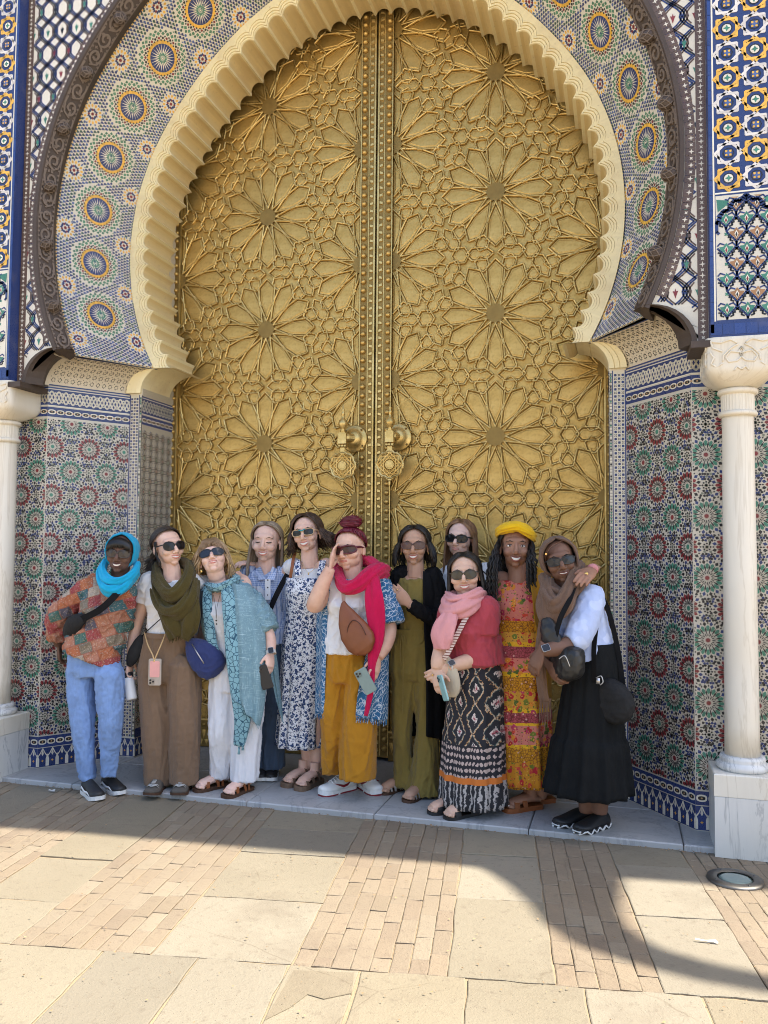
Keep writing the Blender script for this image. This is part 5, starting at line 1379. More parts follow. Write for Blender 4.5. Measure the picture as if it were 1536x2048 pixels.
def sandal(pers, name, h, d, sd, z, sole_mat, strap_mat, straps, L=.25, w=.045, th=.02):
    S = MB(); R = []; o = h-d*.065; o.z = z
    for t, ww in ((0, .55), (.06, .78), (.25, .80), (.5, .84), (.72, 1.05), (.88, .98), (.97, .7), (1.0, .35)):
        c = o+d*(t*L); R.append([c+sd*w*ww, c+sd*w*ww*1.02+Vector((0, 0, th)), c-sd*w*ww*1.02+Vector((0, 0, th)), c-sd*w*ww])
    S.rings(R); so = pers.put_mb(name, S, sole_mat, False)
    for t, hh, wid, sk in straps:
        m = MB(); c = o+d*(t*L); n = 13; A = []; 
        for k in range(n):
            a = PI*k/(n-1); p = c+d*(sk*math.cos(a))+sd*(w*.98*math.cos(a))+Vector((0, 0, th-.004+hh*math.sin(a)**.8)); A.append(p)
        m.rings([[p-d*wid/2, p+d*wid/2, p+d*wid/2+Vector((0, 0, .004)), p-d*wid/2+Vector((0, 0, .004))] for p in A]); extra(so, 'strap', m, strap_mat, False)
    return so
def slab(mb, c, X, Yv, Z, d, r=.006, n=4, mi=0):
    """rounded-rectangle slab (phones, watches): X width, Yv thickness, Z height"""
    P = []
    w, t, h = d[0]/2, d[1]/2, d[2]/2
    for cx, cz, a0 in ((1, 1, 0), (-1, 1, PI/2), (-1, -1, PI), (1, -1, 1.5*PI)):
        for k in range(n+1): a = a0+PI/2*k/n; P.append((cx*(w-r)+r*math.cos(a), cz*(h-r)+r*math.sin(a)))
    c = V3(c); lv = ((-t, .94), (-t*.8, 1.0), (t*.8, 1.0), (t, .94))
    mb.rings([[c+X*(x*s_)+Yv*y+Z*(z*s_) for x, z in P] for y, s_ in lv], mi=mi); return mb
def phone(name, label, c, X, Yv, Z, col, lens=True, cat='phone', body=(.071, .010, .146), glass=(.01, .01, .012)):
    """Yv points out of the back (camera side)"""
    X, Yv, Z = V3(X).normalized(), V3(Yv).normalized(), V3(Z).normalized(); r = thing(name, label, cat, tuple(c), None); inv = Matrix.Translation(tuple(-V3(c)))
    def add(n_, mb, mat):
        me = mb.mesh(n_, False); bm = bmesh.new(); bm.from_mesh(me); bmesh.ops.recalc_face_normals(bm, faces=bm.faces); bm.to_mesh(me); bm.free(); me.materials.append(mat); o = link(n_, me, r); o.matrix_parent_inverse = inv; return o
    add('case', slab(MB(), c, X, Yv, Z, body, .010), plain('case_'+label[:14], col, .4)); add('screen', slab(MB(), V3(c)-Yv*.0056, X, Yv, Z, (body[0]*.94, .001, body[2]*.96), .008), plain('screen_glass', glass, .08))
    if lens:
        p = V3(c)+Yv*.006+Z*(body[2]*.5-.024)+X*(-body[0]*.5+.022); add('camera_plate', slab(MB(), p, X, Yv, Z, (.034, .003, .036), .008), plain('cplate_'+label[:14], tuple(x*.7 for x in col), .3))
        for a, b in ((-.008, .008), (-.008, -.008), (.009, 0)):
            m = MB(); q = p+X*a+Z*b; m.rings([[q+X*(.0062*math.cos(t))+Z*(.0062*math.sin(t))+Yv*y for t in [2*PI*k/12 for k in range(12)]] for y in (0, .0035)]); add('camera_lens', m, plain('clens', (.015, .015, .02), .1))
    return r
def free(name, label, cat, loc):
    r = thing(name, label, cat, tuple(loc)); inv = Matrix.Translation(tuple(-V3(loc)))
    def add(n_, mb, mat, smooth=True, me=None):
        if me is None:
            me = mb.mesh(n_, smooth); bm = bmesh.new(); bm.from_mesh(me); bmesh.ops.recalc_face_normals(bm, faces=bm.faces); bm.to_mesh(me); bm.free()
        me.materials.clear(); me.materials.append(MATS[mat] if isinstance(mat, str) else mat); o = link(n_, me, r); o.matrix_parent_inverse = inv; return o
    return r, add
def band(mb, path, w, th, outs, n=None):
    """flat strap along path; outs: outward normals (one vector or list)"""
    P = catmull(path, 6); m = len(P); R = []
    for i in range(m):
        t = (P[min(i+1, m-1)]-P[max(i-1, 0)]).normalized(); o = V3(outs if not isinstance(outs, list) else outs[min(len(outs)-1, int(i/m*len(outs)))]); o = (o-t*o.dot(t)).normalized(); sd = t.cross(o)
        R.append([P[i]+sd*w/2, P[i]+sd*w/2+o*th, P[i]-sd*w/2+o*th, P[i]-sd*w/2])
    mb.rings(R); return mb
def watch(pers, wr, d, n, strap=(.75, .74, .72), size=.034):
    """watch on the wrist: d along the forearm, n outward face"""
    d = V3(d).normalized(); n = V3(n); n = (n-d*n.dot(d)).normalized(); sd = d.cross(n); m = MB(); P = [wr+n*(.0285*math.cos(t))+sd*(.0285*math.sin(t)) for t in [2*PI*k/20 for k in range(21)]]
    m.rings([[p-d*.011, p+d*.011, p+d*.011+(p-wr).normalized()*.003, p-d*.011+(p-wr).normalized()*.003] for p in P], cap=False); o = pers.put_mb('watch', m, plain('wstrap_%s' % pers.key, strap, .5), False)
    b = slab(MB(), wr+n*.034, sd, n, d, (size, .010, size*1.15), .007); extra(o, 'watch_case', b, plain('wcase', (.35, .34, .33), .3, .8), False); b = slab(MB(), wr+n*.0397, sd, n, d, (size*.86, .001, size), .006); extra(o, 'watch_face', b, plain('wface', (.01, .01, .013), .1), False)
# ================================================================ fabrics with prints
def printed(name, bg, pal, scale=40, thr=.32, soft=.03, dist=.0, bg2=None, edge=None, stretch=(1, 1, 1), rough=.85, ns=3.0):
    """scattered motifs: one voronoi cell each, coloured from the palette"""
    s = NT(name); v = s.mapped(stretch)
    if dist:
        nn = s.noise(scale*.8, 3); mx = s.n('ShaderNodeMix', data_type='VECTOR'); mx.inputs[0].default_value = dist; s.l(v, mx.inputs[4]); s.l(nn.outputs[1], mx.inputs[5]); v = mx.outputs[1]
    vo = s.voro(scale, v); sx = s.n('ShaderNodeSeparateColor'); s.l(vo.outputs[1], sx.inputs[0])
    stops = [(i/len(pal), c) for i, c in enumerate(pal)]; pc = s.ramp(sx.outputs[0], stops, 'CONSTANT')
    m = s.ramp(vo.outputs[0], [(max(0, thr-soft), 1.), (thr+soft, 0.)]); base = bg
    if bg2 is not None: base = s.mix(bg, bg2, s.ramp(s.noise(scale*.35, 3).outputs[0], [(.45, 0.), (.58, 1.)]))
    c = s.mix(base, pc, m)
    if edge is not None: c = s.mix(c, edge, s.math('MULTIPLY', m, s.ramp(vo.outputs[0], [(thr*.35, 1.), (thr*.5, 0.)])))
    n2 = s.noise(30, 4, .6, s.mapped((1, 1, .35))); s.base(c); s.set(Roughness=rough); s.b.inputs['Sheen Weight'].default_value = .2; s.b.inputs['Specular IOR Level'].default_value = .25; s.bump(n2.outputs[0], .4, .008)
    s.col = c; return s
# patchwork
s = NT('patchwork'); x = s.sep(s.mapped((1, 1, 1), (0, .30, 0))); rw = s.math('MULTIPLY', x[2], 15.5); row_ = s.math('FLOOR', rw); uu = s.math('ADD', s.math('MULTIPLY', s.math('ADD', x[0], s.math('MULTIPLY', x[1], .25)), 11.5), s.math('MULTIPLY', s.math('SINE', s.math('MULTIPLY', row_, 12.9)), 3.7)); cell = s.math('FLOOR', uu)
cb = s.n('ShaderNodeCombineXYZ'); s.l(cell, cb.inputs[0]); s.l(row_, cb.inputs[1]); wn_ = s.n('ShaderNodeTexWhiteNoise', noise_dimensions='2D'); s.l(cb.outputs[0], wn_.inputs[0])
c = s.ramp(wn_.outputs[0], [(0, (.06, .15, .13)), (.15, (.44, .14, .06)), (.29, (.34, .06, .06)), (.42, (.44, .36, .28)), (.54, (.11, .10, .14)), (.66, (.05, .13, .15)), (.78, (.44, .19, .12)), (.9, (.22, .18, .13))], 'CONSTANT')
v2 = s.voro(95); c = s.mix(c, s.mix(c, (.55, .44, .35), .55), s.ramp(v2.outputs[0], [(.28, 1.), (.36, 0.)])); v3 = s.voro(150, feature='DISTANCE_TO_EDGE'); c = s.mix(c, s.mix(c, (.02, .03, .03), .5), s.ramp(v3.outputs[0], [(.03, 1.), (.07, 0.)]))
ed = s.math('MINIMUM', s.math('ABSOLUTE', s.math('SUBTRACT', s.math('FRACT', rw), .5)), 9.); ed2 = s.math('ABSOLUTE', s.math('SUBTRACT', s.math('FRACT', uu), .5)); c = s.mix(c, (.30, .10, .06), s.ramp(s.math('MAXIMUM', ed, ed2), [(.45, 0.), (.475, .85)])); n2 = s.noise(34, 4, .6, s.mapped((1, 1, .4)))
s.base(c); s.set(Roughness=.85); s.bump(n2.outputs[0], .45, .008); done(s)
fabric('denim_linen', '#7d9ac9', .28); fabric('turquoise', '#11a3cf', .10, bump=.3); fabric('white_shirt', (.80, .80, .81), .03); fabric('taupe', '#7d6550', .08); fabric('olive_scarf', '#4a3f17', .22, bump=.4)
fabric('white_linen', (.80, .80, .83), .03, bump=.3); fabric('navy_bag', '#303a68', .12); fabric('black_web', (.013, .013, .014), .2); fabric('black_bag', (.024, .024, .025), .25, rough=.55)
fabric('jeans', '#48576b', .2); fabric('mustard', '#b57d1c', .07, bump=.25); fabric('fuchsia', '#c00848', .14, bump=.4); fabric('olive_suit', '#84733a', .08); fabric('black_knit', (.010, .010, .011), .25)
fabric('pink_scarf', '#dd9a9a', .08, bump=.3); fabric('rose_top', '#b0454f', .08); fabric('mustard_cardigan', '#c08a1a', .1); fabric('yellow_wrap', '#e9b90d', .10, bump=.3); fabric('taupe_scarf', '#6e5443', .16, bump=.35)
fabric('black_skirt', (.012, .013, .014), .3, bump=.3); fabric('cream_bag', '#c9bda6', .06); plain('leather_brown', '#7a4526', .5, var=.22, scale=14, bump=.2); plain('leather_tan', '#8a4f28', .5, var=.15)
plain('black_rubber', (.015, .015, .016), .55); plain('white_rubber', (.72, .72, .70), .5, var=.05); plain('grey_suede', '#565049', .9, var=.12); plain('brown_sole', '#4b3120', .7); plain('taupe_sandal', '#6f5947', .7); plain('gold', (.75, .52, .18), .3, 1.0)
plain('red_rubber', '#7d1420', .5); plain('nail_red', '#6d0f1c', .25); plain('nail_white', (.8, .72, .66), .25); plain('silver_strap', (.45, .42, .38), .45, .3); plain('zip_metal', (.5, .5, .5), .35, .9)
hairmat('hair_black', (.005, .0045, .0045), (.016, .013, .012)); hairmat('hair_dark', (.016, .010, .007), (.055, .034, .022)); hairmat('hair_brown', (.028, .014, .008), (.085, .042, .024)); hairmat('hair_red', (.075, .004, .012), (.19, .010, .03)); hairmat('hair_auburn', (.12, .055, .024), (.30, .16, .075)); hairmat('hair_blonde', (.23, .14, .07), (.58, .41, .23)); hairmat('hair_ash', (.17, .12, .08), (.46, .36, .25)); hairmat('hair_braid', (.004, .0035, .0035), (.011, .009, .0085), .55)

# ================================================================ 1: patchwork shirt, turquoise scarf over the head
p = Person('one', 'woman in patchwork shirt and light blue trousers with turquoise scarf over her head', -1.20, .32, (.13, .068, .045))
p.base(*at_z(212, 1585, -.03)[:2], -.03)
p.set_head(243, 1108, -.02, yaw=.34, roll=.06, k=1.06)
shl, shr, hip = p.P(184, 1170, .02), p.P(256, 1178, .02), p.P(188, 1325, .03)
p.torso(shl, shr, hip, dep=1.0, wai=1.10, hipw=1.18); p.head(neck=p.P(238, 1160))
el, wr = p.P(116, 1232, .06), p.P(117, 1292, .14); p.arm(shl, el, wr); p.hand(wr, p.P(121, 1330, .18)-wr, (.7, .6, 0), 1, .7)
hl, hr = p.P(162, 1340, .02), p.P(218, 1345, .02); kl, kr = p.P(166, 1450, -.02), p.P(222, 1450, .0); al, ar = p.P(176, 1556, .0), p.P(217, 1549, .03)
p.leg(hl, kl, al, (.07, .05, .035)); p.leg(hr, kr, ar, (.07, .05, .035)); p.body()
p.glasses(fr=(.05, .04, .036), lens=(.045, .034, .028), w=.029, h=.022, e=2.4)
p.trousers('trousers', 'denim_linen', [([hl+Vector((0, 0, .06)), hl.lerp(kl, .4), kl, kl.lerp(al, .5), al+Vector((0, 0, -.01))], [.090, .085, .071, .058, .049], [.100, .092, .076, .064, .056]), ([hr+Vector((0, 0, .06)), hr.lerp(kr, .4), kr, kr.lerp(ar, .5), ar+Vector((0, 0, -.01))], [.090, .085, .071, .058, .049], [.100, .092, .076, .064, .056])],
           [(p.P(188, 1300, .03), .155, .112), (p.P(189, 1340, .03), .165, .115), (p.P(190, 1352, .02), .14, .10)], amp=.009, freq=48, seed=3, fold=.04)
def hem(m):
    R = []
    for i in range(6):
        t = i/5; c = p.P(192, 1255, .02).lerp(p.P(185, 1318, .02), t); R.append(sell(c-p.X*.01*t, (p.X-p.U*.35*t).normalized(), -p.F, .165+.012*t, .122+.012*t, 36, 2.3, pleats(5, .04, 3), t))
    m.rings(R)
p.top('shirt', 'patchwork', .020, [([shl+p.U*.0, shl.lerp(el, .5), el, el.lerp(wr, .75)], [.075, .074, .072, .064]), ([shr-p.X*.01, p.P(254, 1215, .06), p.P(250, 1255, .12)], [.062, .055, .05])], 1, 8, amp=.009, freq=34, extra=hem, seed=4)
# turquoise scarf: hood, then a cowl under the chin
def hood(pers, name, mat, k=1.0, open_az=62, top=46, thick=.010, low=-70, deep=1.0, seed=0, fw=.0):
    """cloth shell round the skull with an opening for the face"""
    m = MB(); C = Vector((0, .016, .026)); RR = Vector((.090, .110*deep, .104))*k; nA, nE = 44, 22; V = []; r0 = random.Random(seed); ph = r0.uniform(0, 6)
    for side in (0, 1):
        for i in range(nA+1):
            u = -1+2*i/nA
            for j in range(nE+1):
                e = j/nE; el = rad(low+(90-low)*e); d = math.degrees(el); oa = open_az*(1 if d < 0 else max(0.0, math.sqrt(max(0, 1-(d/top)**2)))) if d < top else 0.0
                az = math.copysign(rad(oa)+(PI-rad(oa))*abs(u), u) if abs(u) > 1e-6 else rad(oa)
                az = (rad(oa)+(PI-rad(oa))*abs(u))*(1 if u >= 0 else -1); w = 1+.022*math.sin(7*az+5*el+ph)+.014*math.sin(13*el+3*az)
                rr = (1.0 if side == 0 else .93)*w; x = C.x+RR.x*rr*math.cos(el)*math.sin(az); y = C.y-RR.y*rr*math.cos(el)*math.cos(az); z = C.z+RR.z*rr*math.sin(el)
                if d < -10: k2 = min(1, (-10-d)/60); x *= 1+.10*k2; y = y*(1-.25*k2)+.02*k2
                V.append(pers.hp(x, y-fw*max(0, 1-abs(u)*3), z))
    N = nE+1; o2 = (nA+1)*N; F = []
    mid = nA//2
    for i in range(nA):
        for j in range(nE):
            d = low+(90-low)*(j+.5)/nE
            if i in (mid-1, mid) and d < top-3: 
                pass
            a = i*N+j; F.append((a, a+N, a+N+1, a+1)); F.append((o2+a, o2+a+1, o2+a+N+1, o2+a+N))
    # the two columns next to u=0 would span the face: drop them below the brow
    keep = []
    for f in F:
        i = (f[0] % o2)//N; j = (f[0] % o2) % N; d = low+(90-low)*(j+.5)/nE
        if i in (mid-1, mid) and False: continue
        keep.append(f)
    m.add(V, keep); return pers.put_mb(name, m, mat)
def hood2(pers, name, mat, k=1.0, open_az=56, top=50, low=-62, deep=1.0, seed=0, lean=.0):
    """two half shells meeting over the forehead, open at the face"""
    m = MB(); C = Vector((0, .018, .024)); RR = Vector((.090, .112*deep, .106))*k; r0 = random.Random(seed); ph = r0.uniform(0, 6); nA, nE = 26, 26
    for sgn in (-1, 1):
        V = []
        for side in (0, 1):
            for i in range(nA+1):
                for j in range(nE+1):
                    el = rad(low+(90-low)*j/nE); d = math.degrees(el); oa = rad(open_az)*math.sqrt(max(0.0, 1-(max(d, 0)/top)**2)) if d < top else 0.0
                    az = sgn*(oa+(PI-oa)*i/nA); w = 1+.020*math.sin(7*az*sgn+5*el+ph)+.014*math.sin(13*el+3*az); rr = (1.0 if side == 0 else .92)*w
                    edge_ = max(0, 1-i/nA*9); rr *= 1+.05*edge_*(1 if side == 0 else 1)
                    x = RR.x*rr*math.cos(el)*math.sin(az); y = C.y-RR.y*rr*math.cos(el)*math.cos(az)-lean*edge_; z = C.z+RR.z*rr*math.sin(el)
                    if d < -8: k2 = min(1, (-8-d)/55); x *= 1+.16*k2; y = y*(1-.15*k2)-.012*k2
                    V.append(pers.hp(x, y, z))
        N = nE+1; o2 = (nA+1)*N; F = []
        for i in range(nA):
            for j in range(nE): a = i*N+j; F += [(a, a+N, a+N+1, a+1), (o2+a, o2+a+1, o2+a+N+1, o2+a+N)]
        for j in range(nE): F.append((j, j+1, o2+j+1, o2+j))
        m.add(V, F)
    return pers.put_mb(name, m, mat)
hood2(p, 'head_scarf', 'turquoise', 1.03, 54, 62, -60, seed=2)
n0 = p.P(240, 1163, -.03)
p.cloth('scarf_cowl', 'turquoise', [p.hp(-.088, .005, -.05), p.hp(-.084, -.040, -.115), p.hp(-.035, -.085, -.168), p.hp(.035, -.085, -.166), p.hp(.084, -.035, -.112), p.hp(.092, .015, -.05)], [.022, .032, .040, .038, .030, .022], (1.0, .75), 7, .30, seed=1)
p.cloth('scarf_cowl', 'turquoise', [p.hp(-.092, .03, -.05), p.hp(-.098, -.02, -.125), p.hp(-.055, -.080, -.205), p.hp(.0, -.095, -.225), p.hp(.05, -.078, -.19), p.hp(.098, -.005, -.10)], [.024, .034, .040, .040, .036, .024], (1.0, .75), 6, .32, seed=4)
# fringe of black hair under the scarf
m = MB(); q = random.Random(2)
for i in range(46):
    x = -.062+.124*i/45; z0 = .098-(x/.07)**2*.030; m.tube([p.hp(x*.85, -.074, z0), p.hp(x*.98, -.094+.25*x*x/.06*.3, z0-.03), p.hp(x*1.02+q.uniform(-.005, .005), -.097+.3*x*x/.05*.3, z0-.05-q.uniform(0, .016))], [.006, .0055, .002], 4)
p.put_mb('hair', m, 'hair_black')
for heel, ang in ((at_z(174, 1586, -.03), .95), (at_z(214, 1576, -.03), 1.0)):
    so, o, d, sd = shoe(p, 'sneaker', heel, ang, .255, -.03, 'black_rubber', 'white_rubber', .075, .024, .044)
    m = MB(); r_ = -1
    pts = [o+d*t+sd*(-.047)*ww+p.U*hh for t, ww, hh in ((.02, .80, .030), (.06, .98, .050), (.12, 1.0, .034), (.17, 1.02, .040), (.21, 1.02, .028))]; m.tube(pts, [.006, .008, .009, .007, .003], 5, flat=(1, .35)); extra(so, 'side_stripe', m, 'white_rubber')
    m = MB()
    for t in (.10, .125, .15): m.tube([o+d*t+sd*.022+p.U*(.102-t*.25), o+d*t+p.U*(.112-t*.25), o+d*t-sd*.022+p.U*(.102-t*.25)], .0035, 5)
    extra(so, 'laces', m, plain('lace_black', (.03, .03, .03), .8))
# her sling bag
b, add = free('sling_bag', 'black sling bag strapped across the patchwork shirt', 'bag', p.P(140, 1255, -.10))
m = MB(); band(m, [p.P(246, 1172, -.105), p.P(222, 1200, -.150), p.P(196, 1222, -.160), p.P(160, 1240, -.125)], .040, .004, [p.F]*8); add('strap', m, 'black_web', False)
m = MB(); pp = catmull([p.P(170, 1235, -.12), p.P(152, 1245, -.11), p.P(140, 1258, -.09), p.P(130, 1272, -.06)], 6); m.tube(pp, lerps([.025, .050, .062, .050, .02], len(pp)), 18, flat=(1, .55), up=(0, 0, 1)); me = vox(m, .008, 2); add('pouch', None, 'black_bag', me=me)

# ================================================================ 2: white shirt, olive scarf, taupe trousers
p = Person('two', 'woman in white shirt, olive scarf and wide taupe trousers looking to one side', -1.04, .25, (.72, .48, .37))
p.base(*at_z(344, 1577, 0)[:2]); p.browc = (.03, .02, .014)
p.set_head(336, 1095, .0, yaw=.98, pitch=.10, roll=-.10, k=1.08)
shl, shr, hip = p.P(300, 1163, .0), p.P(384, 1164, .03), p.P(337, 1310, .02)
p.torso(shl, shr, hip, wai=.90, hipw=1.10); p.head(neck=p.P(345, 1150, .0), smile=.75)
el, wr = p.P(272, 1255, .02), p.P(262, 1318, -.03); p.arm(shl, el, wr, (.045, .037, .025)); p.hand(wr, Vector((-.05, -.15, -1)), (1, .1, 0), 1, .95)
e2, w2 = p.P(425, 1172, .22), p.P(478, 1150, .20); p.arm(shr, e2, w2, (.045, .038, .026)); p.hand(w2, p.P(497, 1170, .10)-w2, (-.15, .5, -1), 1, .55)
hl, hr = p.P(308, 1335, .0), p.P(368, 1335, .0); kl, kr = p.P(314, 1450, -.02), p.P(370, 1450, -.02); al, ar = p.P(318, 1560, .0), p.P(370, 1560, .0)
p.leg(hl, kl, al, (.07, .05, .035)); p.leg(hr, kr, ar, (.07, .05, .035)); p.body()
p.glasses(fr=(.012, .010, .010), lens=(.012, .010, .010), w=.029, h=.025, e=2.5, cat=.2)
p.top('shirt', 'white_shirt', .013, [p.sleeve(shl, el, wr, 0, .26, [.066, .068, .066]), ([shr, shr.lerp(e2, .5), e2.lerp(w2, .25)], [.062, .058, .052])], 1, 7, amp=.006, freq=30, seed=5, extra=lambda m: m.rings([sell(p.P(339, 1225+i*9, .02), p.X, -p.F, .132, .104, 34, 2.3) for i in range(6)]))
p.trousers('trousers', 'taupe', [([hl+Vector((0, 0, .08)), hl.lerp(kl, .35), kl, kl.lerp(al, .6), al+Vector((0, 0, -.02))], [.100, .100, .094, .090, .086], [.112, .108, .098, .096, .094]), ([hr+Vector((0, 0, .08)), hr.lerp(kr, .35), kr, kr.lerp(ar, .6), ar+Vector((0, 0, -.02))], [.100, .100, .094, .090, .086], [.112, .108, .098, .096, .094])],
           [(p.P(338, 1266, .02), .150, .114), (p.P(337, 1300, .02), .168, .115), (p.P(336, 1345, .015), .188, .122), (p.P(336, 1362, .01), .16, .11)], amp=.004, freq=34, seed=6, fold=.03)
m = MB(); band(m, [p.P(338, 1269, .02)+p.X*(.153*math.cos(t))-p.F*(.117*math.sin(t)) for t in [2*PI*k/16 for k in range(17)]], .032, .004, [((p.X*math.cos(2*PI*k/16))-p.F*math.sin(2*PI*k/16)) for k in range(17)]); p.put_mb('waistband', m, 'taupe', False)
# hair: drawn back, ponytail behind the neck, loose strand by the ear
p.hair('hair_dark', gather=(-.02, .105, -.015), locks=520, hl=46, r=.0042, seed=3, nape=-30, vol=1.07)
m = MB(); ml = MB(); q = random.Random(5)
for i in range(120):
    a = q.uniform(0, 6.28); r_ = q.uniform(0, .026); o = p.hp(-.02+r_*math.cos(a), .100+r_*math.sin(a)*.6, -.018+r_*math.sin(a)); e = p.P(296+q.uniform(-9, 10), 1128+q.uniform(-6, 26), .05+q.uniform(-.03, .03))
    v_ = q.random(); m.tube(catmull([o, p.hp(-.015+r_*math.cos(a)*1.3, .145, -.04+r_*math.sin(a)), o.lerp(e, .6)+Vector((q.uniform(-.015, .015), .02, .0)), e], 4), lerps([.003, .005, .004, .0015], 13), 4, col=(v_, v_, v_))
for i in range(16): ml.tube(catmull([p.hp(-.074, -.02+i*.002, .04), p.hp(-.078, -.012+i*.0015, -.03), p.hp(-.073+q.uniform(-.004, .004), -.030+q.uniform(-.01, .01), -.085), p.hp(-.070+q.uniform(-.01, .01), -.02+q.uniform(-.01, .01), -.115)], 4), lerps([.003, .0035, .003, .0015], 13), 4)
p.put_mb('ponytail', m, 'hair_dark'); p.put_mb('loose_strand', ml, 'hair_dark')
# olive scarf wound twice and hanging in front
sc = lambda x, y, dy=0.0: p.P(x, y, dy)
p.cloth('scarf', 'olive_scarf', [sc(316, 1136, .05), sc(316, 1158, -.05), sc(334, 1186, -.12), sc(354, 1190, -.13), sc(374, 1164, -.07), sc(380, 1134, .02), sc(360, 1124, .10), sc(330, 1126, .10), sc(314, 1138, .04)], [.040, .044, .050, .052, .046, .038, .035, .035, .038], (1.0, .8), 7, .30, seed=7)
p.cloth('scarf', 'olive_scarf', [sc(308, 1152, .03), sc(314, 1190, -.07), sc(334, 1222, -.13), sc(362, 1224, -.145), sc(384, 1196, -.10), sc(390, 1160, -.01)], [.034, .046, .054, .056, .048, .032], (1.0, .75), 7, .32, seed=8)
p.cloth('scarf_tail', 'olive_scarf', [sc(318, 1176, -.07), sc(332, 1214, -.135), sc(346, 1245, -.145), sc(358, 1272, -.135)], [.030, .052, .068, .060], (.42, 1.0), 7, .32, seed=9)
p.cloth('scarf_tail', 'olive_scarf', [sc(386, 1186, -.08), sc(384, 1225, -.135), sc(374, 1255, -.140), sc(366, 1276, -.130)], [.024, .044, .058, .040], (.42, 1.0), 6, .32, seed=10)
p.fringe('scarf_fringe', 'olive_scarf', sc(340, 1271, -.14), sc(380, 1262, -.14), 40, .05, seed=1)
for px in (319, 370):
    so, o, d, sd = shoe(p, 'slip_on_shoe', at_z(px, 1574, 0)-np.array([0, .0, 0]), .27 if px < 340 else .30, .245, 0, 'grey_suede', 'brown_sole', .062, .016, .048)
    m = MB()
    for t0, s0 in ((.150, -1), (.172, 1), (.150, 1), (.172, -1)):
        c = o+d*t0; m.tube([c+sd*.042*s0+p.U*.030, c+d*.018+sd*.022*s0+p.U*.055, c+d*.034+p.U*.052], [.004, .006, .005], 5, flat=(.5, 1))
    for q_ in range(5): c = o+d*(.135+q_*.014); m.tube([c-sd*.012+p.U*(.070-q_*.004), c+sd*.012+p.U*(.070-q_*.004)], .003, 4)
    extra(so, 'strap', m, plain('silver_strap2', (.45, .44, .42), .45))
# phone hanging on a gold cord, small black pouch, bottle
c = p.P(310, 1344, -.145); phone('phone', 'phone in pink-backed clear case hanging on a gold cord at taupe trousers', c, p.X, p.F, Vector((0, 0, -1)), (.42, .36, .30), body=(.078, .012, .162))
po = [o for o in bpy.data.objects if o.name.startswith('phone') and o.parent is None][-1]
m = MB(); slab(m, V3(c)+p.F*.0070+p.U*.018, p.X, p.F, p.U, (.060, .002, .098), .008); me = m.mesh('pink_card'); me.materials.append(plain('pink_card', '#e0a09a', .5)); o = link('pink_card', me, po); o.matrix_parent_inverse = Matrix.Translation(tuple(-V3(c)))
cd_, add = free('lanyard', 'gold twisted lanyard looped from waist to hanging phone', 'lanyard', p.P(310, 1318, -.14))
m = MB(); m.tube(catmull([p.P(289, 1265, -.075), p.P(296, 1290, -.13), p.P(305, 1309, -.147), p.P(308, 1320, -.149)], 6), .0042, 6); m.tube(catmull([p.P(333, 1262, -.11), p.P(324, 1285, -.14), p.P(314, 1308, -.149), p.P(309, 1320, -.149)], 6), .0042, 6); add('cord', m, plain('gold_cord', '#c9a878', .5)); m = MB(); m.sphere(p.P(308.5, 1322, -.150), .007, 8, 6); add('clip', m, 'gold')
b, add = free('belt_pouch', 'small black pouch hanging at the hip beside taupe trousers', 'bag', p.P(268, 1300, -.03))
m = MB(); m.tube(catmull([p.P(284, 1270, -.05), p.P(276, 1290, -.07), p.P(266, 1312, -.08), p.P(258, 1332, -.07)], 5), lerps([.012, .034, .042, .038, .016], 16), 14, flat=(.45, 1), up=tuple(p.F)); add('pouch', m, 'black_bag'); m = MB(); m.tube(catmull([p.P(284, 1272, -.06), p.P(305, 1252, -.11), p.P(328, 1232, -.15)], 6), .0032, 5); add('strap', m, 'black_web')
b, add = free('bottle', 'white insulated bottle with black lid held beside light blue trousers', 'bottle', p.P(261, 1400, -.06))
ax = (p.P(256, 1352, -.05)-p.P(264, 1400, -.07)).normalized(); Mq = Vector((0, 0, 1)).rotation_difference(ax).to_matrix(); c = p.P(264, 1400, -.07)
m = MB(); m.lathe([(.028, 0), (.034, .004), (.035, .01), (.035, .132), (.031, .140)], c, 24, M=Mq); add('body', m, plain('bottle_white', (.70, .70, .70), .35, var=.03)); m = MB(); m.lathe([(.032, .1405), (.033, .144), (.033, .166), (.028, .172)], c, 24, M=Mq); add('lid', m, 'black_rubber'); m = MB(); m.tube(catmull([c+ax*.16+p.X*.03, c+ax*.195+p.X*.012, c+ax*.195-p.X*.012, c+ax*.16-p.X*.03], 5), .005, 6); add('handle', m, 'black_rubber')

# ================================================================ 3: blonde, teal wrap, white trousers
s = NT('teal_weave'); a1 = s.noise(300, 2, .5, s.mapped((1, 1, .06), (0, .25, 0))); a2 = s.noise(300, 2, .5, s.mapped((.06, .06, 1), (0, .25, 0))); nz = s.noise(9, 3)
c = s.mix(lin('#5f818d'), lin('#84a4ae'), nz.outputs[0]); c = s.mix(c, lin('#b9d3da'), s.ramp(s.math('MAXIMUM', a1.outputs[0], a2.outputs[0]), [(.58, 0.), (.74, .75)])); s.base(c); s.set(Roughness=.9); s.bump(s.mix(a1.outputs[0], a2.outputs[0], .5), .5, .006); done(s)
s = printed('teal_print', lin('#7fa9b6'), [lin('#2c5467')], 42, .4, dist=.06); vo = s.voro(34, feature='DISTANCE_TO_EDGE'); s.base(s.mix(lin('#82abb5'), lin('#2b5266'), s.ramp(vo.outputs[0], [(.03, 1.), (.08, 0.)]))); done(s)
p = Person('three', 'blonde woman in sunglasses wearing teal wrap over white top and white trousers', -.96, .22, (.76, .52, .42))
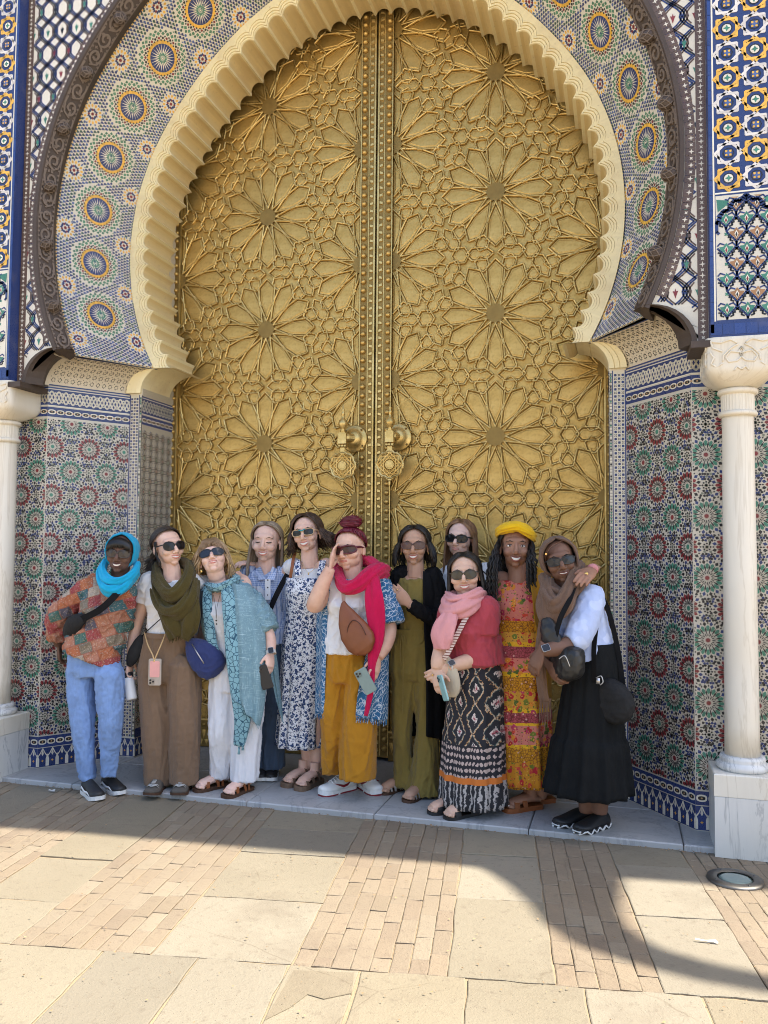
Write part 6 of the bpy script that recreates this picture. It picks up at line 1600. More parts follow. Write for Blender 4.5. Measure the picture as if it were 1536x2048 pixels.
p.base(*at_z(462, 1580, 0)[:2]); p.browc = (.20, .13, .07)
p.set_head(427, 1119, .0, yaw=.42, pitch=.46, roll=-.18, k=1.07)
shl, shr, hip = p.P(404, 1180, .02), p.P(486, 1176, .03), p.P(470, 1345, .02)
p.torso(shl, shr, hip, wai=.80, hipw=1.0); p.head(neck=p.P(437, 1168, .02), smile=.5)
el, wr = p.P(536, 1262, -.02), p.P(542, 1305, -.07); p.arm(shr, el, wr, (.042, .034, .024)); p.hand(wr, p.P(538, 1345, -.10)-wr, (-.8, .25, 0), 1, .55)
p.arm(shl, p.P(396, 1250, .16), p.P(405, 1300, .22))
hl, hr = p.P(450, 1360, .02), p.P(500, 1360, .02); kl, kr = p.P(444, 1460, -.04), p.P(494, 1465, -.02); al, ar = p.P(441, 1555, .02), p.P(489, 1560, -.02)
p.leg(hl, kl, al, (.07, .05, .035)); p.leg(hr, kr, ar, (.07, .05, .035))
f1 = p.foot(Vector((al.x, al.y, .08)), -.55, z=.022); f2 = p.foot(Vector((ar.x, ar.y, .08)), -.25, z=.022); p.body()
p.glasses(fr=(.014, .018, .026), lens=(.022, .030, .045), w=.031, h=.025, e=2.6)
p.top('tank_top', 'white_shirt', .008, [], 3, 8, amp=.004, freq=40, seed=7)
p.trousers('trousers', 'white_linen', [([hl+Vector((0, 0, .07)), hl.lerp(kl, .4), kl, kl.lerp(al, .6), al+Vector((0, 0, .0))], [.098, .092, .078, .068, .066], [.105, .098, .086, .078, .076]), ([hr+Vector((0, 0, .07)), hr.lerp(kr, .4), kr, kr.lerp(ar, .6), ar+Vector((0, 0, .0))], [.104, .100, .090, .086, .084], [.110, .104, .094, .090, .090])],
           [(p.P(468, 1315, .02), .142, .10), (p.P(472, 1345, .02), .165, .115), (p.P(475, 1380, .02), .165, .112)], amp=.003, freq=24, seed=9, fold=.045)
p.hair('hair_blonde', .115, 66, 54, 520, wind=(-.09, .02, .015), seed=6, r=.0046, vol=1.05, curl=.004, cf=9, lenv=.4)
m = MB(); q = random.Random(3)
for i in range(18):
    x = -.055+.11*i/17; m.tube(catmull([p.hp(x*.4, -.055, .120), p.hp(x*.8, -.090, .088), p.hp(x*1.16, -.094+abs(x)*.28, .064-.03*abs(x)/.055), p.hp(x*1.42+q.uniform(-.006, .006), -.084+abs(x)*.55, .048-.06*abs(x)/.055)], 3), lerps([.004, .0042, .0035, .0015], 10), 4)
p.put_mb('fringe_hair', m, 'hair_blonde')
m = MB()
for i in range(150):
    o = p.hp(q.uniform(-.088, -.070), q.uniform(-.045, .05), q.uniform(-.03, .06)); e = p.P(q.uniform(366, 404), q.uniform(1136, 1168), -.02+q.uniform(-.03, .05)); mid = o.lerp(e, .45)+Vector((-.01, 0, -.022)); v_ = q.random(); m.tube(catmull([p.hp(q.uniform(-.05, -.02), -.02, .115), o, mid, e+Vector((0, 0, q.uniform(-.01, .012)))], 4), lerps([.0032, .0042, .0040, .0034, .0012], 13), 4, col=(v_, v_, v_))
for i in range(60):
    o = p.hp(q.uniform(.072, .088), q.uniform(-.03, .05), q.uniform(-.03, .05)); e = p.P(q.uniform(455, 474), q.uniform(1138, 1160), .02); v_ = q.random(); m.tube(catmull([p.hp(q.uniform(.02, .05), -.02, .115), o, o.lerp(e, .5), e], 4), lerps([.0032, .0042, .0034, .0012], 13), 4, col=(v_, v_, v_))
kind(p.put_mb('side_hair', m, 'hair_blonde'), 'stuff')
# scarf round the neck and the wrap
p.cloth('neck_scarf', 'teal_print', [p.P(412, 1168, .05), p.P(420, 1172, -.05), p.P(438, 1175, -.085), p.P(458, 1166, -.07), p.P(474, 1158, .0), p.P(462, 1150, .08)], [.020, .026, .028, .028, .024, .02], (1, .8), 6, .3, seed=3)
p.cloth('scarf_tail', 'teal_print', [p.P(452, 1168, -.085), p.P(458, 1215, -.125), p.P(466, 1300, -.165), p.P(478, 1390, -.17), p.P(484, 1440, -.16), p.P(478, 1492, -.15)], [.026, .042, .045, .045, .048, .030], (.28, 1.0), 6, .25, seed=5)
p.cloth('scarf_tail', 'teal_print', [p.P(415, 1172, -.05), p.P(414, 1215, -.10), p.P(421, 1270, -.115), p.P(434, 1310, -.115)], [.022, .030, .032, .016], (.3, 1.0), 5, .25, seed=6)
m = MB()
for x, y in ((478, 1492), (486, 1484)):
    t = p.P(x, y, -.15); m.tube([t, t-p.U*.012, t-p.U*.02, t-p.U*.048], [.002, .006, .005, .009], 7)
p.put_mb('tassels', m, 'teal_print')
p.drape('wrap_panel', 'teal_weave', [p.P(462, 1164, -.06), p.P(462, 1230, -.125), p.P(461, 1310, -.155), p.P(461, 1385, -.165), p.P(476, 1400, -.165)], [p.P(502, 1172, -.015), p.P(526, 1235, -.060), p.P(532, 1330, -.100), p.P(529, 1405, -.11), p.P(520, 1452, -.125)], fold=.016, nf=5, bulge=.045, seed=3)
p.drape('wrap_back', 'teal_weave', [p.P(500, 1175, .03), p.P(530, 1290, .05), p.P(544, 1360, .06), p.P(552, 1395, .06)], [p.P(508, 1175, .08), p.P(548, 1290, .10), p.P(560, 1380, .10), p.P(566, 1440, .10)], fold=.012, nf=3, bulge=.02, seed=4)
p.top('wrap_sleeve', 'teal_weave', .02, [([shr+p.U*.004-p.X*.03, shr.lerp(el, .35), shr.lerp(el, .7), el.lerp(wr, .05)], [.052, .078, .088, .074])], 1, 3, amp=.008, freq=38, seed=8)
p.drape('wrap_panel', 'teal_weave', [p.P(404, 1176, .0), p.P(400, 1220, -.03), p.P(406, 1270, -.04), p.P(428, 1325, -.05)], [p.P(420, 1172, -.06), p.P(414, 1220, -.10), p.P(420, 1270, -.11), p.P(436, 1328, -.10)], fold=.006, nf=3, bulge=.01, seed=6)
m = MB(); q = random.Random(9)
for i in range(34):
    t = i/33; o = p.P(476+44*t, 1402+50*t, -.15); m.tube([o, o+Vector((q.uniform(-.008, .008), -.004, -.022))], [.002, .001], 4)
for i in range(30):
    t = i/29; o = p.P(553+12*t, 1396+44*t, .07); m.tube([o, o+Vector((q.uniform(.0, .012), -.004, -.020))], [.002, .001], 4)
p.put_mb('wrap_fringe', m, 'teal_weave', False)
watch(p, wr, el-wr, (.45, -1, .1), (.62, .58, .54))
m = MB(); m.tube(catmull([p.P(427, 1190, -.09), p.P(431, 1215, -.118), p.P(432.5, 1238, -.128), p.P(434, 1215, -.118), p.P(440, 1190, -.09)], 5), .0014, 5); m.sphere(p.P(432.5, 1241, -.131), .006, 8, 6); m.sphere(p.P(433, 1248, -.131), .005, 8, 6); p.put_mb('necklace', m, plain('dark_beads', (.05, .04, .03), .4))
m = MB()
for d in (-1, 1): m.lathe([(.015, 0), (.016, .002), (.002, .003)], p.hp(d*.080, .004, -.062), 14, M=Matrix.Rotation(PI/2, 3, 'X'))
p.put_mb('earrings', m, 'gold')
for (h, d, sd) in (f1, f2): sandal(p, 'sandal', h, d, sd, 0.0, 'brown_sole', 'leather_tan', [(.30, .075, .018, .0), (.52, .052, .020, .025), (.60, .050, .020, -.025), (.76, .036, .018, .01)], L=.25, w=.047)
phone('phone', 'black phone held against white trousers below teal wrap', p.P(529, 1354, -.13), (p.X*.92+p.U*.3).normalized(), (p.F+p.X*.15).normalized(), (p.U*.92-p.X*.35).normalized(), (.014, .014, .016), lens=True)
b, add = free('crossbody_bag', 'navy blue crossbody bag hanging between taupe and white trousers', 'bag', p.P(410, 1320, -.10))
m = MB(); axd = (p.X*.72-p.U*.70).normalized(); sdv = (p.X*.70+p.U*.72).normalized(); c0 = p.P(410, 1316, -.12); m.rings([sell(c0+axd*t_, sdv, p.F, w_, d_, 28, 3.2) for t_, w_, d_ in ((-.155, .018, .015), (-.125, .045, .030), (-.07, .082, .045), (0, .100, .055), (.06, .100, .058), (.105, .082, .050), (.13, .03, .02))]); me = vox(m, .007, 2); wrinkle(me, .0035, 26, 2); add('pouch', None, 'navy_bag', me=me)
m = MB(); m.tube([p.P(384, 1288, -.170), p.P(396, 1308, -.182), p.P(408, 1327, -.186)], .004, 5); add('zip', m, 'zip_metal'); m = MB(); band(m, [p.P(390, 1270, -.10), p.P(398, 1240, -.085), p.P(403, 1205, -.065), p.P(405, 1178, -.035)], .030, .004, [p.F]*4); add('strap', m, plain('grey_web', (.05, .055, .065), .8), False)
# ================================================================ 4: long straight hair, blue patched shirt, jeans
s = NT('gingham'); v = s.tc(); x = s.sep(v); w1 = s.math('SINE', s.math('MULTIPLY', x[0], 520.)); w2 = s.math('SINE', s.math('MULTIPLY', x[2], 520.)); g_ = s.math('ADD', s.math('GREATER_THAN', w1, .2), s.math('GREATER_THAN', w2, .2))
vo = s.n('ShaderNodeTexVoronoi', distance='CHEBYCHEV'); vo.inputs['Scale'].default_value = 8.; vo.inputs['Randomness'].default_value = .6; s.l(v, vo.inputs[0]); sc = s.n('ShaderNodeSeparateColor'); s.l(vo.outputs[1], sc.inputs[0])
c = s.mix(lin('#c3cde0'), lin('#7f95c0'), s.math('MULTIPLY', g_, .5)); st_ = s.ramp(s.math('SINE', s.math('MULTIPLY', x[0], 260.)), [(.3, lin('#b9c4da')), (.6, lin('#7e93bb'))]); c = s.mix(c, st_, s.ramp(sc.outputs[0], [(.4, 0.), (.41, 1.)])); c = s.mix(c, (.62, .63, .66), s.ramp(sc.outputs[1], [(.74, 0.), (.75, 1.)]))
s.base(c); s.set(Roughness=.85); s.bump(s.noise(30, 4, .6, s.mapped((1, 1, .4))).outputs[0], .5, .012); done(s)
p = Person('four', 'woman with long straight ash blonde hair, blue patched shirt and jeans, eyes shut', -.62, .22, (.70, .475, .375))
p.base(*at_z(540, 1548, 0)[:2]); p.browc = (.16, .10, .06)
p.set_head(533, 1085, .0, yaw=.20, roll=.02, k=1.16)
shl, shr, hip = p.P(498, 1146, .02), p.P(570, 1148, .02), p.P(540, 1310, .02)
p.torso(shl, shr, hip, wai=.92, hipw=1.05); p.head(neck=p.P(533, 1140), smile=.9); p.eyes(True)
el, wr = p.P(484, 1225, .03), p.P(492, 1285, .0); p.arm(shl, el, wr); p.hand(wr, Vector((.05, 0, -1)), (1, 0, 0), 1, .5); e2, w2 = p.P(583, 1230, .03), p.P(578, 1290, .05); p.arm(shr, e2, w2); p.hand(w2, Vector((0, 0, -1)), (-1, 0, 0), 1, .5)
hl, hr = p.P(522, 1330, .02), p.P(558, 1330, .02); kl, kr = p.P(520, 1435, 0), p.P(552, 1435, 0); al, ar = p.P(518, 1530, 0), p.P(545, 1535, 0); p.leg(hl, kl, al, (.07, .05, .035)); p.leg(hr, kr, ar, (.07, .05, .035)); p.body()
def hem(m):
    m.rings([sell(p.P(540, 1240+i*9, .02), p.X, -p.F, .155+.004*i, .115+.003*i, 36, 2.3, pleats(5, .05, 8), i/5) for i in range(6)])
p.top('shirt', 'gingham', .018, [([shl, shl.lerp(el, .5), el, el.lerp(wr, .6)], [.066, .064, .058, .052]), ([shr, shr.lerp(e2, .5), e2, e2.lerp(w2, .6)], [.066, .064, .058, .052])], 1, 8, amp=.008, freq=34, extra=hem, seed=12)
m = MB()
for d in (-1, 1): m.rings([[p.P(533, 1158, -.115)+p.X*d*.004, p.P(533+d*12, 1136, -.055), p.P(533+d*20, 1140, -.035), p.P(533+d*15, 1160, -.10)], [p.P(533, 1158, -.121)+p.X*d*.004, p.P(533+d*12, 1133, -.062), p.P(533+d*21, 1138, -.042), p.P(533+d*16, 1160, -.108)]])
p.put_mb('collar', m, 'gingham', False)
m = MB(); m.rings([[p.P(530, 1158, -.123), p.P(541, 1158, -.123), p.P(541, 1200, -.128), p.P(530, 1200, -.128)], [p.P(530, 1158, -.129), p.P(541, 1158, -.129), p.P(541, 1200, -.134), p.P(530, 1200, -.134)]]); p.put_mb('placket', m, 'white_shirt', False)
m = MB()
for y in (1160, 1175, 1190): m.sphere(p.P(535.5, y, -.131), .005, 6, 5)
p.put_mb('buttons', m, 'black_rubber')
p.trousers('jeans', 'jeans', [([hl+Vector((0, 0, .07)), hl.lerp(kl, .4), kl, kl.lerp(al, .6), al], [.095, .092, .082, .08, .08], [.105, .098, .088, .086, .088]), ([hr+Vector((0, 0, .07)), hr.lerp(kr, .4), kr, kr.lerp(ar, .6), ar], [.095, .092, .082, .08, .08], [.105, .098, .088, .086, .088])], [(p.P(540, 1270, .02), .145, .105), (p.P(540, 1300, .02), .165, .115), (p.P(540, 1345, .02), .17, .115)], amp=.005, freq=30, seed=14)
p.hair('hair_ash', .30, 84, 52, 620, seed=9, r=.0046, vol=1.04, part=.0, lenv=.18, fall=(0, -.05, 0))
for a, y in ((al, 1546), (ar, 1551)): shoe(p, 'sneaker', at_z(528 if a is al else 546, 1548, 0), .3, .24, 0, 'black_rubber', 'white_rubber', .07, .022, .043)
b, add = free('shoulder_strap', 'black bag strap across the blue patched shirt', 'strap', p.P(555, 1190, -.12)); m = MB(); band(m, [p.P(580, 1140, -.05), p.P(562, 1172, -.115), p.P(546, 1205, -.135), p.P(530, 1245, -.13)], .034, .004, [p.F]*6); add('webbing', m, 'black_web', False)
bpy.data.objects.remove(b) if False else None

# ================================================================ 5: blue floral dress
s = NT('blue_floral'); nn = s.noise(38, 2); mx = s.n('ShaderNodeMix', data_type='VECTOR'); mx.inputs[0].default_value = .035; s.l(s.tc(), mx.inputs[4]); s.l(nn.outputs[1], mx.inputs[5])
v1 = s.voro(46, mx.outputs[1]); v2 = s.voro(100, mx.outputs[1]); v3 = s.voro(46, mx.outputs[1], 'DISTANCE_TO_EDGE')
c = s.mix((.80, .81, .84), lin('#24406f'), s.ramp(v1.outputs[0], [(.40, 1.), (.46, 0.)])); c = s.mix(c, (.62, .64, .70), s.ramp(v1.outputs[0], [(.10, 1.), (.15, 0.)])); c = s.mix(c, lin('#1c3157'), s.ramp(v2.outputs[0], [(.32, 1.), (.38, 0.)]))
s.base(c); s.set(Roughness=.85); s.bump(s.noise(30, 4, .6, s.mapped((1, 1, .3))).outputs[0], .5, .012); done(s)
p = Person('five', 'tall smiling woman with dark windblown hair in blue floral sleeveless dress', -.67, .22, (.72, .48, .37))
p.base(*at_z(610, 1560, 0)[:2]); p.browc = (.05, .03, .02)
p.set_head(614, 1068, .0, yaw=.10, roll=-.15, pitch=.05, k=1.09)
shl, shr, hip = p.P(588, 1133, .0), p.P(652, 1131, .02), p.P(612, 1300, .02)
p.torso(shl, shr, hip, wai=.86, hipw=1.08); p.head(neck=p.P(620, 1122, .0), smile=1.2)
e1, w1 = p.P(556, 1150, .10), p.P(512, 1128, .09); p.arm(shl, e1, w1); p.hand(w1, p.P(488, 1126, .03)-w1, (.2, .5, -1), 1, .5); p.arm(shr, p.P(668, 1210, .06), p.P(662, 1275, .08))
al, ar = p.P(616, 1536, .03), p.P(634, 1536, .0); p.leg(p.P(604, 1330, .02), p.P(610, 1435, 0), al); p.leg(p.P(626, 1330, .02), p.P(632, 1435, -.01), ar)
f1 = p.foot(Vector((al.x-.02, al.y-.03, .08)), -.35, z=.03); f2 = p.foot(Vector((ar.x, ar.y-.04, .08)), -.25, z=.03); p.body()
p.glasses(fr=(.55, .36, .20), lens=(.022, .024, .024), w=.028, h=.020, e=3.0, cat=.35, frm=.0036)
m = MB(); m.tube([p.hp(-.018, -.104, .018), p.hp(0, -.106, .012), p.hp(.018, -.104, .020)], .004, 6); p.put_mb('glasses_bridge', m, plain('teal_plastic', '#2a9aa5', .3))
p.top('undershirt', 'white_shirt', .008, [([shl, shl.lerp(e1, .25)], [.058, .058])], 2, 5, amp=.003, freq=30, seed=4)
secs = [(p.tsec[3][0], .150, .118, 0), (p.tsec[4][0], .150, .138, 0), (p.tsec[5][0], .140, .125, .05), (p.tsec[6][0], .138, .118, .2), (p.P(611, 1290, .02), .150, .135, .35), (p.P(608, 1380, .02), .150, .150, .7), (p.P(604, 1450, .02), .152, .16, .9), (p.P(602, 1489, .02), .155, .165, 1.0)]
p.skirt('dress', 'blue_floral', secs, 9, .10, 5, 120)
m = MB()
for a, bq in (((594, 1122, -.045), (597, 1152, -.125)), ((646, 1122, -.03), (640, 1152, -.115))):
    band(m, [p.P(*a)-p.F*-.0, p.P((a[0]+bq[0])/2, (a[1]+bq[1])/2, (a[2]+bq[2])/2-.02), p.P(*bq)], .040, .005, [p.F]*4)
p.put_mb('dress_straps', m, 'blue_floral', False)
p.hair('hair_brown', .125, 66, 52, 620, seed=15, r=.0048, vol=1.10, wind=(.05, .01, .02), curl=.006, cf=7, lenv=.45, spread=.03)
m = MB(); q = random.Random(4)
for i in range(60):
    o = p.hp(q.uniform(-.085, -.07), q.uniform(-.01, .06), q.uniform(-.05, .04)); e = p.P(q.uniform(566, 588), q.uniform(1085, 1118), .05); m.tube(catmull([o, o.lerp(e, .5)+Vector((0, .02, .015)), e], 5), lerps([.0045, .005, .0015], 11), 4)
for i in range(50):
    o = p.hp(q.uniform(.07, .085), q.uniform(0, .06), q.uniform(-.04, .04)); e = p.P(q.uniform(646, 668), q.uniform(1062, 1096), .06); m.tube(catmull([o, o.lerp(e, .5)+Vector((0, .02, -.015)), e], 5), lerps([.0045, .005, .0015], 11), 4)
kind(p.put_mb('loose_hair', m, 'hair_brown'), 'stuff')
for (h, d, sd) in (f1, f2): sandal(p, 'sandal', h, d, sd, 0.0, 'taupe_sandal', 'taupe_sandal', [(.30, .072, .020, .0), (.62, .050, .026, .02), (.74, .036, .022, -.01)], L=.25, w=.046, th=.03)
m = MB(); m.tube(catmull([p.P(604, 1124, -.075), p.P(612, 1140, -.10), p.P(618, 1145, -.105), p.P(628, 1138, -.09), p.P(636, 1124, -.06)], 5), .0012, 5); m.sphere(p.P(617, 1148, -.108), .006, 8, 6); p.put_mb('necklace', m, 'gold')
b, add = free('backpack_strap', 'brown leather backpack strap on shoulder beside long ash blonde hair', 'strap', p.P(586, 1125, -.05)); m = MB(); band(m, [p.P(590, 1108, .03), p.P(587, 1118, -.055), p.P(584, 1136, -.085), p.P(580, 1160, -.08)], .020, .005, [p.F]*5); add('webbing', m, 'leather_tan', False)

# ================================================================ 6: burgundy hair, fuchsia scarf, mustard trousers
s = NT('blue_paisley'); nn = s.noise(16, 3); mx = s.n('ShaderNodeMix', data_type='VECTOR'); mx.inputs[0].default_value = .10; s.l(s.tc(), mx.inputs[4]); s.l(nn.outputs[1], mx.inputs[5]); v1 = s.voro(17, mx.outputs[1], 'DISTANCE_TO_EDGE'); v2 = s.voro(40, mx.outputs[1], 'DISTANCE_TO_EDGE'); wv = s.n('ShaderNodeTexWave', wave_type='RINGS'); wv.inputs['Scale'].default_value = 16.; wv.inputs['Distortion'].default_value = 7.; s.l(s.tc(), wv.inputs[0])
c = s.mix(lin('#1d5580'), lin('#2a6b97'), s.noise(12, 3).outputs[0]); c = s.mix(c, (.55, .62, .68), s.ramp(v1.outputs[0], [(.015, 1.), (.035, 0.)])); c = s.mix(c, (.50, .58, .66), s.math('MULTIPLY', s.ramp(wv.outputs[0], [(.88, 0.), (.95, 1.)]), .8)); c = s.mix(c, (.45, .55, .65), s.math('MULTIPLY', s.ramp(v2.outputs[0], [(.01, 1.), (.03, 0.)]), s.ramp(nn.outputs[0], [(.5, 0.), (.55, 1.)])))
s.base(c); s.set(Roughness=.85); s.bump(s.noise(28, 4, .6, s.mapped((1, 1, .3))).outputs[0], .45, .012); done(s)
p = Person('six', 'woman with burgundy bun, fuchsia scarf and mustard trousers shading her brow with one hand', -.91, .10, (.66, .42, .31))
p.base(*at_z(705, 1592, 0)[:2]); p.browc = (.05, .02, .02)
p.set_head(700, 1099, .0, yaw=-.16, roll=-.10, pitch=-.06, k=1.10)
shl, shr, hip = p.P(664, 1166, .0), p.P(752, 1162, .02), p.P(696, 1318, .02)
p.torso(shl, shr, hip, dep=1.2, wai=.95, hipw=1.0, bust=1.1); p.head(chub=.012, neck=p.P(706, 1150, .0), smile=.0)
el, wr = p.P(628, 1212, -.14), p.P(661, 1135, -.155); p.arm(shl, el, wr, (.058, .048, .031)); p.hand(wr, p.P(669, 1096, -.12)-wr, (1, .25, .1), -1, .28, sc=1.0)
e2, w2 = p.P(778, 1256, .0), p.P(756, 1316, -.12); p.arm(shr, e2, w2, (.058, .047, .031)); p.hand(w2, p.P(746, 1352, -.17)-w2, (-.6, .5, 0), 1, .5)
hl, hr = p.P(671, 1338, .02), p.P(722, 1338, .02); kl, kr = p.P(667, 1450, 0), p.P(718, 1452, -.02); al, ar = p.P(664, 1545, .05), p.P(714, 1556, -.02); p.leg(hl, kl, al, (.08, .055, .036)); p.leg(hr, kr, ar, (.08, .055, .036)); p.body()
p.glasses(fr=(.10, .012, .022), lens=(.055, .028, .026), w=.036, h=.022, e=2.6, cx=.0345, frm=.0055, wrap=.2)
m = MB(); m.tube([p.hp(-.06, -.092, .022), p.hp(-.03, -.106, .024), p.hp(0, -.110, .019), p.hp(.03, -.106, .024), p.hp(.06, -.092, .022)], .0045, 6); p.put_mb('brow_bar', m, plain('wine_plastic', (.10, .012, .022), .3))
p.top('t_shirt', 'white_shirt', .012, [p.sleeve(shl, el, wr, 0, .17, [.075, .076]), p.sleeve(shr, e2, w2, 0, .17, [.075, .076])], 1, 8, amp=.005, freq=26, seed=22, extra=lambda m: m.rings([sell(p.P(693, 1230+i*15, .02), p.X, -p.F, .132+.003*i, .132+.003*i, 36, 2.3, pleats(4, .02, 5), i/5) for i in range(6)]))
p.trousers('trousers', 'mustard', [([hl+Vector((0, 0, .08)), hl.lerp(kl, .35), kl, kl.lerp(al, .6), al+Vector((0, 0, .0))], [.086, .084, .072, .064, .056], [.125, .118, .105, .092, .078]), ([hr+Vector((0, 0, .08)), hr.lerp(kr, .35), kr, kr.lerp(ar, .6), ar+Vector((0, 0, .0))], [.090, .094, .104, .108, .108], [.13, .125, .118, .112, .108])], [(p.P(693, 1286, .02), .130, .124), (p.P(695, 1335, .02), .146, .145), (p.P(696, 1362, .02), .145, .135)], amp=.007, freq=24, seed=25, fold=.045, nf=6)
p.hair('hair_red', gather=(.008, .03, .135), locks=640, hl=47, r=.0042, seed=8, nape=-30, vol=1.06)
m = MB(); q = random.Random(6); cb = (.012, .022, .158)
for i in range(420):
    a = q.uniform(0, 6.28); b_ = q.uniform(-1.3, 1.3); r1 = q.uniform(.035, .052); ax_ = q.uniform(0, 6.28); P = []
    for k in range(7):
        t = a+k*.35; v_ = Vector((math.cos(t)*math.cos(b_), math.sin(t)*math.cos(b_), math.sin(b_)*.72))*r1; P.append(p.hp(cb[0]+v_.x*1.25, cb[1]+v_.y, cb[2]+v_.z))
    if q.random() < .18: P[-1] = P[-1]+Vector((q.uniform(-.03, .03), 0, q.uniform(-.01, .025)))
    v_ = q.random(); m.tube(P, lerps([.002, .0042, .004, .0016], 7), 4, col=(v_, v_, v_))
m.sphere(p.hp(*cb), (.050, .042, .034), 14, 9); p.put_mb('bun', m, 'hair_red')
# open blue kimono
p.top('kimono_sleeve', 'blue_paisley', .02, [p.sleeve(shr, e2, w2, 0, .44, [.078, .090, .100])], 1, 3, amp=.007, freq=34, seed=23)
p.drape('kimono_panel', 'blue_paisley', [p.P(640, 1150, .02), p.P(634, 1220, .02), p.P(632, 1330, .02), p.P(630, 1425, .02)], [p.P(664, 1148, -.075), p.P(655, 1220, -.10), p.P(651, 1330, -.11), p.P(648, 1428, -.10)], fold=.010, nf=3, bulge=.015, seed=3)
p.drape('kimono_panel', 'blue_paisley', [p.P(742, 1260, -.14), p.P(728, 1330, -.15), p.P(716, 1385, -.15), p.P(710, 1432, -.15)], [p.P(778, 1250, .04), p.P(778, 1330, .02), p.P(777, 1390, .01), p.P(775, 1440, .01)], fold=.016, nf=4, bulge=.03, seed=5)
p.fringe('kimono_fringe', 'blue_paisley', p.P(630, 1426, -.03), p.P(648, 1429, -.10), 12, .035, .003, 1); p.fringe('kimono_fringe', 'blue_paisley', p.P(711, 1433, -.16), p.P(774, 1440, -.01), 26, .04, .0035, 2)
# scarf
p.cloth('scarf', 'fuchsia', [p.P(736, 1118, .03), p.P(756, 1138, -.02), p.P(764, 1152, .0)], [.03, .045, .03], (1, .8), 6, .3, seed=1)
p.cloth('scarf', 'fuchsia', [p.P(678, 1140, .0), p.P(681, 1162, -.11), p.P(694, 1176, -.165), p.P(714, 1170, -.17), p.P(738, 1152, -.125), p.P(760, 1140, -.045), p.P(770, 1146, .03)], [.028, .038, .044, .044, .046, .046, .04], (1, .85), 7, .30, seed=2)
p.cloth('scarf', 'fuchsia', [p.P(676, 1146, .02), p.P(676, 1136, .06), p.P(690, 1128, .10), p.P(720, 1122, .10), p.P(742, 1128, .06)], [.03, .034, .035, .035, .03], (1, .8), 6, .3, seed=8)
p.cloth('scarf_tail', 'fuchsia', [p.P(744, 1150, -.12), p.P(748, 1190, -.165), p.P(752, 1240, -.165), p.P(752, 1285, -.165), p.P(744, 1330, -.175), p.P(740, 1385, -.185), p.P(732, 1432, -.185)], [.034, .050, .050, .040, .020, .016, .010], (.4, 1), 6, .32, seed=3)
for heel, ang in ((at_z(700, 1578, 0), -.55), (at_z(724, 1572, 0), .75)):
    so, o, d, sd = shoe(p, 'sneaker', heel, ang, .265, 0, 'white_rubber', 'white_rubber', .078, .026, .047); m = MB(); R_2 = []
    for t, ww in ((0, .62), (.06, .84), (.25, .93), (.5, .9), (.75, 1.06), (.9, .93), (1.0, .35)): c = o+d*(t*.265); R_2.append([c+sd*.0475*ww*1.08, c+sd*.0475*ww*1.09+p.U*.008, c-sd*.0475*ww*1.09+p.U*.008, c-sd*.0475*ww*1.08])
    m.rings(R_2); extra(so, 'red_outsole', m, 'red_rubber', False)
    for s0 in (-1, 1):
        m = MB(); P = [o+d*t+sd*(.0462*s0*ww)+p.U*hh for t, ww, hh in ((.06, .96, .066), (.085, .94, .047), (.115, .93, .042), (.15, .94, .055), (.185, .88, .068))]; m.tube(P, [.002, .007, .008, .005, .001], 6, flat=(1, .4), up=(0, 0, 1)); extra(so, 'swoosh', m, 'red_rubber')
    m = MB()
    for q_ in range(5): c = o+d*(.105+q_*.019); hgt = .109-q_*.0070; m.tube([c-sd*.024+p.U*(hgt-.014), c+p.U*hgt, c+sd*.024+p.U*(hgt-.014)], .0042, 5)
    extra(so, 'laces', m, plain('lace_white', (.66, .66, .66), .8))
# her brown sling bag and phone
b, add = free('sling_bag', 'brown leather sling bag across a white t-shirt', 'bag', p.P(712, 1260, -.19))
m = MB(); R = []
for (x, y, w, t) in ((686, 1203, .012, .012), (687, 1215, .030, .022), (694, 1236, .062, .036), (707, 1262, .090, .042), (722, 1284, .092, .042), (730, 1296, .074, .036), (737, 1306, .026, .018)):
    c = p.P(x, y, -.195); axd = (p.X*.80+p.U*.60).normalized(); R.append(sell(c, axd, p.F, w, t, 20, 2.6))
m.rings(R); me = vox(m, .006, 2); add('pouch', None, 'leather_brown', me=me)
m = MB(); m.tube(catmull([p.P(694, 1276, -.232), p.P(696, 1254, -.238), p.P(706, 1241, -.241), p.P(720, 1248, -.241), p.P(732, 1270, -.238)], 6), .0030, 5); add('pocket_seam', m, plain('leather_seam', '#4a2512', .6)); m = MB(); m.tube(catmull([p.P(689, 1247, -.225), p.P(694, 1270, -.230), p.P(706, 1297, -.228)], 6), .003, 5); add('zip', m, plain('brass_zip', (.4, .28, .12), .4, .8))
m = MB()
for i in range(4): m.tube(catmull([p.P(683.5+i*2.2, 1180, -.165), p.P(684+i*2.0, 1194, -.185), p.P(684.5+i*1.8, 1206, -.195)], 4), .0022, 5)
add('strap', m, plain('tan_strap', '#9a6a4a', .6)); m = MB(); band(m, [p.P(734, 1302, -.18), p.P(750, 1290, -.15), p.P(768, 1262, -.05)], .020, .004, [p.F]*3); add('strap_end', m, 'leather_brown', False)
phone('phone', 'sage green phone held low against mustard trousers', p.P(731, 1362, -.215), (p.X*.86+p.U*.5).normalized(), (p.F-p.X*.1).normalized(), (p.U*-.5*0+p.U*.86-p.X*.5).normalized(), (.20, .27, .25), body=(.074, .011, .150))
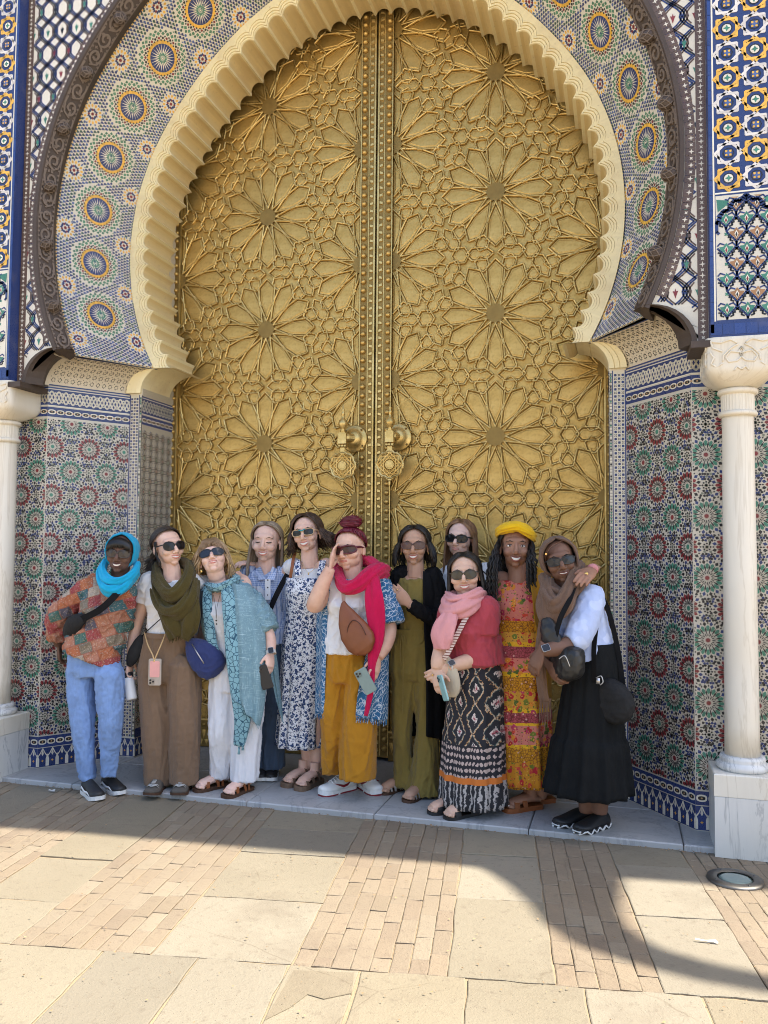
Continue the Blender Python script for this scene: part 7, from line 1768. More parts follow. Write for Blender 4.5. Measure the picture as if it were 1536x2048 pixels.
# ================================================================ 7: olive jumpsuit, long black cardigan
p = Person('seven', 'woman in olive jumpsuit and long black cardigan touching her neighbour in fuchsia scarf', -.70, .18, (.48, .29, .195))
p.base(*at_z(835, 1582, 0)[:2]); p.browc = (.015, .010, .008)
p.set_head(829, 1092, .0, yaw=.14, roll=-.02, k=1.05)
shl, shr, hip = p.P(800, 1152, .0), p.P(866, 1152, .02), p.P(832, 1318, .02)
p.torso(shl, shr, hip, wai=.88, hipw=1.06); p.head(neck=p.P(831, 1140, .0), smile=1.05)
e2, w2 = p.P(878, 1238, -.05), p.P(818, 1207, -.17); p.arm(shr, e2, w2, (.044, .036, .025)); p.hand(w2, p.P(790, 1178, -.19)-w2, (-.2, 1, -.1), -1, .35, spread=.25)
e1, w1 = p.P(786, 1235, .06), p.P(790, 1290, .08); p.arm(shl, e1, w1)
hl, hr = p.P(812, 1340, .02), p.P(852, 1340, .02); kl, kr = p.P(804, 1455, 0), p.P(855, 1455, 0); al, ar = p.P(808, 1565, .03), p.P(850, 1578, -.02); p.leg(hl, kl, al, (.07, .05, .035)); p.leg(hr, kr, ar, (.07, .05, .035))
f1 = p.foot(Vector((al.x-.03, al.y+.02, .07)), -.5, z=.018); f2 = p.foot(Vector((ar.x-.02, ar.y-.03, .07)), -.30, z=.018); p.body()
p.glasses(fr=(.10, .055, .045), lens=(.11, .06, .05), w=.031, h=.020, e=2.8, cat=.35)
p.top('jumpsuit_top', 'olive_suit', .010, [], 2, 8, amp=.007, freq=34, seed=31)
p.trousers('jumpsuit_legs', 'olive_suit', [([hl+Vector((0, 0, .09)), hl.lerp(kl, .35), kl, kl.lerp(al, .6), al-p.U*.02], [.086, .078, .058, .056, .064], [.105, .10, .080, .078, .084]), ([hr+Vector((0, 0, .09)), hr.lerp(kr, .35), kr, kr.lerp(ar, .6), ar-p.U*.02], [.086, .080, .064, .082, .114], [.105, .10, .085, .098, .12])], [(p.P(830, 1262, .02), .128, .10), (p.P(831, 1290, .02), .152, .112), (p.P(832, 1340, .02), .17, .118), (p.P(832, 1358, .02), .15, .105)], amp=.006, freq=26, seed=32, fold=.05, nf=5)
m = MB(); band(m, [p.P(830, 1262, .02)+p.X*(.134*math.cos(t))-p.F*(.106*math.sin(t)) for t in [2*PI*k/16 for k in range(17)]], .030, .005, [((p.X*math.cos(2*PI*k/16))-p.F*math.sin(2*PI*k/16)) for k in range(17)]); m.tube(catmull([p.P(802, 1266, -.11), p.P(800, 1310, -.125), p.P(802, 1330, -.125)], 5), .003, 5); m.tube(catmull([p.P(805, 1266, -.11), p.P(806, 1330, -.13), p.P(805, 1428, -.11)], 5), .003, 5); m.tube(catmull([p.P(803, 1266, -.115), p.P(809, 1274, -.125), p.P(806, 1286, -.125), p.P(802, 1270, -.12)], 5), .003, 5); p.put_mb('drawstring_waist', m, 'olive_suit', False)
p.top('cardigan_sleeves', 'black_knit', .014, [p.sleeve(shr, e2, w2, 0, .94, [.062, .060, .056, .052, .046, .040]), ([shl+p.X*.045+p.U*.01, shl, shl.lerp(e1, .5), e1, w1], [.05, .060, .056, .05, .04])], 0, 2, amp=.006, freq=36, seed=33, body=False)
p.drape('cardigan_front', 'black_knit', [p.P(846, 1142, -.04), p.P(846, 1190, -.115), p.P(848, 1260, -.125), p.P(852, 1360, -.12), p.P(852, 1472, -.12)], [p.P(874, 1146, .02), p.P(884, 1190, .01), p.P(888, 1260, .02), p.P(892, 1360, .02), p.P(892, 1480, .02)], fold=.010, nf=3, bulge=.02, seed=7)
p.drape('cardigan_front', 'black_knit', [p.P(786, 1150, .04), p.P(784, 1260, .05), p.P(786, 1360, .06), p.P(788, 1470, .06)], [p.P(812, 1142, -.03), p.P(802, 1180, -.07), p.P(796, 1240, -.06), p.P(798, 1470, .0)], fold=.008, nf=3, bulge=.01, seed=8)
p.drape('cardigan_back', 'black_knit', [p.P(786, 1250, .10), p.P(786, 1470, .12)], [p.P(890, 1250, .10), p.P(890, 1475, .12)], fold=.012, nf=5, bulge=.0, seed=9)
p.hair('hair_black', .13, 68, 52, 620, seed=25, r=.0048, vol=1.08, curl=.006, cf=8, lenv=.35, spread=.025)
for (h, d, sd) in (f1, f2): sandal(p, 'sandal', h, d, sd, 0.0, 'brown_sole', 'silver_strap', [(.62, .045, .018, .0), (.76, .034, .016, 0)], L=.24, w=.044, th=.016)
m = MB(); 
for d_ in (-1, 1): m.sphere(p.hp(d_*.078, .004, -.045), (.005, .005, .010), 6, 5)
p.put_mb('earrings', m, 'gold'); m = MB(); c = w2+(p.P(790, 1178, -.19)-w2).normalized()*.098; m.lathe([(.0095, -.002), (.0110, 0), (.0095, .002)], c+Vector((-.002, .0, .012)), 12, M=Vector((0, 0, 1)).rotation_difference((p.P(790, 1178, -.19)-w2).normalized()).to_matrix()); p.put_mb('ring', m, 'gold')

# ================================================================ 8: auburn hair, white top, at the back
p = Person('eight', 'woman with long auburn hair, dark sunglasses and white frilled top at the back', -.42, .18, (.76, .53, .43))
p.base(*at_z(935, 1556, 0)[:2]); p.browc = (.12, .06, .03)
p.set_head(921, 1078, .0, yaw=-.12, roll=.05, k=1.06)
shl, shr, hip = p.P(898, 1150, .02), p.P(968, 1146, .02), p.P(936, 1310, .02)
p.torso(shl, shr, hip, wai=.9, hipw=1.05); p.head(neck=p.P(928, 1132), smile=.45)
p.arm(shl, p.P(892, 1230, .04), p.P(898, 1290, .04)); p.arm(shr, p.P(978, 1230, .04), p.P(972, 1290, .04))
al, ar = p.P(920, 1545, 0), p.P(950, 1545, 0); p.leg(p.P(918, 1330, .02), p.P(918, 1440, .0), al); p.leg(p.P(950, 1330, .02), p.P(950, 1440, .0), ar); p.foot(Vector((al.x, al.y, .07)), .1, z=.018); p.foot(Vector((ar.x, ar.y, .07)), .2, z=.018); p.body()
p.glasses(fr=(.012, .011, .011), lens=(.012, .012, .013), w=.031, h=.023, e=2.3, frm=.0042)
p.top('blouse', 'white_shirt', .016, [([shl, p.P(894, 1185, .03)], [.07, .072]), ([shr, p.P(974, 1185, .03)], [.07, .072])], 1, 9, amp=.007, freq=34, seed=41)
m = MB()
for d_, xx in ((1, 972), (-1, 896)):
    pp = [p.P(xx-d_*8, 1142, -.05), p.P(xx, 1136, .0), p.P(xx+d_*5, 1150, .03), p.P(xx+d_*4, 1175, .02)]; Q = catmull(pp, 7); m.rings([[q_+p.X*.0, q_+p.U*(.022+.012*math.sin(i*1.9)), q_+p.U*(.024+.012*math.sin(i*1.9))-p.F*.004, q_-p.F*.004-p.U*.01] for i, q_ in enumerate(Q)])
kind(p.put_mb('frill', m, 'white_shirt', False), 'stuff')
m = MB(); m.tube(catmull([p.P(965, 1142, -.06), p.P(974, 1152, -.05), p.P(970, 1168, -.07), p.P(978, 1180, -.05)], 6), .004, 5); p.put_mb('black_trim', m, 'black_rubber')
p.skirt('trousers', 'jeans', [(p.P(936, 1300, .02), .15, .11, 0), (p.P(936, 1350, .02), .17, .12, .2), (p.P(934, 1450, .02), .17, .12, .5), (p.P(934, 1530, .02), .165, .12, .8)], 5, .05, 7, 60)
p.hair('hair_auburn', .27, 72, 52, 560, seed=35, r=.0046, vol=1.04, lenv=.25, fall=(0, -.03, 0))

# ================================================================ 9: rose top, pink scarf, patterned black skirt
def zz(P_, px, py): return float(at_y(px, py, P_.Y)[2])
p = Person('nine', 'short woman in rose top, pink scarf and long black patterned skirt with orange stripe', -.95, -.30, (.66, .44, .32))
p.base(*at_z(925, 1622, 0)[:2]); p.browc = (.02, .013, .010)
s = NT('ikat'); x = s.sep(s.tc()); nd = s.noise(26, 3); ha = s.math('ADD', s.math('ADD', s.math('MULTIPLY', x[0], 1.0), s.math('MULTIPLY', x[1], -.35)), s.math('MULTIPLY', nd.outputs[0], .045)); cx = s.math('SUBTRACT', s.math('FRACT', s.math('MULTIPLY', ha, 11.0)), .5); cz = s.math('SUBTRACT', s.math('FRACT', s.math('ADD', s.math('MULTIPLY', s.math('ADD', x[2], s.math('MULTIPLY', nd.outputs[0], .03)), 6.2), s.math('MULTIPLY', s.math('FLOOR', s.math('MULTIPLY', ha, 11.0)), .5))), .5)
dm = s.math('ADD', s.math('MULTIPLY', s.math('ABSOLUTE', cx), 1.0), s.math('ABSOLUTE', cz)); nn = s.noise(90, 3); dmn = s.math('ADD', dm, s.math('MULTIPLY', s.math('SUBTRACT', nn.outputs[0], .5), .22))
c = s.ramp(dmn, [(0, (.30, .05, .07)), (.06, (.62, .45, .42)), (.13, (.62, .55, .50)), (.20, (.02, .02, .025)), (.32, (.015, .016, .022)), (.44, (.05, .11, .10)), (.47, (.50, .40, .30)), (.53, (.55, .30, .12)), (.57, (.015, .015, .02))], 'CONSTANT')
c = s.mix(c, (.015, .015, .02), s.ramp(nn.outputs[0], [(.50, 0.), (.60, .9)]))
c2 = s.ramp(s.math('ADD', s.math('ABSOLUTE', s.math('SINE', s.math('MULTIPLY', ha, 150.))), s.math('MULTIPLY', s.math('SINE', s.math('MULTIPLY', x[2], 170.)), .45)), [(.3, (.015, .015, .02)), (.82, (.48, .37, .33))], 'CONSTANT')
z1, z2, z3, z4 = zz(p, 940, 1510), zz(p, 940, 1541), zz(p, 940, 1553), zz(p, 940, 1480)
c3 = s.mix((.02, .02, .024), (.60, .55, .52), s.ramp(s.math('ADD', s.math('MULTIPLY', s.math('SINE', s.math('MULTIPLY', ha, 230.)), .28), s.math('MULTIPLY', nn.outputs[0], .9)), [(.50, 0.), (.6, .7)]))
def below(z): return s.math('LESS_THAN', x[2], z)
c = s.mix(c, c2, below(z4+.0)); c = s.mix(c, lin('#c8702a'), below(z2)); c = s.mix(c, s.mix(c3, c, 0.0), below(z3))
s.base(c); s.set(Roughness=.85); s.bump(s.noise(28, 4, .6, s.mapped((1, 1, .3))).outputs[0], .4, .012); done(s)
p.set_head(930, 1149, .02, yaw=.10, roll=-.08, k=1.08)
shl, shr, hip = p.P(902, 1222, .03), p.P(974, 1218, -.05), p.P(950, 1360, .02)
p.torso(shl, shr, hip, dep=1.12, wai=1.02, hipw=1.12); p.head(chub=.008, neck=p.P(934, 1200, .0), smile=.95)
e2, w2 = p.P(962, 1304, -.06), p.P(896, 1334, -.18); p.arm(shr, e2, w2, (.054, .044, .029)); p.hand(w2, p.P(864, 1352, -.20)-w2, (.1, 1, .2), 1, .55)
e1, w1 = p.P(882, 1296, -.14), p.P(872, 1340, -.20); p.arm(shl, e1, w1, (.050, .042, .028)); p.hand(w1, p.P(880, 1378, -.21)-w1, (.3, .9, 0), -1, .5)
al, ar = p.P(906, 1598, -.02), p.P(938, 1608, -.04); p.leg(p.P(930, 1380, .02), p.P(920, 1490, -.02), al); p.leg(p.P(966, 1380, .02), p.P(950, 1490, -.02), ar)
f1 = p.foot(Vector((al.x+.01, al.y, .075)), -.85, z=.02, L=.22); f2 = p.foot(Vector((ar.x+.01, ar.y-.03, .075)), -.75, z=.02, L=.22); p.body()
p.glasses(fr=(.05, .038, .026), lens=(.055, .045, .032), w=.030, h=.025, e=2.1)
p.top('top', 'rose_top', .016, [p.sleeve(shr, e2, w2, 0, .28, [.076, .080, .078]), p.sleeve(shl, e1, w1, 0, .22, [.070, .072])], 1, 8, amp=.006, freq=30, seed=51, extra=lambda m: m.rings([sell(p.P(949, 1270+i*11, .02), p.X, -p.F, .152+.004*i, .138+.003*i, 40, 2.3, pleats(5, .03, 2), i/5) for i in range(6)]))
p.skirt('skirt', 'ikat', [(p.P(950, 1316, .02), .135, .118, 0), (p.P(950, 1345, .02), .155, .135, .1), (p.P(950, 1400, .02), .162, .145, .35), (p.P(948, 1455, .01), .165, .155, .5), (p.P(948, 1462, .01), .172, .160, .6), (p.P(947, 1530, .0), .176, .17, .8), (p.P(947, 1545, .0), .180, .172, .9), (p.P(948, 1605, .0), .188, .182, 1.0)], 10, .075, 12, 130)
p.hair('hair_black', .21, 70, 50, 560, seed=45, r=.0046, vol=1.03, lenv=.25, fall=(.02, .0, 0))
p.cloth('scarf', 'pink_scarf', [p.P(962, 1190, .03), p.P(950, 1200, -.085), p.P(926, 1216, -.145), p.P(900, 1220, -.13), p.P(892, 1206, -.05), p.P(908, 1188, .05)], [.03, .042, .050, .048, .04, .03], (1, .8), 6, .32, seed=1)
p.cloth('scarf', 'pink_scarf', [p.P(966, 1196, .05), p.P(958, 1186, -.06), p.P(936, 1196, -.12), p.P(908, 1200, -.11), p.P(896, 1190, .0)], [.026, .034, .036, .034, .026], (1, .8), 6, .3, seed=2)
p.cloth('scarf_tail', 'pink_scarf', [p.P(904, 1216, -.15), p.P(894, 1245, -.19), p.P(884, 1275, -.20), p.P(884, 1298, -.20)], [.035, .060, .066, .048], (.38, 1), 6, .32, seed=3)
watch(p, e2.lerp(w2, .92), e2-w2, (-.1, -1, .35), (.74, .72, .70))
m = MB(); c = w2+(p.P(864, 1352, -.20)-w2).normalized()*.095+Vector((0, -.016, .004)); m.sphere(c, .006, 8, 6); p.put_mb('ring', m, 'gold')
for (h, d, sd) in (f1, f2): sandal(p, 'sandal', h, d, sd, 0.0, 'black_rubber', 'black_rubber', [(.42, .055, .020, .02), (.70, .040, .040, -.01)], L=.235, w=.045, th=.018)
phone('phone', 'phone in pale turquoise case held in front of black patterned skirt', p.P(886, 1376, -.25), (p.X*.7+p.F*.6+p.U*.2).normalized(), (p.F*.8-p.X*.6).normalized(), (p.U*.9-p.X*.3).normalized(), (.28, .50, .50), body=(.070, .011, .144))
b, add = free('shoulder_bag', 'cream shoulder bag with woven strap under a rose top', 'bag', p.P(902, 1350, -.14))
m = MB(); m.tube(catmull([p.P(890, 1312, -.17), p.P(898, 1340, -.165), p.P(904, 1372, -.155), p.P(906, 1395, -.15)], 5), lerps([.02, .05, .058, .05, .02], 16), 16, flat=(.45, 1), up=tuple(p.F)); me = vox(m, .008, 2); add('pouch', None, 'cream_bag', me=me)
m = MB(); band(m, [p.P(946, 1214, -.115), p.P(930, 1240, -.165), p.P(912, 1275, -.205), p.P(896, 1306, -.215), p.P(888, 1318, -.20)], .028, .004, [p.F]*6); s = NT('woven_strap'); x = s.sep(s.tc()); w = s.math('SINE', s.math('MULTIPLY', x[2], 420.)); s.base(s.ramp(w, [(.3, lin('#d8c4b8')), (.6, lin('#7a4a40'))])); s.set(Roughness=.9); done(s); add('strap', m, 'woven_strap', False)

# ================================================================ 10: yellow headwrap, tiered floral dress
p = Person('ten', 'smiling woman in yellow headwrap and long tiered floral dress with yellow bands', -.78, .12, (.32, .17, .108))
p.base(*at_z(1062, 1612, 0)[:2]); p.browc = (.012, .008, .006)
s = NT('tiered_floral'); x = s.sep(s.tc()); nn = s.noise(30, 3); mx = s.n('ShaderNodeMix', data_type='VECTOR'); mx.inputs[0].default_value = .04; s.l(s.tc(), mx.inputs[4]); s.l(nn.outputs[1], mx.inputs[5]); v1 = s.voro(30, mx.outputs[1]); sc = s.n('ShaderNodeSeparateColor'); s.l(v1.outputs[1], sc.inputs[0]); v2 = s.voro(75, mx.outputs[1]); sc2 = s.n('ShaderNodeSeparateColor'); s.l(v2.outputs[1], sc2.inputs[0])
zs = [zz(p, 1040, y) for y in (1565, 1513, 1486, 1482, 1478, 1442, 1418, 1414, 1376, 1348, 1344, 1313, 1290, 1286, 1262, 1240)]
zmin, zmax = zs[0]-.05, zz(p, 1040, 1140); fz = s.math('DIVIDE', s.math('SUBTRACT', x[2], zmin), zmax-zmin); N = lambda z: (z-zmin)/(zmax-zmin)
PK, YL, PB, OR = lin('#cf7a6a'), lin('#c88a14'), lin('#a84a52'), lin('#d79a2a')
cols = [(0, YL), (N(zs[0]+.012), lin('#c8861e')), (N(zs[1]), YL), (N(zs[2]), lin('#e3b020')), (N(zs[3]+.012), PK), (N(zs[5]), lin('#e3b020')), (N(zs[5])+.012, PB), (N(zs[6]), lin('#e3b020')), (N(zs[7])+.01, lin('#c99432')), (N(zs[8]), YL), (N(zs[9]), lin('#e3b020')), (N(zs[10])+.01, PK), (N(zs[11]), PB), (N(zs[12]), lin('#e3b020')), (N(zs[13])+.01, lin('#cf9a3a')), (N(zs[14]), YL), (N(zs[15]), PK)]
bg = s.ramp(fz, cols, 'CONSTANT'); band_ = s.ramp(fz, [(a, (1.0 if (c is YL or c is PB) else 0.0)) for a, c in cols], 'CONSTANT')
fl = s.ramp(sc.outputs[0], [(0, lin('#b8242f')), (.25, lin('#cf4a36')), (.45, lin('#d8862c')), (.6, lin('#6f7a2a')), (.75, lin('#b83a5a')), (.9, lin('#4f6428'))], 'CONSTANT'); c = s.mix(bg, fl, s.ramp(v1.outputs[0], [(.42, 1.), (.48, 0.)])); c = s.mix(c, lin('#e2b45a'), s.ramp(v1.outputs[0], [(.10, 1.), (.14, 0.)]))
c = s.mix(c, s.ramp(sc2.outputs[0], [(0, lin('#8a1d2c')), (.4, lin('#5a6a28')), (.7, lin('#d8a040'))], 'CONSTANT'), s.ramp(v2.outputs[0], [(.24, 1.), (.29, 0.)]))
cb = s.mix(bg, lin('#5d2417'), s.ramp(s.voro(62, None, 'DISTANCE_TO_EDGE').outputs[0], [(.05, .75), (.10, 0.)])); cb = s.mix(cb, lin('#d9b0a0'), s.ramp(s.voro(34).outputs[0], [(.14, .9), (.2, 0.)])); s.base(s.mix(c, cb, band_)); s.set(Roughness=.85); s.bump(s.noise(28, 4, .6, s.mapped((1, 1, .25))).outputs[0], .5, .014); done(s)
p.set_head(1031, 1094, .0, yaw=.16, roll=.02, pitch=.03, k=1.12)
shl, shr, hip = p.P(1003, 1158, .02), p.P(1068, 1154, .03), p.P(1042, 1330, .02)
p.torso(shl, shr, hip, wai=.9, hipw=1.05); p.head(neck=p.P(1036, 1150, .0), smile=1.35); p.eyes()
e2, w2 = p.P(1122, 1158, .06), p.P(1186, 1138, -.36); p.arm(shr, e2, w2, (.044, .038, .027)); p.hand(w2, p.P(1152, 1170, -.535)-w2, (-.1, .75, -.6), 1, .35, sc=1.08)
p.arm(shl, p.P(992, 1240, .06), p.P(998, 1300, .1))
al, ar = p.P(1060, 1598, .0), p.P(1082, 1598, .03); p.leg(p.P(1028, 1350, .02), p.P(1050, 1470, .0), al); p.leg(p.P(1060, 1350, .02), p.P(1072, 1470, .02), ar)
f1 = p.foot(Vector((al.x+.01, al.y-.02, .075)), -.9, z=.026); f2 = p.foot(Vector((ar.x+.01, ar.y+.10, .075)), -.95, z=.026); p.body()
t_ = lambda y, w, d, k_, x=1040: (p.P(x, y, .02), w, d, k_)
p.skirt('dress', 'tiered_floral', [(p.tsec[2][0]+p.U*.002, .112, .076, 0), (p.tsec[2][0]-p.U*.02, .132, .090, 0), (p.tsec[3][0]-p.U*.01, .146, .112, 0), (p.tsec[4][0], .150, .132, .02), t_(1240, .142, .125, .05), t_(1262, .145, .128, .1), t_(1288, .150, .135, .4), t_(1294, .158, .142, .35), t_(1345, .160, .15, .6), t_(1352, .166, .155, .55), t_(1378, .166, .157, .7), t_(1414, .170, .165, .8, 1042), t_(1420, .176, .168, .7, 1042), t_(1444, .176, .17, .85, 1043), t_(1482, .178, .175, .9, 1045), t_(1512, .180, .178, .95, 1046), t_(1563, .182, .18, 1.0, 1046)], 10, .065, 15, 130, steps=3)
# mustard cardigan on the far shoulder
p.top('cardigan', 'mustard_cardigan', .016, [([shr-p.X*.04+p.U*.008, shr, shr.lerp(e2, .5), e2, e2.lerp(w2, .4)], [.05, .062, .06, .055, .045])], 0, 2, amp=.006, freq=30, seed=61, body=False)
p.drape('cardigan_front', 'mustard_cardigan', [p.P(1056, 1142, -.10), p.P(1064, 1190, -.18), p.P(1068, 1235, -.20), p.P(1074, 1290, -.19), p.P(1078, 1400, -.18)], [p.P(1086, 1144, .02), p.P(1098, 1190, -.02), p.P(1100, 1240, -.02), p.P(1102, 1300, -.02), p.P(1104, 1400, -.02)], fold=.008, nf=3, bulge=.02, seed=7)
# long twisted hair
m = MB(); q = random.Random(11)
for i in range(230):
    sgn = -1 if i % 5 < 3 else 1; az = sgn*q.uniform(1.42, 2.7); o = p.hp(.080*math.sin(az), .012-.098*math.cos(az), q.uniform(.0, .06)); L = q.uniform(.24, .36) if sgn < 0 else q.uniform(.20, .33)
    ex = o.x+sgn*q.uniform(-.008, .052); ey = min(o.y, shl.y)-.13-q.uniform(0, .05) if abs(az) < 2.0 else o.y-q.uniform(-.02, .05); ph = q.uniform(0, 6); P = []
    nS = 26
    for k in range(nS+1):
        t = k/nS; bx = o.x+(ex-o.x)*min(1, t*1.6); by = o.y+(ey-o.y)*min(1, t*2.2)**.8; a = ph+t*L*160; r_ = .0055*min(1, t*4); P.append((bx+r_*math.cos(a), by+r_*math.sin(a), o.z-L*t))
    v_ = q.random(); m.tube(P, lerps([.0055, .006, .0055, .005, .002], nS+1), 5, col=(v_, v_, v_))
p.put_mb('twist_braids', m, 'hair_braid'); p.hair('hair_braid', .05, 70, 48, 160, seed=52, r=.006, vol=1.02)
# headwrap: overlapping rolls crossing over the brow
for k_, (a, b, zt, fl) in enumerate(((-1, 1, .0, 1), (1, -1, .012, 1))):
    P = []
    for i in range(13):
        t = i/12; az = a*rad(118)+(b-a)*rad(118)*t; lift = .088+.022*math.cos(az)+(.016 if k_ else -.004)*math.sin(az*1.0)*(-1 if k_ else 1); P.append(p.hp(.083*math.sin(az)*1.02, .010-.100*math.cos(az)*1.0, lift-.018*abs(math.sin(az))))
    p.cloth('headwrap', 'yellow_wrap', P, [.018, .026, .030, .031, .030, .026, .018], (.75, 1.05), 6, .30, seed=k_, sub=3)
m = MB(); R = []
for i in range(9):
    t = i/8*PI/2; R.append([p.hp((.086*math.cos(t)+.001)*math.sin(2*PI*k/30), .016-(.104*math.cos(t)+.001)*math.cos(2*PI*k/30), .080+.058*math.sin(t)+.007*math.sin(6*2*PI*k/30+t*5)) for k in range(30)])
m.rings(R); p.put_mb('headwrap', m, 'yellow_wrap')
for (h, d, sd) in (f1, f2): sandal(p, 'slide_sandal', h, d, sd, 0.0, 'leather_tan', 'leather_tan', [(.56, .050, .030, .01), (.70, .042, .034, -.01)], L=.25, w=.047, th=.026)
m = MB()
for (h, d, sd) in (f1, f2):
    for i in range(5): o = (i-2)*.0155; m.sphere(h+d*(.176-.0045*abs(i-1.2)**1.4)+sd*o+Vector((0, 0, .017)), (.006, .006, .003), 6, 4)
p.put_mb('toenails', m, 'nail_white'); m = MB(); m.lathe([(.029, -.006), (.031, 0), (.029, .006)], w2, 18, M=Vector((0, 0, 1)).rotation_difference((w2-p.P(1152, 1170, -.535)).normalized()).to_matrix()); p.put_mb('bracelet', m, plain('pink_bead', '#c9868a', .4)); m = MB(); c = w2+(p.P(1152, 1170, -.535)-w2).normalized()*.092; m.lathe([(.010, -.006), (.0115, 0), (.010, .006)], c+Vector((.004, -.004, .01)), 12, M=Vector((0, 0, 1)).rotation_difference((w2-c).normalized()).to_matrix()); p.put_mb('ring', m, 'gold')

# ================================================================ 11: brown scarf over the head, pale blue shirt, black skirt
s = printed('leaf_shirt', lin('#aebde0'), [lin('#bac7e6'), lin('#c0cbe8')], 13, .42, dist=.10); done(s)
p = Person('eleven', 'woman in brown head scarf, pale blue leaf-print shirt and long black skirt leaning in', -1.08, -.55, (.16, .082, .052))
p.base(*at_z(1172, 1662, 0)[:2]); p.browc = (.012, .008, .006)
p.set_head(1119, 1122, -.02, yaw=.16, roll=-.20, pitch=.0, k=1.06)
shl, shr, hip = p.P(1138, 1198, .06), p.P(1184, 1194, -.06), p.P(1186, 1350, .02)
p.torso(shl, shr, hip, dep=1.1, wai=1.05, hipw=1.15); p.head(neck=p.P(1136, 1176, .0), smile=.5)
e2, w2 = p.P(1150, 1280, -.19), p.P(1082, 1302, -.27); p.arm(shr, e2, w2, (.050, .044, .030)); p.hand(w2, p.P(1066, 1340, -.25)-w2, (.5, .8, 0), 1, .55, sc=1.05)
p.arm(shl, p.P(1108, 1275, -.10), p.P(1095, 1330, -.14), (.046, .04, .028)); p.hand(p.P(1095, 1328, -.19), p.P(1112, 1348, -.22)-p.P(1095, 1328, -.19), (0, .6, .4), -1, .6)
al, ar = p.P(1172, 1625, .02), p.P(1200, 1628, -.02); p.leg(p.P(1180, 1380, .02), p.P(1176, 1500, .0), al, (.08, .055, .038)); p.leg(p.P(1216, 1380, .02), p.P(1206, 1500, .0), ar, (.08, .055, .038)); p.body()
p.glasses(fr=(.016, .016, .018), lens=(.02, .022, .026), w=.031, h=.021, e=2.9)
def back(m): m.rings([sell(p.P(1172+i*2.6, 1222+i*15, .04), p.X, -p.F, .095+.004*i, .115, 30, 2.3) for i in range(6)])
p.top('shirt', 'leaf_shirt', .020, [p.sleeve(shr, e2, w2, 0, .60, [.072, .078, .078, .074, .056]), ([shl, p.P(1108, 1275, -.10)], [.06, .055])], 1, 8, amp=.0035, freq=26, extra=back, seed=71)
p.skirt('skirt', 'black_skirt', [(p.P(1186, 1286, .02), .104, .112, 0), (p.P(1186, 1325, .02), .130, .132, .15), (p.P(1183, 1400, .02), .154, .155, .4), (p.P(1180, 1470, .02), .174, .172, .6), (p.P(1179, 1480, .02), .192, .186, .6), (p.P(1177, 1540, .02), .212, .20, .9), (p.P(1174, 1582, .02), .228, .212, 1.0)], 12, .085, 21, 140)
hood2(p, 'head_scarf', 'taupe_scarf', 1.06, 56, 58, -58, seed=5)
m = MB(); q = random.Random(8)
for i in range(26):
    t = i/25; m.tube(catmull([p.hp(.03-.05*t, -.060-.02*t, .105-.01*t), p.hp(-.03-.02*t, -.080-.004*t, .088-.022*t), p.hp(-.060-.006*t, -.062+.01*t, .060-.03*t), p.hp(-.074, -.03, .02-.02*t)], 4), lerps([.004, .0045, .003], 13), 4)
p.put_mb('hair', m, plain('hair_copper', (.09, .035, .016), .45)); m = MB(); m.box(p.hp(-.062, -.082, .052), (.010, .006, .009)); p.put_mb('hair_clip', m, 'gold', False)
p.cloth('scarf', 'taupe_scarf', [p.hp(-.085, .01, -.06), p.hp(-.075, -.05, -.13), p.hp(-.02, -.085, -.18), p.hp(.05, -.07, -.15), p.hp(.095, .0, -.07)], [.03, .042, .046, .042, .03], (1, .8), 6, .32, seed=2)
p.cloth('scarf', 'taupe_scarf', [p.hp(.095, .02, -.03), p.P(1140, 1180, -.14), p.P(1128, 1208, -.19), p.P(1112, 1216, -.19), p.P(1096, 1190, -.12), p.P(1092, 1160, -.04)], [.03, .045, .055, .055, .046, .03], (1, .75), 6, .34, seed=3)
p.cloth('scarf_tail', 'taupe_scarf', [p.P(1094, 1160, -.06), p.P(1092, 1200, -.14), p.P(1102, 1235, -.19), p.P(1106, 1256, -.19)], [.035, .055, .06, .03], (.5, 1), 6, .34, seed=4)
p.cloth('scarf_tail', 'taupe_scarf', [p.P(1086, 1240, -.12), p.P(1080, 1300, -.12), p.P(1082, 1350, -.12), p.P(1088, 1400, -.10)], [.02, .03, .032, .028], (.4, 1), 5, .3, seed=6); p.fringe('scarf_fringe', 'taupe_scarf', p.P(1080, 1398, -.11), p.P(1102, 1396, -.09), 22, .16, .0022, 4)
p.cloth('scarf', plain('lilac_cloth', '#b98aa8', .85, var=.1), [p.hp(.095, .03, -.05), p.P(1150, 1160, -.02), p.P(1162, 1172, .02), p.P(1174, 1164, .06)], [.022, .030, .030, .02], (1, .7), 5, .3, seed=9)
watch(p, e2.lerp(w2, .90), e2-w2, (.1, -1, .35), (.05, .055, .065), .038)
for heel, ang in ((at_z(1172, 1642, 0), -.75), (at_z(1206, 1652, 0), -.62)):
    so, o, d, sd = shoe(p, 'clog', heel, ang, .255, 0, 'black_rubber', 'black_rubber', .062, .022, .048); m = MB()
    for s0 in (-1, 1): m.tube([o+d*(t*.255)+sd*s0*(.050*ww)+p.U*(.012+.009*math.sin(t*30)) for t, ww in [(i/24, np.interp(i/24, [0, .06, .25, .5, .75, .9, 1.0], [.6, .84, .93, .9, 1.06, .93, .3])) for i in range(25)]], .0055, 5)
    m.tube([o+d*.255*.985+sd*(.028-.056*i/6)+p.U*.016 for i in range(7)], .006, 5); extra(so, 'wavy_sole', m, 'white_rubber')
b, add = free('handbag', 'black leather handbag held in front of black skirt', 'bag', p.P(1128, 1330, -.24))
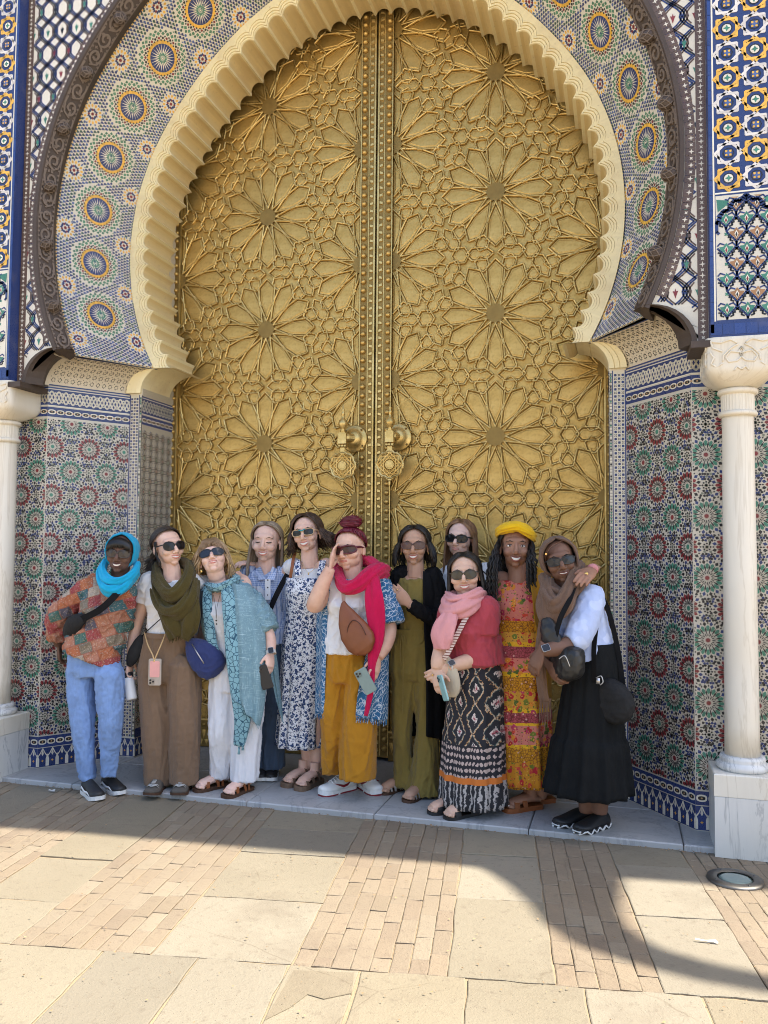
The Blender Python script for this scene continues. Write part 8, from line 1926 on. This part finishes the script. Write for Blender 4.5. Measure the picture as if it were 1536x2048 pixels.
m = MB(); Xb = (p.X*.9+p.F*.25).normalized(); c0 = p.P(1134, 1322, -.21); m.rings([sell(c0+Xb*t_+p.U*u_, p.U, p.F, h_, d_, 26, 3.4) for t_, u_, h_, d_ in ((-.118, .0, .030, .02), (-.10, .0, .072, .05), (-.05, -.008, .088, .066), (.02, -.010, .092, .068), (.07, -.004, .084, .06), (.105, .004, .066, .045), (.12, .006, .02, .015))]); m.tube(catmull([p.P(1092, 1235, -.20), p.P(1100, 1270, -.22), p.P(1112, 1305, -.23)], 5), lerps([.03, .055, .06, .05], 11), 14, flat=(.5, 1), up=tuple(p.F)); me = vox(m, .008, 3); wrinkle(me, .003, 36, 4); add('body', None, plain('black_leather', (.014, .014, .014), .42, var=.3, scale=20, bump=.2), me=me)
m = MB(); m.tube(catmull([p.P(1118, 1318, -.325), p.P(1130, 1312, -.33), p.P(1140, 1334, -.325)], 6), .0028, 5); add('zip', m, 'zip_metal'); m = MB(); band(m, [p.P(1108, 1290, -.24), p.P(1120, 1240, -.26), p.P(1140, 1200, -.24), p.P(1150, 1178, -.16)], .028, .005, [p.F]*4); add('strap', m, 'black_web', False)
b, add = free('shoulder_bag', 'black fabric shoulder bag hanging behind the black skirt beside tiled wall', 'bag', p.P(1225, 1402, -.02))
m = MB(); Xb = (p.X*.86-p.U*.42).normalized(); Ub = (p.U*.88+p.X*.4).normalized(); c0 = p.P(1224, 1402, -.10); m.rings([sell(c0+Xb*t_, Ub, p.F, h_, d_, 26, 3.0) for t_, h_, d_ in ((-.125, .025, .02), (-.105, .070, .04), (-.05, .105, .055), (.02, .110, .058), (.08, .090, .05), (.115, .055, .035), (.128, .02, .015))]); me = vox(m, .008, 3); wrinkle(me, .003, 36, 5); add('pouch', None, 'black_bag', me=me)
m = MB(); band(m, [p.P(1188, 1172, -.03), p.P(1194, 1230, -.09), p.P(1188, 1300, -.12), p.P(1190, 1365, -.13)], .026, .004, [p.F+p.X*.2]*4); add('strap', m, 'black_web', False); m = MB(); band(m, [p.P(1190, 1168, .0), p.P(1216, 1220, -.02), p.P(1236, 1300, .0), p.P(1248, 1385, -.03)], .026, .004, [p.F+p.X*.5]*4); add('strap', m, 'black_web', False); m = MB(); m.tube(catmull([p.P(1192, 1356, -.145), p.P(1202, 1352, -.15), p.P(1206, 1364, -.155), p.P(1200, 1370, -.155)], 5), .003, 5); m.box(p.P(1196, 1362, -.15), (.02, .012, .03)); add('buckle', m, 'zip_metal')
